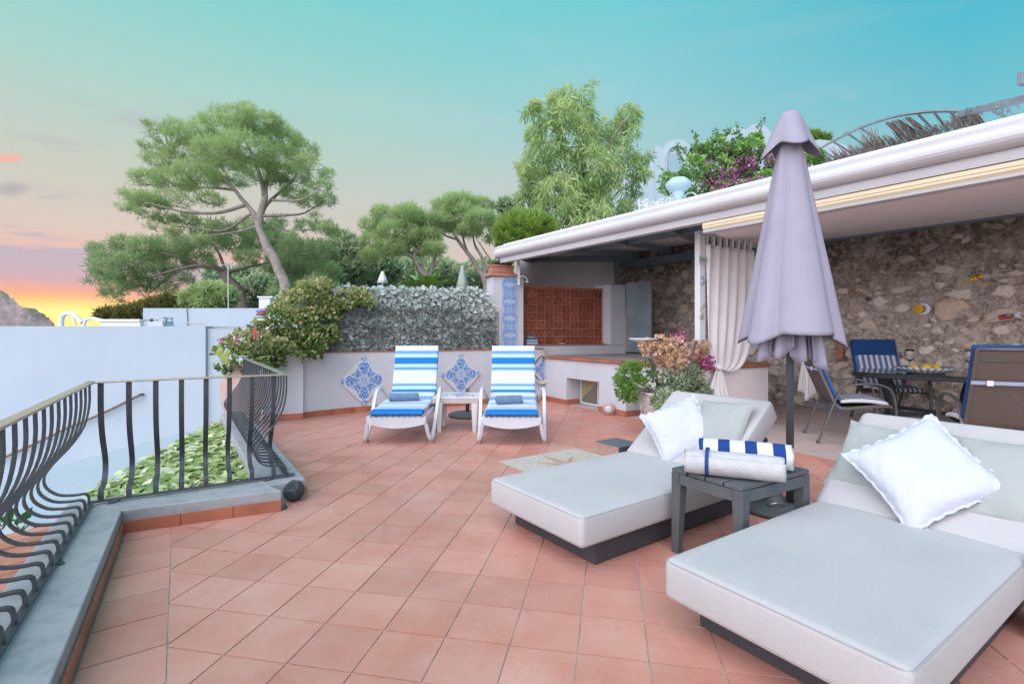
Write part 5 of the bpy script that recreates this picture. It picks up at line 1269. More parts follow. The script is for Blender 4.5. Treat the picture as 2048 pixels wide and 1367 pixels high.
# inner hanging folds
for q, (a0, rr, dz, ww) in enumerate(((-2.4,.17,-.13,.5),(-1.5,.13,-.17,.55),(-.7,.15,-.19,.5),(.4,.17,-.12,.6),(2.6,.19,-.14,.55),(1.5,.15,-.1,.6),(-2.9,.2,-.16,.3),(-1.05,.2,-.21,.25))):
    V = []; nu, nv = 16, 14
    for i in range(nu):
        u = i/(nu-1)*2-1
        for j in range(nv):
            v = j/(nv-1); r = rr*(.55+.45*v)+.035*math.cos(u*PI*1.5)*v; a = a0+u*ww
            V.append((r*math.cos(a)*1.1, r*math.sin(a), zh+.45*(1-v)+(dz-.05*math.cos(u*PI*.5+q))*v*(1-.25*abs(u))))
    o = np_mesh('inner_fold', np.array(V), np.array([(a*nv+b_, a*nv+nv+b_, a*nv+nv+b_+1, a*nv+b_+1) for a in range(nu-1) for b_ in range(nv-1)]), UMBR, um, smooth=True)
    md = o.modifiers.new('solid', 'SOLIDIFY'); md.thickness = .003
rib = MB()
for q in range(8):
    a = q*PI/4+.3; rib.tube([(.05*math.cos(a),.05*math.sin(a),ztop_-.3),(.11*math.cos(a),.11*math.sin(a),zh-.04)], .007, 5)
rib.build('rib', GREYM, um)
# vent cap: short flared skirt
V = []; nv = 16; zc = H-(228-HY)*py_/F; zb_ = H-(303-HY)*py_/F
for j in range(nv):
    t = j/(nv-1)
    for i in range(nA_):
        a = 2*PI*i/nA_
        r = .05+.105*t**.9; wv = math.cos(4*a+.9); r *= 1+.18*wv*t
        z = zc+(zb_-zc)*t+(-.03*wv*t**2)+(-.02*math.cos(2*a+.5)*t**2)
        V.append((r*math.cos(a)*1.02, r*math.sin(a)*1.0, z))
V += [(.0,0,zc+.012)]; top = len(V)-1
Fc = [(j*nA_+i, j*nA_+(i+1)%nA_, (j+1)*nA_+(i+1)%nA_, (j+1)*nA_+i) for j in range(nv-1) for i in range(nA_)]+[(top, (i+1)%nA_, i, i) for i in range(nA_)]
me = bpy.data.meshes.new('vent_cap'); me.from_pydata(V, [], [f if f[2] != f[3] else f[:3] for f in Fc]); me.polygons.foreach_set('use_smooth', [True]*len(me.polygons)); me.materials.append(UMBR)
o = link('vent_cap', me, None, um); md = o.modifiers.new('solid', 'SOLIDIFY'); md.thickness = .004
MB().lathe([(.035,-.01),(.04,.0),(.03,.012),(.0,.016)], (0,0,zc+.006), 16).build('finial', GREYM, um, True)

# ================================================================ DINING TABLE AND CHAIRS
dt_c = Vector((4.98,6.02)); dt_a = math.atan2(-.62,.78)
dt = empty('dining_table', (dt_c.x, dt_c.y, 0), dt_a, 'black rattan dining table with oval top beside the stone wall', 'dining table')
def sup(a, b_, e, n=40): return [(a*math.copysign(abs(math.cos(2*PI*q/n))**e, math.cos(2*PI*q/n)), b_*math.copysign(abs(math.sin(2*PI*q/n))**e, math.sin(2*PI*q/n))) for q in range(n)]
ZD = .725
MB().prism(sup(.74,.56,.72), ZD-.012, ZD).build('table_top', mat('smoked_glass_top', (.03,.035,.04), None, rough=.12, spec=.8), dt)
MB().prism(sup(.75,.57,.72), ZD-.062, ZD-.0135).build('rattan_band', RATTAN, dt, bev=.012)
for sx in (-1, 1):
    for sy in (-1, 1):
        lg = catmull([(sx*.42, sy*.30, ZD-.06), (sx*.36, sy*.24, .45), (sx*.36, sy*.24, .22), (sx*.45, sy*.32, 0)], 5)
        MB().strip(lg, (sx*.5,-sy*.5,0), .09, .07).build('leg', RATTAN, dt)
MB().beam((-.36,-.24,.22),(.36,.24,.22), .04, .04).beam((-.36,.24,.262),(.36,-.24,.262), .04, .04).build('cross_bar', RATTAN, dt)
NSTR = stripes('navy_white_cloth_stripes', [(0,(.60,.62,.66)),(.5,(.09,.17,.36))], 7.5, 0, .5, .9)
NSTR2 = stripes('fine_navy_white_stripes', [(0,(.68,.70,.74)),(.5,(.10,.13,.24))], 9.0, 0, .2, .9)
NAVYC = mat('royal_blue_cloth', (.008,.055,.20), (.01,.065,.22), 8, .85, .3, 300)
def chair(x, y, rz_, label):
    """local: facing +y; seat centre near origin"""
    root = empty('garden_chair', (x, y, 0), rz_, label, 'garden chair', 'sling garden chairs with navy cushions')
    zs_ = .42; w_ = .54
    for sx in (-1, 1):
        X_ = sx*w_/2
        # side profile tube: back top -> seat -> front
        pts = catmull([(X_,-.50,1.07),(X_,-.40,.80),(X_,-.30,.55),(X_,-.24,.42),(X_,-.16,.385),(X_,.05,.41),(X_,.22,.425),(X_,.27,.41)], 5)
        MB().strip(pts, (1,0,0), .026, .03).build('side_frame', BRONZE, root, bev=.004)
        arm = catmull([(X_*1.06,.30,0),(X_*1.08,.30,.30),(X_*1.08,.27,.56),(X_*1.08,.17,.645),(X_*1.08,.0,.655),(X_*1.06,-.18,.60),(X_*1.05,-.28,.40),(X_*1.10,-.42,.0)], 6)
        MB().strip(arm, (1,0,0), .036, .018).build('arm_and_leg', BRONZE, root, bev=.004)
        for yy in (.30, -.42): MB().lathe([(.022,0),(.022,.012),(.014,.035)], (X_*(1.06 if yy > 0 else 1.10), yy, 0), 8).build('foot_cap', IRON, root)
    pts = catmull([(0,-.497,1.065),(0,-.40,.80),(0,-.30,.55),(0,-.24,.43),(0,-.16,.39),(0,.05,.412),(0,.24,.425)], 5)
    MB().strip(pts, (1,0,0), w_-.03, .004).build('sling', SLING, root)
    MB().tube([(-w_/2,-.50,1.07),(w_/2,-.50,1.07)], .012, 8).build('top_tube', BRONZE, root, True)
    MB().tube([(-w_/2,-.47,.98),(w_/2,-.47,.98)], .006, 6).build('cord', BRONZE, root)
    MB().tube([(-w_/2,-.27,.40),(w_/2,-.27,.40)], .012, 8).build('cross_tube', BRONZE, root, True)
    path_cushion('back_cushion', [(-.445,1.07),(-.37,.83),(-.265,.57),(-.205,.47)], w_, .045, NSTR, root, puff=.006)
    hd = path_cushion('head_cover', [(-.450,1.105),(-.418,.99),(-.375,.87)], w_+.022, .060, NAVYC, root, puff=.002)
    path_cushion('navy_backing', [(-.470,1.075),(-.392,.84),(-.292,.59),(-.237,.47)], w_+.05, .03, NAVYC, root, puff=0)
    path_cushion('seat_cushion', [(-.20,.45),(-.1,.465),(.08,.468),(.25,.445)], w_-.03, .05, NSTR2, root, puff=.012)
    MB().strip([(-w_/2-.012,-.425,.80),(0,-.437,.80),(w_/2+.012,-.425,.80)], (0,-.35,1), .03, .003).build('strap', STRAP, root)
    for xx in (-.17, .12): MB().box((xx,-.443,.80), (.04,.006,.042)).build('buckle', WHITEP, root)
    for xx in (-.245,.245): MB().tube(catmull([(xx,-.2,.44),(xx*1.05,-.22,.33),(xx*1.02,-.2,.24),(xx*1.08,-.21,.15)],4), .004, 5).build('tie', STRAPD, root)
    return root
STRAP = mat('pale_blue_strap', (.35,.43,.62), None, rough=.6); STRAPD = mat('blue_tie', (.03,.12,.35), None, rough=.7)
chair(3.82, 5.62, math.atan2(-.93,-.30), 'navy cushioned garden chair seen from its side at the left of the dining table') 
chair(5.08, 6.72, R(172), 'garden chair facing the camera with navy head cover against the stone wall')
chair(4.12, 4.30, math.atan2(-.42,.9), 'garden chair seen from behind with brown mesh back and pale blue strap')
# things on the table
def plate(c, r, label, name='platter'):
    o = MB().lathe([(.0,.0),(r*.55,.0),(r*.72,.016),(r,.045),(r*1.0,.050),(r*.72,.024),(r*.5,.008),(0,.008)], c, 40).build(name, None, None, True)
    k_ = NT('blue_rim_ceramic'); 
    sp_ = k_.n('ShaderNodeSeparateXYZ'); k_.L.new(k_.obj(), sp_.inputs[0])
    return o
k = NT('blue_rim_ceramic'); P_ = k.obj(); sp_ = k.n('ShaderNodeSeparateXYZ'); k.L.new(P_, sp_.inputs[0])
rr_ = k.math('SQRT', k.math('ADD', k.math('MULTIPLY', sp_.outputs[0], sp_.outputs[0]), k.math('MULTIPLY', sp_.outputs[1], sp_.outputs[1])))
th_ = k.math('ARCTAN2', sp_.outputs[1], sp_.outputs[0])
pt = k.math('MULTIPLY', k.math('GREATER_THAN', rr_, .165), k.math('GREATER_THAN', k.math('SINE', k.math('MULTIPLY', th_, 28)), .1))
k.pr(k.mix(k.math('MULTIPLY', pt, .85), (.74,.76,.78), (.12,.22,.50)), .15, spec=.6); PLT = k.m
pc_ = at(1878, 745, 5.75)
pr_o = MB().lathe([(.0,.0),(.13,.0),(.17,.016),(.235,.045),(.237,.052),(.17,.026),(.12,.010),(0,.010)], (0,0,0), 40).build('platter', PLT, None, True)
pr_o.location = (dt_c.x-.13, dt_c.y-.13, ZD+.002); pr_o.scale = (1.3,1.1,1.35); pr_o.rotation_euler = (0,0,dt_a); tag(pr_o, 'blue rimmed white serving platter holding lemons', 'platter')
LEM = mat('lemon_peel', (.72,.52,.035), (.60,.50,.06), 12, .45, .3, 160)
for i, (x, y, z, lb) in enumerate(((-.15,-.02,.045,'leftmost greenish lemon on the platter'),(-.04,-.05,.048,'front lemon near the middle of the platter'),(.03,.03,.052,'rear lemon leaning on its neighbours'),(.10,-.03,.050,'right front lemon on the platter'),(.13,.05,.048,'rightmost lemon at the back of the platter'))):
    b = MB().lathe([(0,-.05),(.008,-.046),(.022,-.036),(.033,-.015),(.034,.008),(.026,.030),(.012,.043),(.006,.050),(0,.052)], n=14)
    b.xf(Matrix.Rotation(R(90), 4, 'X') @ Matrix.Rotation(random.uniform(0,3), 4, 'Z'))
    o = b.build('lemon', LEM, None, True); o.location = (pr_o.location.x+x, pr_o.location.y+y, ZD+z+.02); o.scale = (1.15,)*3; o.rotation_euler = (random.uniform(-.2,.2), 0, random.uniform(0,3)); tag(o, lb, 'lemon', 'lemons on the platter')
def wineglass(p, label):
    o = MB().lathe([(.034,0),(.034,.003),(.006,.007),(.004,.03),(.004,.095),(.012,.105),(.036,.128),(.046,.155),(.040,.20),(.034,.225),(.032,.225),(.038,.20),(.044,.155),(.034,.13),(.010,.108),(0,.106)], n=24).build('wine_glass', GLASS, None, True)
    o.location = p; o.scale = (1.2,1.2,1.22); return tag(o, label, 'wine glass', 'wine glasses on the table')
gz = ZD+.0015
g1 = at(1819, 745, 6.05); wineglass((g1.x, 6.05, gz), 'clear wine glass left of the lemon platter')
g2 = at(1938, 745, 5.85); wineglass((g2.x, 5.85, gz), 'clear wine glass right of the lemon platter')
TEAL = mat('teal_napkin_cloth', (.03,.22,.27), (.05,.30,.36), 30, .8)
nb = MB(); nu = 8
g3 = at(1795, 745, 5.9)
o = np_mesh('napkin', np.array([(g3.x-.13+.26*i/8, 5.86+.16*j/5, gz+.006+.014*abs(math.sin(i*1.1+j))) for i in range(9) for j in range(6)]), np.array([(a*6+b_, a*6+6+b_, a*6+7+b_, a*6+b_+1) for a in range(8) for b_ in range(5)]), TEAL, smooth=True)
md = o.modifiers.new('solid','SOLIDIFY'); md.thickness = .003; tag(o, 'folded teal napkin lying left of the platter', 'napkin')

# ================================================================ ORNAMENTS ON THE STONE WALL
wz = math.atan2(Wn.y, Wn.x)+PI/2
def on_wall(px, py, lift=.075):
    t, z = wpt(px, py); p = Wp+Wd*t+Wn*lift; return Vector((p.x, p.y, z))
YEL = mat('yellow_glaze', (.75,.45,.03), None, rough=.25); BLW = mat('pale_blue_glaze', (.55,.62,.78), (.66,.70,.80), 30, .25); RED = mat('red_glaze', (.50,.04,.03), None, rough=.25); GRN = mat('green_glaze', (.03,.14,.08), (.08,.25,.12), 40, .3); DRK = mat('dark_line_glaze', (.03,.04,.08), None, rough=.3)
sm_ = empty('sun_moon_plaque', on_wall(1849, 618, .10), wz, 'round ceramic sun and crescent moon ornament on the stone wall', 'ornament')
v = [(-.03,-.02,0)]; n = 28
ring = []
for q in range(n): a = 2*PI*q/n; r = .075 if q % 2 else .048; ring.append((-.035+r*math.cos(a), -.012, r*math.sin(a)))
MB().add([(-.035,-.028,0)]+ring+[(x, .0, z) for x, _, z in ring], [(0, 1+(q+1)%n, 1+q) for q in range(n)]+[(1+q, 1+(q+1)%n, 1+n+(q+1)%n, 1+n+q) for q in range(n)]).build('sun', YEL, sm_)
o1_, o2_ = [], []
for q in range(17): a = -PI*.72+PI*1.44*q/16; o1_.append((.02+.078*math.cos(a), .078*math.sin(a)))
for q in range(17): a = PI*.60-PI*1.2*q/16; o2_.append((.0+.05*math.cos(a), .062*math.sin(a)))
pl = o1_+o2_; n = len(pl)
MB().add([(x,-.03,z) for x, z in pl]+[(x,.0,z) for x, z in pl], [(q,33-q,32-q,q+1) for q in range(16)]+[(q,(q+1)%n,n+(q+1)%n,n+q) for q in range(n)]).build('moon', BLW, sm_)
fcb = MB()
for x, z in ((-.05,.012),(-.02,.012)): fcb.ball((x,-.028,z), .005, 6, 4)
fcb.tube([(-.05,-.028,-.012),(-.035,-.03,-.02),(-.02,-.028,-.012)], .003, 4); fcb.ball((.05,-.033,.02), .005, 6, 4)
fcb.build('painted_face', DRK, sm_)
le_ = empty('lemon_plaque', on_wall(1957, 554, .10), wz, 'ceramic cluster of lemons with green leaves on the stone wall', 'ornament')
for x, z in ((-.045,-.035),(-.01,-.025),(.045,-.005)): MB().ball((x,-.02,z), .027, 10, 6, (1.1,.7,1)).build('lemon', YEL, le_, True)
V_, F_ = leaves(np.array([[-.03,-.015,.02],[-.01,-.015,.03],[.0,-.02,.01],[-.04,-.01,.0]]), np.array([[-.5,0,1.],[.2,0,1.],[1,0,.4],[-1,0,.5]]), .05, .5); np_mesh('leaf', V_, F_, GRN, le_, np.zeros(16))
fi_ = empty('fish_plaque', on_wall(2022, 632, .10), wz, 'red and black ceramic fish ornament at the right of the stone wall', 'ornament')
MB().ball((-.02,-.015,0), .055, 12, 8, (1.25,.35,.65)).build('body', DRK, fi_, True)
MB().ball((-.06,-.022,-.02), .03, 10, 6, (1.1,.5,.8)).ball((.0,-.024,-.022), .028, 10, 6, (1.2,.5,.6)).build('red_patch', RED, fi_, True)
MB().add([(.04,-.02,.0),(.11,-.02,.045),(.09,-.02,.0),(.12,-.02,-.035),(.04,0,.0),(.11,0,.045),(.09,0,.0),(.12,0,-.035)], [(0,3,2,1),(0,1,5,4),(1,2,6,5),(2,3,7,6),(3,0,4,7)]).build('tail', BLW, fi_)
MB().tube([(-.07,-.036,.012),(-.03,-.038,.03),(.02,-.036,.02)], .004, 5).tube([(-.03,-.038,-.01),(.0,-.038,.012),(.03,-.03,.0)], .003, 5).build('white_line', WHITEP, fi_)
o = MB().ball((0,-.02,0), .035, 8, 6, (1,.7,1)).build('wall_hook', IRON, None, True); o.location = on_wall(1738, 598, .09); tag(o, 'small dark iron knob fixed in the stone wall', 'hook')
rp = box('terracotta_plaque', on_wall(1686, 690, .12), (.10,.03,.42), TERRA, None, wz, .006); tag(rp, 'narrow terracotta plaque on the stone wall beside the parasol hem', 'plaque')
mk = box('meter_box', at(2046, 158, 5.2), (.11,.05,.13), GREYM, None, .3, .005); tag(mk, 'corner of a small grey plastered chimney at the right edge above the roof', 'chimney')

# rattan ball lamp
rbp = G(584, 1003); rbl = empty('ball_lamp', (rbp.x, rbp.y+.03, .072), 0, 'black wire ball lamp on the floor at the kerb corner', 'lamp')
for q in range(16):
    a = PI*q/16; MB().tube([(.072*math.cos(t)*math.cos(a), .072*math.cos(t)*math.sin(a), .068*math.sin(t)) for t in np.linspace(0, 2*PI, 20)[:-1]], .0042, 4, closed=True).build('wire', IRON, rbl)
MB().ball((0,0,0), .05, 12, 8).build('bulb', HOLE, rbl, True)
for o in rbl.children: o.rotation_euler = (R(70), 0, 0)
rbl.rotation_euler = (0, 0, .6)

# ================================================================ LEFT: WHITE WALLS, PIPES, IVY MAT
YW = 8.6
lw = empty('white_boundary_wall', label='long plain white boundary wall left beyond the iron railing', cat='wall')
za = H-(652-HY)*YW/F
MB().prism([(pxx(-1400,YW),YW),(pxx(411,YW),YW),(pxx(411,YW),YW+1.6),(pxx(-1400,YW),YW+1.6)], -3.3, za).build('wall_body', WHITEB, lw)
w2 = empty('white_corner_wall', label='lower white wall return behind the big clay pot', cat='wall')
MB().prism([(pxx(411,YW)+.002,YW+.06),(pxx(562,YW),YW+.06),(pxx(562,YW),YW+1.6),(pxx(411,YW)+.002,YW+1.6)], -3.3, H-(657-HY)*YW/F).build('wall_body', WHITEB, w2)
w3 = empty('upper_white_wall', label='upper white parapet wall in front of the dark pines', cat='wall')
Y3 = 10.2
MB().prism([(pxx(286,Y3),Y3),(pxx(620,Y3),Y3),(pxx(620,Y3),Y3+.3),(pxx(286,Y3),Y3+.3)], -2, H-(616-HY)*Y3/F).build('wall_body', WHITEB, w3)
MB().beam(at(374, 616, Y3-.02), at(376, 655, Y3-.02), .012, .01).build('cable', IRON, w3)
ps = empty('white_gate_post', label='white post with pale blue shutter beside the pine trunk', cat='gate post')
a = at(534, 596, 10.0); box('shaft', (a.x, 10.0, a.z-.6), (.22,.2,1.2), WHITEP, ps); box('cap', (a.x+.02, 10.0, a.z+.015), (.30,.26,.03), WHITEP, ps)
b_ = at(557, 602, 10.0); fr_ = box('shutter', (b_.x, 10.02, b_.z-.55), (.24,.05,1.1), mat('pale_blue_paint', (.45,.62,.68), None, rough=.5), ps)
for q in range(3): box('slot', (b_.x-.03+.05*q, 9.99, b_.z-.22), (.014,.01,.32), HOLE, ps)
# pipes and low roof objects on the boundary wall
pz = za
pipe = empty('vent_pipe', label='thick white bent vent pipe on the boundary wall before the sunset', cat='pipe')
yp = YW+.4
def L_(px, py, y=yp): return at(px, py, y)
MB().tube(catmull([L_(123,658), L_(123,640), L_(127,630), L_(137,626.5), L_(148,630), L_(158,638), L_(165,645)], 5), .040, 12).build('bend', WHITEP, pipe, True)
MB().tube(catmull([L_(146,632), L_(150,645), L_(153,655)], 5), .018, 8).build('branch', WHITEP, pipe, True)
pipe2 = empty('vent_pipe', label='second lower white pipe joining a flat white box on the boundary wall', cat='pipe')
MB().tube(catmull([L_(168,656), L_(169,645), L_(175,638), L_(186,637), L_(205,640)], 5), .026, 10).build('bend', WHITEP, pipe2, True)
sk = empty('skylight_box', label='flat white box with ledge on the boundary wall top', cat='skylight')
a, b_ = L_(195, 638), L_(283, 638)
box('lid', ((a.x+b_.x)/2, yp+.2, a.z-.02), (b_.x-a.x, .5, .04), CREAMW := mat('warm_white_lid', (.70,.66,.58), None, rough=.6), sk)
box('body', ((a.x+b_.x)/2+.03, yp+.2, a.z-.09), (b_.x-a.x-.08, .44, .095), WHITEP, sk)
b2 = L_(292, 646); b3 = tag(box('roof_block', (b2.x+.05, yp+.2, b2.z-.03), (.42,.3,.14), WHITE, None), 'low white block beside the flat skylight box', 'block')
tp_1 = empty('wall_tap', label='grey metal bracket and hose on top of the boundary wall', cat='bracket')
MB().beam(L_(333,636,YW+.3), L_(327,656,YW+.3), .03, .03).beam(L_(326,635,YW+.3), L_(345,637,YW+.3), .03, .03).build('bracket', GREYM, tp_1)
MB().tube(catmull([L_(343,637,YW+.3), L_(345,648,YW+.3), L_(352,656,YW+.3)], 4), .009, 6).build('hose', GREYM, tp_1)
hs = tag(MB().tube(catmull([L_(367,645,YW+.2), L_(385,646,YW+.2), L_(405,648,YW+.2), L_(420,654,YW+.2), L_(450,655.5,YW+.2), L_(510,656,YW+.2)], 5), .012, 6).build('garden_hose', mat('dull_hose_rubber', (.42,.42,.36), None), None, True), 'thin beige garden hose lying along the white wall top', 'hose')
bb = tag(MB().ball(L_(303,640,YW+.2), .03, 7, 5).build('small_pot', IRON), 'tiny dark pot on the white block', 'pot')
# rope handrail
rp0 = at(280, 789, YW-.08); rp1 = at(-60, 943, YW-.08); rope = empty('rope_handrail', label='brown twisted rope handrail fixed to the long white wall', cat='rope')
for ph in (0, PI*2/3, PI*4/3):
    n = 260; d = (rp1-rp0); dn_ = d.normalized(); u_ = dn_.cross(Vector((0,1,0))).normalized(); v_ = dn_.cross(u_)
    pts = []
    for q in range(n+1):
        t = q/n; sag = -.05*math.sin(PI*((t*2.3)%1)); a = t*d.length*26*2*PI/6+ph
        pts.append(rp0+d*t+Vector((0,0,sag*.5))+u_*math.cos(a)*.012+v_*math.sin(a)*.012)
    MB().tube(pts, .012, 5).build('strand', mat('brown_rope_%d'%int(ph), (.16,.11,.08), (.24,.17,.12), 40, .95), rope)
MB().tube([rp0, rp0+Vector((0,.1,.0))], .018, 8).build('ring_bolt', IRON, rope)
# lower ground: white stair side and slab beneath
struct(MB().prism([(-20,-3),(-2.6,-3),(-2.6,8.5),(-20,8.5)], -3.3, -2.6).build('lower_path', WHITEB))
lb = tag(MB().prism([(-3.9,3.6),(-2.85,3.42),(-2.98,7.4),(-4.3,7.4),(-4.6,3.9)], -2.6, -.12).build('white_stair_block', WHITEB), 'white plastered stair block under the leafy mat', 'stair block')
# leafy mat (large green artificial leaves)
GL = leafmat('pale_green_leaf', [(0,(0.216,0.331,0.082)),(.45,(0.402,0.524,0.199)),(.8,(0.649,0.718,0.387)),(1,(0.720,0.720,0.563))], .25, .4)
mt_ = empty('leaf_mat', label='carpet of large pale green artificial leaves beyond the railing', cat='leaf mat')
mpoly = [Vector(p) for p in ((-3.08,3.72),(-2.80,3.42),(-1.98,3.95),(-2.25,4.75),(-3.80,7.1),(-4.02,7.4),(-3.80,6.2),(-3.38,4.7))]
MB().prism([tuple(p) for p in mpoly], -.12, -.02).build('backing', mat('dark_mat_net', (.05,.08,.04), (.09,.12,.06), 20, .9), mt_)
def inside(p, poly):
    c = False
    for i in range(len(poly)):
        a, b_ = poly[i], poly[i-1]
        if (a.y > p[1]) != (b_.y > p[1]) and p[0] < (b_.x-a.x)*(p[1]-a.y)/(b_.y-a.y)+a.x: c = not c
    return c
pts = []
while len(pts) < 3300:
    p = (rng.uniform(-4.3,-1.9), rng.uniform(3.2,7.7))
    if inside(p, mpoly): pts.append(p)
pts.sort(key=lambda p: math.hypot(*p))
lmeshes = []
for q in range(6):
    r_ = random.Random(q); w_ = r_.uniform(.36,.46)
    v = [(0,0,0),(.22,w_*.62,.03),(.55,w_*.9,.045),(.82,w_*.5,.03),(1,0,-.05),(.82,-w_*.5,.03),(.55,-w_*.9,.045),(.22,-w_*.62,.03),(.5,0,0)]
    me = bpy.data.meshes.new('leaf'); me.from_pydata(v, [], [(0,8,2,1),(8,4,3,2),(0,7,6,8),(8,6,5,4)]); me.materials.append(GL)
    a_ = me.attributes.new('v', 'FLOAT', 'POINT'); a_.data.foreach_set('value', [[.1,.3,.5,.62,.78,.95][q]]*9); lmeshes.append(me)
LV, LF, LA = [], [], []
for i, p in enumerate(pts):
    sz_ = random.uniform(.085,.13); az = random.gauss(-1.2,.7); tilt = random.uniform(.05,.55); z = -.015+random.uniform(0,.07)
    M_ = Matrix.Translation((p[0], p[1], z)) @ Matrix.Rotation(az, 4, 'Z') @ Matrix.Rotation(tilt-.15, 4, 'Y') @ Matrix.Rotation(random.gauss(0,.35), 4, 'X') @ Matrix.Scale(sz_, 4)
    me = random.choice(lmeshes)
    if i < 290: o = link('leaf', me, None, mt_); o.matrix_local = M_
    else:
        b0 = len(LV); LV += [tuple(M_ @ v.co) for v in me.vertices]; LF += [tuple(k_+b0 for k_ in pl.vertices) for pl in me.polygons]; LA += [me.attributes['v'].data[0].value]*9
tag(np_mesh('leaf', np.array(LV), np.array(LF), GL, mt_, np.array(LA)), kind='stuff')
# clay pot with bougainvillea
ppx, ppy = pxx(487,6.6), 6.6
cpot = empty('clay_pot', (ppx, ppy, -.02), 0, 'large pinkish ribbed clay pot standing beyond the railing', 'pot')
MB().lathe([(.15,0),(.19,.08),(.245,.28),(.27,.46),(.262,.58),(.22,.66),(.17,.70),(.165,.74),(.21,.79),(.21,.81),(.17,.81),(.14,.76),(0,.75)], n=44, jit=lambda a, z: .02*math.sin(11*a)*math.sin(z*9)).build('body', POTC, cpot, True)

# ================================================================ FOLIAGE
BOU = leafmat('bougainvillea_leaf', [(0,(.07,.13,.04)),(.3,(.17,.26,.07)),(.55,(.34,.40,.14)),(.75,(.58,.52,.28)),(1,(.74,.60,.44))], .35, .45)
REDF = leafmat('coral_bract', [(0,(.65,.10,.14)),(1,(.75,.25,.25))], .4)
def shrub(name, cl, n, m, label, cat, size=.05, asp=.6, hang=0, shell=.6, vfun=None, stems=6, stem_r=.008, base=None, extra=None, up=.3, group=None):
    root = empty(name, label=label, cat=cat, group=group)
    p, d, idx = clump_pts(cl, n, shell)
    # break up: drop points with a 3D noise
    keep = np.array([mn.noise(Vector(q)*(2.2/max(.2, size*9))) > -.28 for q in p]); p, d = p[keep], d[keep]; n = len(p)
    ax = d*.7+rng.normal(0,.6,(n,3))+np.array([[0,0,up-hang]])
    V, Fc = leaves(p, ax, size, asp, .06)
    c0 = np.array(cl, float)
    zmin, zmax = p[:,2].min(), p[:,2].max()
    v = (np.clip(rng.normal(.45,.2,n)+.15*(d[:,2]),0,1) if vfun is None else vfun(p, d, n))
    tag(np_mesh('foliage', V, Fc, m, root, np.repeat(v,4)), kind='stuff')
    if base is not None:
        b = MB()
        for q in range(stems):
            c = cl[q % len(cl)]; e = Vector(c[:3])+Vector([random.gauss(0,.3)*c[3+i] for i in range(3)]); s_ = Vector(base)+Vector((random.gauss(0,stem_r*4), random.gauss(0,stem_r*4), 0))
            mid_ = s_.lerp(e, .5)+Vector((random.gauss(0,.08), random.gauss(0,.08), random.uniform(0,.1)))*(e-s_).length
            b.tube(catmull([s_, mid_, e], 4), [stem_r*(1.3-1.0*i/8) for i in range(9)], 5)
        b.build('stem', BARK2, root)
    if extra: extra(root, p, d)
    return root
def C_(px, py, y, r, ry=None, rz_=None):
    p = at(px, py, y); k_ = y/F; return (p.x, p.y, p.z, r*k_, (ry if ry else r*.8)*k_, (rz_ if rz_ else r*.8)*k_)
def reds(n_, sz_, m=REDF, keepf=None):
    def f(root, p, d):
        idx = rng.choice(len(p), n_); q = p[idx]+d[idx]*.02+rng.normal(0,.02,(n_,3))
        V, Fc = leaves(q, rng.normal(size=(n_,3)), sz_, .8, .1); tag(np_mesh('bract', V, Fc, m, root, np.repeat(rng.uniform(0,1,n_),4)), kind='stuff')
    return f
cl1 = [C_(455,705,6.5,26), C_(480,685,6.5,30), C_(520,690,6.5,32), C_(540,712,6.6,30), C_(500,722,6.4,36,None,18), C_(560,700,6.7,30), C_(450,730,6.4,18), C_(580,715,6.8,30,None,16)]
def tipv(p, d, n):
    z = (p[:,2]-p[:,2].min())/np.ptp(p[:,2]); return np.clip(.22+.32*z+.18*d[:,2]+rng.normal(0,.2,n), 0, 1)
shrub('bougainvillea_shrub', cl1, 2600, BOU, 'bushy bougainvillea with coral bracts growing from the clay pot', 'shrub', .058, .75, vfun=tipv, base=(ppx,ppy,.7), extra=None)
for i, (px, py) in enumerate(((443,682),(474,677),(513,673),(505,662))):
    c = at(px, py, 6.25); n = 16; V, Fc = leaves(np.array([[c.x,c.y,c.z]])+rng.normal(0,.022,(n,3)), rng.normal(size=(n,3)), .035, .8, .1)
    o = np_mesh('bract_cluster', V, Fc, REDF, [x for x in C.objects if x.name.startswith('bougainvillea_shrub')][0], np.repeat(rng.uniform(0,1,n),4))
PADM = mat('cactus_pad', (.30,.34,.08), (.22,.27,.08), 8, .6, .2, 40)
cac = empty('prickly_pear', label='small yellow green prickly pear pads in the clay pot', cat='cactus')
for px, py, r, t in ((440,703,.055,.3),(447,716,.06,-.2),(455,706,.045,.6),(452,720,.05,.1)):
    M_ = Matrix.Translation(at(px, py, 6.15)) @ Matrix.Rotation(t, 4, 'Y'); MB().ball((0,0,0), r, 12, 8, (.8,.22,1.15)).xf(M_).build('pad', PADM, cac, True)
cl2 = [C_(560,640,7.0,42), C_(590,610,7.2,40), C_(625,590,7.3,38), C_(600,660,7.1,45), C_(640,640,7.3,42), C_(560,680,6.9,32), C_(655,610,7.4,34), C_(530,660,6.9,30), C_(620,690,7.0,34), C_(690,600,7.5,26), C_(718,592,7.6,22), C_(655,668,7.2,24), C_(580,700,7.0,30,None,14), C_(640,575,7.4,24), C_(600,575,7.3,14), C_(740,605,7.6,12)]
shrub('bougainvillea_bush', cl2, 6800, BOU, 'big green and peach bougainvillea spilling over the terrace wall and ivy screen', 'bush', .058, .75, vfun=tipv, base=(-3.0,7.3,.9), stems=12, extra=reds(60,.03), shell=.5)
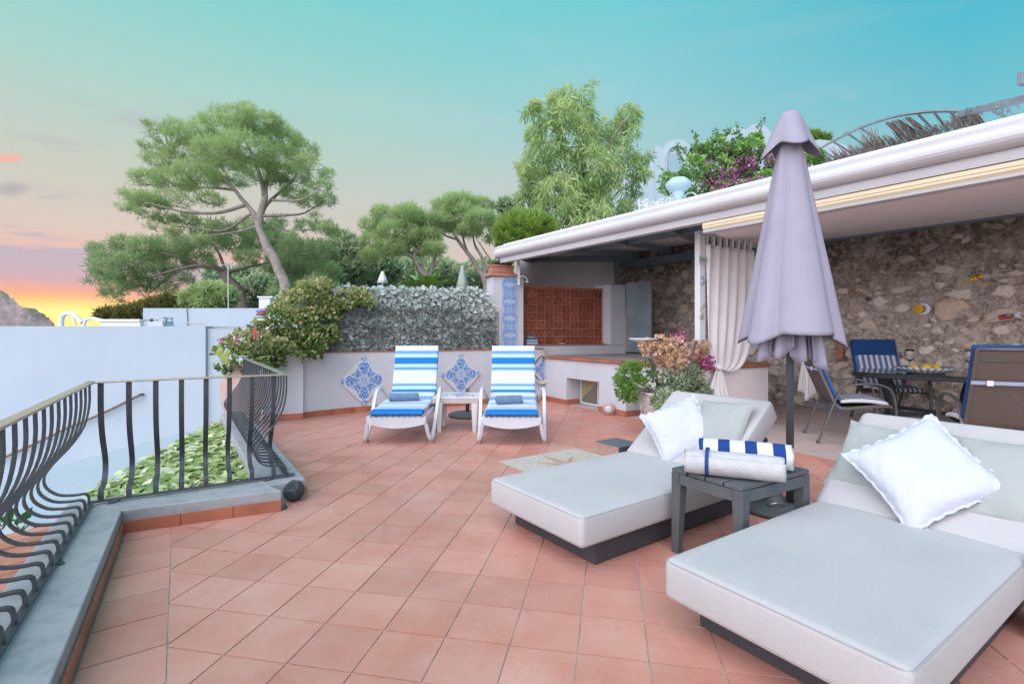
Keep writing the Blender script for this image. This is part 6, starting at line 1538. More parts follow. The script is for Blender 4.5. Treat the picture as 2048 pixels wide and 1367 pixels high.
# striped garden pole ornament
go = empty('buoy_ornament', label='striped painted wooden fish float on a stick above the shrub', cat='ornament')
p = at(521, 632, 6.3)
for i, (dz, r, c) in enumerate(((.065,.062,(.20,.22,.42)),(.03,.055,(.42,.06,.10)),(-.01,.055,(.22,.40,.42)),(-.045,.05,(.58,.60,.35)))):
    MB().ball((p.x+.01*(i%2), p.y, p.z+dz), r, 14, 6, (1.05,.6,.42)).build('band', mat('painted_band_%d'%i, c, None, rough=.4), go, True)
MB().tube([(p.x, p.y, p.z-.06), (p.x-.02, p.y, p.z-.42)], .007, 6).build('stick', IRON, go)
# lower green shrub under the brick ledge
shrub('laurel_shrub', [(-3.0,2.4,-.55,.35,.35,.3),(-2.75,2.05,-.65,.3,.3,.3),(-3.2,2.9,-.6,.3,.3,.25),(-2.9,1.7,-.7,.3,.3,.3),(-3.17,3.12,-.14,.16,.2,.2),(-3.08,2.9,-.26,.16,.2,.2),(-3.28,3.25,-.2,.15,.2,.2),(-3.0,2.75,-.35,.16,.2,.2)], 2200, leafmat('dark_laurel_leaf', [(0,(.02,.07,.02)),(.6,(.05,.16,.035)),(1,(.12,.28,.07))], .25, .3), 'dark green laurel shrub below the brick ledge at the left edge', 'shrub', .10, .45, base=(-2.9,2.2,-2.5), stems=8)

# planter at the right of the centre
upx, upy = pxx(1318, 5.9), 5.9
ur = empty('garden_urn', (upx, upy, 0), 0, 'white relief garden urn with trailing plants behind the daybed', 'urn')
MB().lathe([(.14,0),(.15,.03),(.08,.06),(.07,.10),(.12,.16),(.19,.30),(.225,.44),(.215,.47),(.235,.49),(.235,.51),(.20,.51),(.18,.46),(0,.45)], n=40, jit=lambda a, z: .04*abs(math.sin(5*a))*(1 if .16 < z < .44 else 0)).build('body', mat('white_urn_stone', (.66,.62,.62), (.48,.44,.44), 22, .85, .5, 60), ur, True)
GRS = leafmat('fresh_green_leaf', [(0,(0.065,0.169,0.026)),(.5,(0.169,0.338,0.065)),(1,(0.390,0.546,0.156))], .35)
SIL = leafmat('silver_green_leaf', [(0,(0.106,0.180,0.106)),(.5,(0.300,0.420,0.256)),(1,(0.720,0.720,0.600))], .25)
PEA = leafmat('peach_bract', [(0,(.22,.26,.08)),(.28,(.55,.42,.20)),(.65,(.76,.50,.38)),(1,(.80,.60,.52))], .35)
PNK = leafmat('magenta_bract', [(0,(.22,.03,.14)),(.5,(.45,.07,.30)),(1,(.65,.22,.45))], .4)
shrub('fern_plant', [C_(1262,750,5.8,30), C_(1280,780,5.7,32), C_(1255,785,5.8,22), C_(1290,745,5.9,26), C_(1245,765,5.8,14), C_(1262,735,5.8,16)], 2300, GRS, 'feathery bright green plant at the left side of the white urn', 'plant', .055, .34, base=(upx,upy,.45), stems=10, shell=.4)
shrub('silver_shrub', [C_(1345,770,5.8,36), C_(1375,775,5.9,38), C_(1400,785,6.0,22), C_(1340,800,5.6,28), C_(1380,750,5.9,26), C_(1330,815,5.5,20,None,14)], 3400, SIL, 'silver green leafy shrub at the right side of the white urn', 'shrub', .058, .36, base=(upx,upy,.45), stems=8, shell=.4)
shrub('trailing_herb', [C_(1345,808,5.45,20), C_(1330,815,5.4,12), C_(1310,800,5.6,10)], 500, GRS, 'small bright green herb trailing over the urn front', 'plant', .045, .4, base=(upx,upy,.45), stems=3, shell=.4)
shrub('peach_bougainvillea', [C_(1300,700,5.8,22,None,14), C_(1330,705,5.8,26), C_(1352,692,5.8,22), C_(1375,700,5.9,26), C_(1395,712,6.0,20), C_(1345,722,5.8,30,None,14), C_(1395,695,6.0,14), C_(1290,690,5.8,12,None,12), C_(1320,680,5.8,12), C_(1410,690,6.0,10), C_(1365,680,5.9,12)], 1700, PEA, 'peach bracted bougainvillea rising above the white urn', 'plant', .046, .85, base=(upx,upy,.5), stems=12, shell=.4, vfun=lambda p,d,n: np.clip(rng.normal(.6,.28,n),0,1))
for nm, lb, px, py, s_ in (('bract_spray','magenta bract spray at the top of the peach bougainvillea',1358,677,.10),('bract_spray','dark pink bract spray beside the curtain knot',1412,728,.11)):
    c = at(px, py, 5.85); n = 90; V, Fc = leaves(np.array([[c.x,c.y,c.z]])+rng.normal(0,s_*.45,(n,3)), rng.normal(size=(n,3)), .042, .85, .1)
    tag(np_mesh(nm, V, Fc, PNK, None, np.repeat(rng.uniform(0,1,n),4)), lb, 'flowers', 'magenta bract sprays by the urn')
for px0, py0, px1, py1, lab, yy in ((1302,706,1306,765,'black garden stake with light left in the urn plants',5.6),(1392,684,1376,748,'black garden stake leaning right in the urn plants',5.6)):
    g_ = empty('garden_stake', label=lab, cat='stake', group='garden stakes in the urn'); MB().tube([at(px0,py0,yy), at(px1,py1,yy)], .009, 6).build('stake', IRON, g_); MB().ball(at(px0,py0,yy), .018, 8, 5).build('lamp_head', IRON, g_, True)
bbth = at(1288, 679, 5.9)
tag(MB().lathe([(.02,-.05),(.05,-.03),(.14,-.004),(.165,.012),(.16,.018),(.10,.004),(0,0)], bbth, 22, lambda a, z: .10*math.sin(7*a)).build('shell_bird_bath', WHITEP, None, True), 'white shell shaped bird dish above the urn flowers', 'bird bath')
# fallen leaves near the urn
n = 46; cs = np.column_stack([rng.normal(pxx(1285,5.0),.22,n), rng.normal(5.15,.22,n), np.full(n,.006)])
V, Fc = leaves(cs, np.column_stack([rng.normal(size=n), rng.normal(size=n), rng.uniform(0,.4,n)]), .03, .5, .1); tag(np_mesh('fallen_leaves', V, Fc, BOU, None, np.repeat(rng.uniform(.6,1,n),4)), 'scatter of dry fallen leaves on the red tiles by the urn', 'leaves', kind='stuff')
# hose coil on the wall end
hc = empty('hose_coil', label='coiled pale garden hose hanging at the corner by the right lounger', cat='hose')
hp, ht = wall_at(1085); hcn = Vector((ht.y,-ht.x,0)); z0 = H-(737-HY)*hp.y/F
for q in range(4):
    r = .22+.012*q; MB().tube([Vector((hp.x-.06, hp.y, z0))+hcn*(.06+.02*q)+Vector((ht.x,ht.y,0))*r*.75*math.cos(t)+Vector((0,0,1))*r*math.sin(t) for t in np.linspace(0,2*PI,26)[:-1]], .011, 6, closed=True).build('loop', mat('cream_hose_%d'%q, (.60,.58,.48), None, rough=.5), hc, True)

# ================================================================ TREES
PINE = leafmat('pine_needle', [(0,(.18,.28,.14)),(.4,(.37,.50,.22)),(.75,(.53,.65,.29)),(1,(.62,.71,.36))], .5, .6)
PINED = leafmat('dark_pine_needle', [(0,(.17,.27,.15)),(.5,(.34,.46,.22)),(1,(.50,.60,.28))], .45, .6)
def needle_crown(cl, ntuft, nneed, size, m, par, asp=.10, seed=0, shell=.35, flat=.55, holes=.0, name='crown'):
    p, d, idx = clump_pts(cl, ntuft, shell)
    cl = np.array(cl, float); rel = (p[:,2]-cl[idx,2])/cl[idx,5]
    keep = (rel > -.55-rng.uniform(0,.5,ntuft)); 
    sc_ = .9/max(size, .05)
    nz = np.array([mn.noise(Vector(q)*sc_*.55) for q in p]); keep &= nz > -.32+holes
    p, rel, nz = p[keep], rel[keep], nz[keep]; nT = len(p)
    c = np.repeat(p, nneed, axis=0); N_ = len(c)
    ax = rng.normal(size=(N_,3))*.8+np.array([[0,0,flat]])+np.repeat(unit(rng.normal(size=(nT,3))),nneed,axis=0)*.7
    V, Fc = leaves(c, ax, size, asp, 0, .4)
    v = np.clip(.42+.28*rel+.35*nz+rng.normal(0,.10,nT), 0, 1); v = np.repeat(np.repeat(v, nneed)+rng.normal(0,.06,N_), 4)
    return tag(np_mesh(name, V, Fc, m, par, np.clip(v,0,1)), kind='stuff')
def limb(b, pts, r0, r1, n=6, k_=5):
    P = catmull(pts, k_); m = len(P); P = [q+Vector([mn.noise(q*1.7+Vector((j*9,0,0)))*r0*.35 for j in range(3)]) for q in P]; b.tube(P, [(r0+(r1-r0)*i/(m-1))*(1+.16*mn.noise(P[i]*2.3)) for i in range(m)], n)
def twigs(b, tip, cl_, k_, r):
    for q in range(k_):
        e = Vector(tip)+Vector((random.gauss(0,1)*cl_[3]*.6, random.gauss(0,1)*cl_[4]*.6, random.uniform(-.3,.6)*cl_[5])); mid_ = Vector(tip).lerp(e,.5)+Vector((0,0,random.uniform(-.1,.15)))
        b.tube(catmull([tip, mid_, e], 3), [r, r*.8, r*.7, r*.55, r*.45, r*.35, r*.3], 4)
# big umbrella pine
Yp = 21.0
pine = empty('pine_tree', label='tall spreading pine with leaning bare trunk, the largest tree at the left', cat='tree')
def PT(px, py, dy=0): return at(px, py, Yp+dy)
trk = MB(); limb(trk, [PT(566,690), PT(569,600), PT(566,562), PT(545,510), PT(524,468), PT(520,430), PT(529,395), PT(534,362)], .25, .10, 10, 6)
br_ = MB(); 
lm = [([ (524,468),(512,435),(492,410),(470,380),(440,350),(415,330) ], 0, .14),
      ([ (520,440),(530,415),(552,390),(585,362),(600,330) ], 1, .10),
      ([ (528,395),(520,350),(500,300),(485,270) ], -.5, .09),
      ([ (534,365),(545,320),(560,280) ], .8, .07),
      ([ (492,410),(440,425),(380,425),(330,415),(290,405) ], -1.0, .08),
      ([ (505,425),(450,460),(390,455),(340,450),(300,432) ], 1.2, .06),
      ([ (522,432),(570,430),(610,425),(650,400) ], .6, .07),
      ([ (518,450),(480,462),(420,470),(360,470) ], 0, .05),
      ([ (545,400),(600,400),(640,380) ], -1.2, .06),
      ([ (470,380),(420,375),(360,370),(310,350) ], .8, .06),
      ([ (450,360),(400,320),(360,290) ], -.8, .06),
      ([ (500,300),(450,280),(400,260) ], .5, .05),
      ([ (560,290),(600,300),(630,320) ], .3, .05),
      ([ (520,440),(560,460),(610,460),(655,455) ], .9, .045)]
for pts_, dy, r in lm: limb(br_, [PT(a_, b2_, dy*i/3*1.6) for i, (a_, b2_) in enumerate(pts_)], r, r*.3)
clp = []
for px, py, r in ((480,245,46),(440,262,42),(520,255,44),(560,275,40),(400,275,38),(360,262,30),(335,278,30),(600,300,34),(618,330,28),(560,320,44),(500,300,50),(440,310,48),(380,315,42),(335,325,38),(305,300,22),(400,350,40),(350,360,38),(300,360,30),(460,350,44),(530,350,36),(580,350,36),(640,372,24),(650,400,20),(620,405,24),(270,395,26),(300,405,30),(345,400,30),(255,415,16),(290,430,20),(330,440,20),(375,440,22),(640,440,20),(655,460,18),(610,455,20),(420,400,22),(590,390,24),(350,465,16),(400,478,14),(300,255,14),(500,225,20),(450,228,16),(545,245,22),(310,455,12),(655,350,14),(560,440,12),(425,455,12),(580,470,12)):
    y = Yp+random.uniform(-1.6,1.6); c = C_(px, py, y, r*1.05, r*1.5, r*.54); clp.append(c)
    for _ in range(1): twigs(br_, Vector(c[:3])-Vector((0,0,c[5]*.6)), c, 4, .025)
trk.build('trunk', BARK, pine, True); br_.build('branch', BARK, pine, True)
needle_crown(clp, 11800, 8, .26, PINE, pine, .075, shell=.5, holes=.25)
# second dark pine low at the left
Yq = 25.0
pin2 = empty('pine_tree', label='dark low pine with forked trunk reaching left towards the sunset', cat='tree')
def QT(px, py, dy=0): return at(px, py, Yq+dy)
tb = MB(); limb(tb, [QT(488,660), QT(480,600), QT(462,565), QT(445,545)], .34, .2, 9)
for pts_, dy, r in (([(445,545),(430,535),(400,530),(350,540),(300,555)],-.6,.13),([(445,545),(470,540),(510,530),(560,520)],.6,.12),([(452,550),(440,510),(420,480)],.3,.10),([(400,530),(340,510),(280,500),(230,510)],-.8,.07),([(462,560),(500,580),(540,590)],.3,.05),([(350,540),(330,560),(300,585),(280,600)],.2,.035),([(300,555),(260,560),(232,592)],0,.03)):
    limb(tb, [QT(a_, b2_, dy*i/2) for i, (a_, b2_) in enumerate(pts_)], r, r*.3)
clq = []
for px, py, r in ((215,505,28),(250,490,24),(225,540,34),(195,555,22),(265,530,34),(300,500,34),(340,495,34),(310,545,34),(350,530,32),(270,570,28),(225,580,22),(385,500,34),(400,525,26),(430,480,30),(470,485,34),(520,480,36),(560,490,36),(600,500,36),(640,505,32),(560,530,34),(610,540,38),(650,545,30),(500,520,24),(205,520,20),(240,600,14),(400,470,24),(330,575,20),(375,560,14),(445,455,22),(500,455,26),(545,455,22),(640,580,40),(600,585,34),(560,590,20)):
    clq.append(C_(px, py, Yq+random.uniform(-1.8,1.8), r, r*1.5, r*.7))
    twigs(tb, Vector(clq[-1][:3]), clq[-1], 2, .02)
tb.build('trunk', BARK2, pin2, True)
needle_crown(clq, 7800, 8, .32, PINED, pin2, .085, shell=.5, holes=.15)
shn = 0
def bushy(cat, name, lab, cls, n, sz_, m, base=None, r=.06, grp=None, nn_=7, shell=.5, asp=.2, flat=.3):
    root = empty(name, label=lab, cat=cat, group=grp); needle_crown(cls, n, nn_, sz_, m, root, asp, shell=shell, flat=flat)
    b = MB(); c0 = cls[0]; bp = Vector(base) if base else Vector((c0[0], c0[1], c0[2]-c0[5]*2.2-1.5))
    for c in cls[:6]: limb(b, [bp, bp.lerp(Vector(c[:3]), .6)+Vector((random.gauss(0,.2), 0, 0)), Vector(c[:3])], r, r*.3, 6, 4)
    b.build('trunk', BARK2, root, True); return root
bushy('tree', 'young_pine', 'soft rounded light green pine bush below the dark pine fork', [C_(415,590,19,36,None,22), C_(445,595,19,28), C_(385,600,19,24), C_(420,606,19,40,None,14)], 1500, .24, PINE)
bushy('shrub', 'coastal_shrub', 'olive green shrubs growing behind the skylight box at the sunset', [C_(215,628,20,22,None,12), C_(250,628,20,26,None,14), C_(285,622,20,30,None,16), C_(320,615,20,34,None,20), C_(350,605,20,30,None,18)], 1600, .22, leafmat('olive_leaf', [(0,(.07,.08,.02)),(.5,(.18,.18,.05)),(1,(.34,.30,.10))], .4))
# the two middle pines and the bush masses behind the hedge
Yr = 30.0
umb = empty('umbrella_pine', label='small umbrella pine with slim forked trunks left of the roof corner', cat='tree')
tb = MB()
def RT(px, py): return at(px, py, Yr)
for pts_, r in (([(975,600),(968,560),(955,535),(935,505),(915,480),(905,460)],.20),([(972,560),(965,520),(950,490),(945,465)],.12),([(975,570),(985,530),(968,500),(955,480)],.07),([(935,505),(925,470),(935,440)],.09),([(915,480),(890,470),(872,455)],.08)): limb(tb, [RT(*q) for q in pts_], r, r*.35)
tb.build('trunk', BARK, umb, True)
clr = [C_(px, py, Yr+random.uniform(-1.5,1.5), r, r*1.4, r*.55) for px, py, r in ((925,408,34),(890,418,30),(960,415,30),(915,430,40),(960,440,34),(880,440,26),(985,440,16),(900,455,24),(940,462,26),(985,460,14),(905,400,18),(975,480,12))]
needle_crown(clr, 3800, 8, .32, PINE, umb, .08, shell=.5, holes=.15)
mp2 = empty('pine_tree', label='middle pine with pale crooked trunk behind the ivy screen', cat='tree')
tb = MB()
for pts_, r in (([(865,610),(862,560),(845,545),(830,515),(838,495)],.22),([(858,555),(868,520),(875,495),(870,470)],.12),([(830,515),(800,505),(775,505)],.09),([(838,500),(815,470),(790,450)],.09)): limb(tb, [at(a_, b2_, 28) for a_, b2_ in pts_], r, r*.35)
tb.build('trunk', BARK, mp2, True)
clm = [C_(px, py, 28+random.uniform(-1.5,1.5), r, r*1.4, r*.6) for px, py, r in ((780,438,36),(745,455,26),(815,435,34),(850,445,34),(800,470,44),(850,475,34),(750,485,30),(830,500,30),(780,500,30),(740,510,20),(870,500,24),(760,425,16),(820,418,14))]
needle_crown(clm, 4700, 8, .32, PINE, mp2, .08, shell=.5, holes=.15)
mix_ = leafmat('evergreen_leaf', [(0,(0.139,0.227,0.157)),(.5,(0.350,0.488,0.267)),(1,(0.720,0.619,0.446))], .3)
for i, (lab, y, pts_) in enumerate((('dark rounded evergreen right of the big pine trunk', 29, ((690,500,34),(670,530,34),(700,540,36),(680,480,20))),
    ('bushy evergreen below the middle pine', 33, ((740,545,34),(770,540,30),(720,560,30))),
    ('round evergreen crown behind the cycad', 38, ((880,545,30),(905,555,26),(860,555,24))),
    ('far evergreen right of the green parasol', 40, ((950,560,26),(970,552,22),(940,575,24),(985,570,18))),
    ('evergreen clump left of the cycad', 42, ((810,545,30),(835,540,24),(790,560,30))),
    ('dark tree crown peeping left of the eucalyptus', 34, ((1012,415,16),(1022,432,18),(1010,440,12))),
    ('shadowy evergreen behind the big pine trunk', 31, ((600,545,40),(630,560,36),(590,580,40),(650,520,30))),
    ('dark evergreen between pine trunk and gate post', 33, ((520,575,30),(505,595,30),(545,590,26))))):
    bushy('tree', 'evergreen_tree', lab, [C_(a_, b2_, y, r, r*1.2, r*.85) for a_, b2_, r in pts_], 1300, .40, mix_, nn_=7, asp=.3, r=.12)
# far wooded slope
def wood():
    cs_ = []
    for px in range(430, 1090, 13):
        for k_ in range(4): cs_.append(C_(px+random.uniform(-8,8), 540+k_*26+random.uniform(-10,10)-12*math.sin(px*.01), 58-k_*5+random.uniform(-3,3), 20, 20, 16))
    p, d, idx = clump_pts(cs_, 30000, .7); n = len(p)
    V, Fc = leaves(p, rng.normal(size=(n,3))+d, .55, .6, .1); return np_mesh('distant_wood', V, Fc, mix_, None, np.repeat(np.clip(.4+.3*d[:,2]+rng.normal(0,.12,n),0,1),4))
tag(wood(), 'wooded green slope far behind the ivy screen', 'woodland', kind='stuff')
# eucalyptus
EUC = leafmat('eucalyptus_leaf', [(0,(0.145,0.267,0.150)),(.4,(0.315,0.484,0.213)),(.75,(0.556,0.661,0.278)),(1,(0.662,0.661,0.342))], .4, .45)
eu = empty('eucalyptus_tree', label='tall drooping eucalyptus rising behind the veranda roof', cat='tree')
Ye = 19.0; tb = MB()
for pts_, r in (([(1165,560),(1166,480),(1168,430),(1172,380),(1168,330),(1165,280),(1150,220)],.20),([(1140,520),(1138,450),(1125,400),(1100,350),(1085,300)],.11),([(1170,420),(1190,370),(1205,330),(1225,280),(1250,240)],.11),([(1190,470),(1210,420),(1240,380),(1280,350)],.07),([(1165,480),(1150,420),(1140,380),(1120,330)],.08)): limb(tb, [at(a_, b2_, Ye) for a_, b2_ in pts_], r, r*.3)
tb.build('trunk', mat('eucalyptus_bark', (.20,.13,.10), (.32,.26,.22), 6, .9, .6, 14), eu, True)
cle = [C_(px, py, Ye+random.uniform(-1.3,1.3), r, r*1.1, r*1.15) for px, py, r in ((1140,190,24),(1110,195,18),(1170,185,18),(1130,225,34),(1165,230,30),(1090,230,26),(1070,260,20),(1100,275,40),(1150,270,42),(1190,275,30),(1080,310,34),(1130,330,46),(1180,330,44),(1060,340,22),(1230,260,28),(1255,230,24),(1275,215,12),(1240,300,28),(1220,340,30),(1270,260,16),(1075,370,34),(1120,390,46),(1170,390,46),(1215,390,36),(1060,400,30),(1100,425,36),(1150,435,40),(1195,430,34),(1040,330,10),(1050,220,12),(1070,205,12),(1270,330,22),(1285,310,18),(1265,370,22),(1255,410,18),(1290,345,12),(1240,425,16),(1045,385,16),(1180,165,10),(1215,235,10))]
p, d, idx = clump_pts(cle, 34000, .35)
sm_p = p*np.array([[2.6,2.6,.9]]); nz = np.array([mn.noise(Vector(q)) for q in sm_p]); kp = nz > -.07; p, d, nz = p[kp], d[kp], nz[kp]; n = len(p)
V, Fc = leaves(p, np.column_stack([rng.normal(0,.55,n), rng.normal(0,.55,n), rng.normal(-.75,.4,n)]), .30, .14, 0, .4)
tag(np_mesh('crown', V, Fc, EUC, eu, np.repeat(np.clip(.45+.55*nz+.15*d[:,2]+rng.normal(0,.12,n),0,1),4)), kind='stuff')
BRG = leafmat('bright_shrub_leaf', [(0,(0.108,0.204,0.036)),(.5,(0.240,0.384,0.060)),(1,(0.432,0.576,0.144))], .4)
root = empty('bright_shrub', label='bright green feathery shrub at the roof corner under the eucalyptus', cat='shrub')
needle_crown([C_(px, py, 13, r, r, r*.9) for px, py, r in ((1010,470,26),(1035,455,34),(1065,455,34),(1090,460,24),(1005,490,16),(1040,480,34))], 3400, 6, .16, BRG, root, .12, flat=1.4, shell=.4)
b = MB(); 
for q in range(6): limb(b, [at(1040,560,13), at(1040+random.uniform(-10,10),520,13), at(1010+q*14,475,13)], .04, .01)
b.build('stem', BARK2, root, True)
# cycad
cy = empty('cycad_palm', label='dark green cycad palm above the ivy screen', cat='palm'); cp_ = at(852, 585, 10.5)
for q in range(34):
    a = 2*PI*q/34+random.uniform(-.1,.1); el_ = random.uniform(.15,1.1); Lc = random.uniform(.60,.78)
    P = [cp_+Vector((math.cos(a)*math.cos(el_)*Lc*t, math.sin(a)*math.cos(el_)*Lc*t, math.sin(el_)*Lc*t-.32*t*t*Lc)) for t in np.linspace(0,1,8)]
    b = MB().tube(P, .006, 4); V_ = []
    for i in range(1, 8):
        for j_ in range(3):
            o_ = P[i-1].lerp(P[i], j_/3); dd_ = (P[i]-P[i-1]).normalized(); sd_ = dd_.cross(Vector((0,0,1))).normalized(); ll = .13*math.sin(PI*(i/8.5))**.6+.02
            for s_ in (-1, 1):
                e = o_+sd_*s_*ll+dd_*ll*.6+Vector((0,0,.02)); b.add([o_-dd_*.016, o_+dd_*.016, e], [(0,1,2)])
    b.build('frond', CYM := MATS.setdefault('cy', mat('cycad_green', (.20,.36,.08), (.28,.42,.11), 8, .4)), cy)
MB().lathe([(.12,-.9),(.13,0),(.05,.06)], cp_, 12).build('trunk', BARK2, cy)
def far_parasol(px, top, bot, y, w_, m, lab, apx=None):
    r_ = empty('parasol', label=lab, cat='parasol'); a = at(px, top, y); b_ = at(px, bot, y)
    MB().lathe([(w_*1.0,b_.z-a.z),(w_*.72,(b_.z-a.z)*.6),(w_*.3,(b_.z-a.z)*.1),(.03,0),(.0,.02)], a, 16, lambda t, z: .16*math.cos(6*t)).build('canopy', m, r_, True)
    MB().tube([a, Vector((b_.x, b_.y, -1.5))], .03, 6).build('pole', WHITEP, r_)
far_parasol(765, 543, 566, 14, .14, WHITEP, 'small closed white parasol behind the ivy screen')
far_parasol(925, 531, 585, 13, .16, mat('sage_parasol_cloth', (.30,.38,.34), None, rough=.8), 'closed sage green parasol behind the ivy screen')
tvb = empty('tv_aerial', label='small white metal aerial in front of the dark pine fork', cat='aerial')
b = MB(); 
for q in range(6): b.tube([at(444+q*5, 524+q*1.2, 17), at(446+q*5, 533+q*1.2, 17.4)], .012, 4)
b.tube([at(440,529,17.2), at(472,531,17.2)], .012, 4); b.tube([at(456,530,17.2), at(457,680,17.2)], .014, 4); b.build('rods', WHITEP, tvb)

# ================================================================ ON AND BEHIND THE ROOF
def mag(root, p, d):
    px = CX+F*p[:,0]/p[:,1]; py = HY-F*(p[:,2]-H)/p[:,1]
    wgt = np.clip((px-1395)/70, 0, 1)*np.clip((py-295)/25, 0, 1)*(d[:,1] < .4)+.25*np.exp(-((px-1415)/25)**2-((py-345)/25)**2)
    nz = np.array([mn.noise(Vector(q)*3) for q in p]); wgt = wgt*(nz > -.15); wgt = wgt/wgt.sum(); idx = rng.choice(len(p), 3300, p=wgt)
    q = p[idx]+d[idx]*.03+rng.normal(0,.03,(len(idx),3)); V, Fc = leaves(q, rng.normal(size=(len(idx),3)), .045, .85, .1); tag(np_mesh('bract', V, Fc, ROS, root, np.repeat(np.clip(rng.normal(.5,.3,len(idx)),0,1),4)), kind='stuff')
ROS = leafmat('dusky_magenta_bract', [(0,(0.169,0.051,0.118)),(.5,(0.439,0.135,0.321)),(.85,(0.676,0.169,0.541)),(1,(0.720,0.507,0.676))], .35)
# bank and bougainvillea above
RB = leafmat('rooftop_leaf', [(0,(0.062,0.156,0.052)),(.5,(0.187,0.374,0.083)),(1,(0.458,0.666,0.187))], .3)
Yb = 8.6
clb = [C_(px, py, Yb+random.uniform(-.5,.5), r) for px, py, r in ((1360,365,22),(1385,335,28),(1400,375,28),(1410,310,24),(1430,290,20),(1440,340,34),(1470,310,30),(1500,300,28),(1480,350,34),(1520,330,28),(1450,385,28),(1375,395,22),(1530,360,24),(1335,355,10),(1330,380,12),(1395,300,12),(1510,280,14),(1490,380,20))]
shrub('rooftop_bougainvillea', clb, 9500, RB, 'large green and magenta bougainvillea behind the veranda roof', 'bush', .065, .6, base=(3.6,8.9,2.7), stems=14, shell=.5,
    extra=lambda root, p, d: mag(root, p, d))
bpy.data.objects.remove([o for o in C.objects if o.name == 'rooftop_bougainvillea'][0]) if False else None
# shoots
root = [o for o in C.objects if o.name == 'rooftop_bougainvillea'][0]
b = MB(); cs = []
for (x0_, y0_, x1_, y1_) in ((1500,300,1527,238),(1430,300,1433,262),(1385,320,1392,268),(1460,300,1475,252),(1440,280,1458,258),(1395,330,1378,300),(1370,350,1352,292),(1345,370,1322,338),(1380,320,1355,290),(1480,290,1478,268),(1340,390,1318,360)):
    P = catmull([at(x0_,y0_,Yb), at((x0_+x1_)/2+3,(y0_+y1_)/2,Yb), at(x1_,y1_,Yb)], 8); b.tube(P, .006, 4)
    for q in P[2:]:
        for _ in range(4): cs.append(tuple(q+Vector((random.gauss(0,.03), random.gauss(0,.03), random.gauss(0,.02)))))
b.build('shoot', BARK2, root); cs = np.array(cs); V, Fc = leaves(cs, rng.normal(size=cs.shape), .06, .5); tag(np_mesh('shoot_leaf', V, Fc, RB, root, np.repeat(rng.uniform(0,.6,len(cs)),4)), kind='stuff')
# white villa with curved gables
PV = mat('pale_villa_plaster', (.40,.50,.56), (.37,.47,.54), .4, .9)
vi = empty('white_villa', label='pale villa with rounded gable and arched window beyond the roof', cat='house')
Yv = 30.0
def outl(pts_, y): return [(at(a_, b2_, y).x, at(a_, b2_, y).z) for a_, b2_ in pts_]
def facade(name, pts_, y, dep, par, m):
    pl = outl(pts_, y); n = len(pl)
    return MB().add([(x, y, z) for x, z in pl]+[(x, y+dep, z) for x, z in pl], [tuple(range(n)), tuple(range(2*n-1,n-1,-1))]+[(i, n+i, n+(i+1)%n, (i+1)%n) for i in range(n)]).build(name, m, par)
arc = [(1354+30*math.cos(t), 305-27*math.sin(t)) for t in np.linspace(PI*.95, PI*.05, 14)]
facade('gable_wall', [(1310,520),(1310,292),(1320,291),(1322,296)]+arc+[(1386,296),(1400,298),(1400,520)], Yv, 3, vi, PV)
for (r, dz, yy) in ((23, 0, .12),):
    arc2 = [(1355+r*math.cos(t), 312-r*math.sin(t)) for t in np.linspace(PI, 0, 14)]; facade('arch_band', [(1332,345)]+arc2+[(1378,345),(1374,345)]+[(1355+(r-3)*math.cos(t), 312-(r-3)*math.sin(t)) for t in np.linspace(0, PI, 14)]+[(1335,345)], Yv-yy, .115, vi, mat('villa_trim', (.38,.47,.54), None))
arc3 = [(1351+15*math.cos(t), 322-15*math.sin(t)) for t in np.linspace(PI, 0, 12)]
wn = facade('window', [(1336,345)]+arc3+[(1366,345)], Yv-.08, .07, vi, mat('villa_window_blue', (.24,.38,.44), None, rough=.3))
for q in range(6): x_ = 1339+q*4.6; MB().beam(at(x_, 344, Yv-.11), at(x_, 322-math.sqrt(max(1, 225-(x_-1351)**2)), Yv-.11), .05, .03).build('glazing_bar', WHITEP, wn)
facade('side_wall', [(1225,520),(1225,330),(1300,318),(1309.5,318),(1309.5,520)], Yv+.1, 3, vi, PV)
vi2 = empty('curved_parapet', label='second pale curved gable outline behind the magenta bougainvillea', cat='house')
arc4 = [(1515+26*math.cos(t), 272-24*math.sin(t)) for t in np.linspace(PI*.80, PI*.12, 12)]
facade('gable_wall', [(1400,520),(1430,305),(1445,275),(1458,262),(1472,254),(1482,257),(1492,258)]+arc4+[(1560,275),(1600,330),(1600,520)], 36, 3, vi2, PV)
vr = tag(facade('vaulted_roof', [(1590,420),(1600,285),(1640,279),(1668,282),(1690,290),(1712,305),(1730,330),(1740,420)], 20, 4, None, PV), 'pale vaulted roof seen behind the trellis arch', 'roof')
bushy('shrub', 'yellow_green_shrub', 'yellow green shrub behind the pale vaulted roof', [C_(1625,275,22,18,None,12), C_(1645,278,22,14,None,8), C_(1610,272,22,12,None,12)], 700, .2, BRG)
shrub('roof_climber', [C_(1632,312,6.2,14), C_(1618,320,6.2,10), C_(1642,322,6.2,10)], 500, GRS, 'small bright green climber on the roof beside the parasol', 'plant', .06, .5, base=tuple(at(1630,345,6.2)), stems=4)
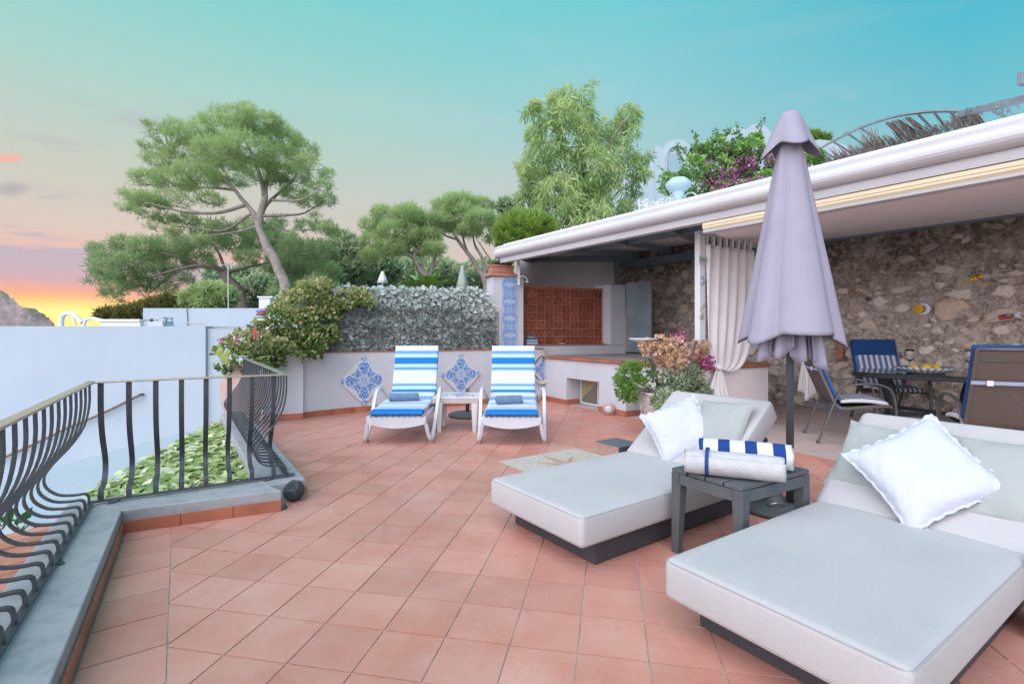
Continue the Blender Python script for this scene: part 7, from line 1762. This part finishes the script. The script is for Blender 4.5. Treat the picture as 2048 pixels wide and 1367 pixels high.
# lamp post with shell shade
lpst = empty('roof_lamp', label='white lamp with scalloped pale blue shade behind the roof edge', cat='lamp'); Yl = 6.7
SHD = mat('pale_blue_shade_cloth', (.42,.58,.68), (.36,.52,.62), 12, .8, .4, 40)
q_ = at(1357, 370, Yl)
MB().lathe([(.05,-.10),(.09,-.085),(.155,-.03),(.165,0),(.15,.035),(.10,.085),(.03,.105),(0,.106)], q_, 28, lambda a, z: .05*math.sin(9*a)).build('shade', SHD, lpst, True)
MB().lathe([(.03,-.24),(.05,-.20),(.075,-.13),(.08,-.09),(.05,-.085)], q_, 20).build('collar', SHD, lpst, True)
MB().tube([q_+Vector((0,0,-.22)), q_+Vector((0,0,-.50))], .030, 10).build('post', WHITEP, lpst, True)
fnc = empty('scroll_fence', label='low white scrollwork fence behind the roof edge by the lamp', cat='fence')
UX, UZ = Vector((Ed.x,Ed.y,0)), Vector((0,0,1))
def on_roof(px, py, o_=-1.0):
    k_ = (px-CX)/F; b0 = er(0,o_,0); s_ = (k_*b0.y-b0.x)/(Ed.x-k_*Ed.y); p = er(s_, o_, 0); return Vector((p.x, p.y, H-(py-HY)*p.y/F))
for (px, py, r, t, sg) in ((1292,405,.05,1.2,1),(1307,408,.07,1.4,-1),(1322,405,.06,1.3,1),(1338,401,.075,1.4,-1),(1364,400,.055,1.2,1)):
    MB().tube(spiral(on_roof(px, py), r, t, .5, sg, UX, UZ, 16), .009, 5).build('scroll', WHITEP, fnc)
for (a_, b2_, c_, d_e) in ((1278,420,1278,398),(1281,419,1300,402),(1300,415,1284,402),(1303,414,1330,408),(1330,408,1345,398),(1350,404,1362,392),(1292,417,1316,404),(1278,404,1300,412)):
    MB().tube([on_roof(a_, b2_+6), on_roof(c_, d_e)], .008, 5).build('bar', WHITEP, fnc)
MB().tube(catmull([on_roof(1368,402), on_roof(1372,390), on_roof(1383,385), on_roof(1392,390), on_roof(1396,398)], 5), .010, 6).build('arch', WHITEP, fnc)
# trellis arch and reed mats
TRM = mat('painted_trellis_metal', (.24,.28,.32), (.18,.20,.24), 20, .5)
ta_ = empty('trellis_arch', label='arched metal pergola frame with slanting rods over the veranda roof', cat='pergola')
archp = [(1600,330),(1640,298),(1680,275),(1730,252),(1790,233),(1850,224),(1900,222),(1928,224)]
Y0_, Y1_ = 6.6, 5.0
def TA(i, n=len(archp)): px, py = archp[i]; return at(px, py, Y0_+(Y1_-Y0_)*(px-1600)/330)
MB().strip(catmull([TA(i) for i in range(len(archp))], 6), (.4,.9,0), .05, .02).build('arch_bar', TRM, ta_)
MB().beam(at(1920,229,5.0), at(2080,190,4.2), .05, .06).build('top_beam', TRM, ta_)
for (a_, b2_, c_, d_e) in ((1618,312,1660,340),(1640,298,1700,335),(1666,283,1735,325),(1691,264,1760,312),(1718,254,1790,303),(1836,228,1892,285),(1868,224,1905,272),(1900,222,1935,266),(1985,222,2022,240)):
    y_ = Y0_+(Y1_-Y0_)*(a_-1600)/330; MB().tube([at(a_,b2_,y_), at(c_,d_e,y_+1.0)], .013, 5).build('rod', TRM, ta_)
for (px, py, r) in ((1998,226,.045),(2012,224,.05),(2030,215,.10)): MB().tube(spiral(at(px,py,4.6), r, 1.3, .4, 1, Vector((1,0,0)), UZ, 16), .005, 5).build('scroll', TRM, ta_)
REED = mat('grey_reed', (.10,.085,.075), (.20,.17,.16), 30, .9, rnd=.2)
def reeds(lab, items, y):
    b = MB()
    for (cx_, cy_, wx, wy, dx, dy, n, L1) in items:
        for _ in range(n):
            a_ = cx_+random.uniform(-wx,wx); c_ = cy_+random.uniform(-wy,wy)-(a_-cx_)*.25; jx, jy = random.gauss(0,5), random.gauss(0,5); l_ = random.uniform(.6,1.1)
            yy = y+random.uniform(-.25,.25); b.tube([at(a_,c_,yy), at(a_+(dx*.5+jx*.5)*l_,c_+(dy*.5+jy*.5)*l_-2,yy), at(a_+(dx+jx)*l_, c_+(dy+jy)*l_, yy+.15)], .0045, 3, False)
    return tag(b.build('reed_mat', REED), lab, 'reed mat', 'torn reed mats on the pergola')
reeds('torn reed mat hanging from the top of the trellis arch', [(1795,240,26,2,52,50,44,1),(1790,246,10,3,54,48,10,1)], 5.4)
reeds('ragged long reed mat lying along the roof edge', [(1675,326,18,4,-14,-12,50,1),(1710,314,30,5,-14,-14,80,1),(1765,298,34,7,-15,-16,110,1),(1835,278,40,6,-12,-12,100,1),(1750,296,14,8,-14,-32,28,1),(1905,258,30,5,-11,-11,60,1),(1850,278,20,6,34,-22,10,1)], 5.5)
reeds('small tangled reed mat beneath the straight pergola beam', [(1938,232,18,3,26,38,44,1),(1925,256,18,8,-10,-24,34,1),(1940,218,16,3,5,16,18,1)], 5.0)

# ================================================================ AIR
k = bpy.data.materials.new('evening_haze'); k.use_nodes = True; nt_ = k.node_tree; nt_.nodes.clear()
pv_ = nt_.nodes.new('ShaderNodeVolumePrincipled'); pv_.inputs['Color'].default_value = (.86,.82,.84,1); pv_.inputs['Density'].default_value = .0002; pv_.inputs['Anisotropy'].default_value = .2
oo_ = nt_.nodes.new('ShaderNodeOutputMaterial'); nt_.links.new(pv_.outputs[0], oo_.inputs['Volume'])
hz_ = MB().box((0,0,-6), (3000,3000,136)).build('haze', k); hz_['kind'] = 'stuff'; hz_['label'] = 'thin pale evening haze over the bay and the far cliff'
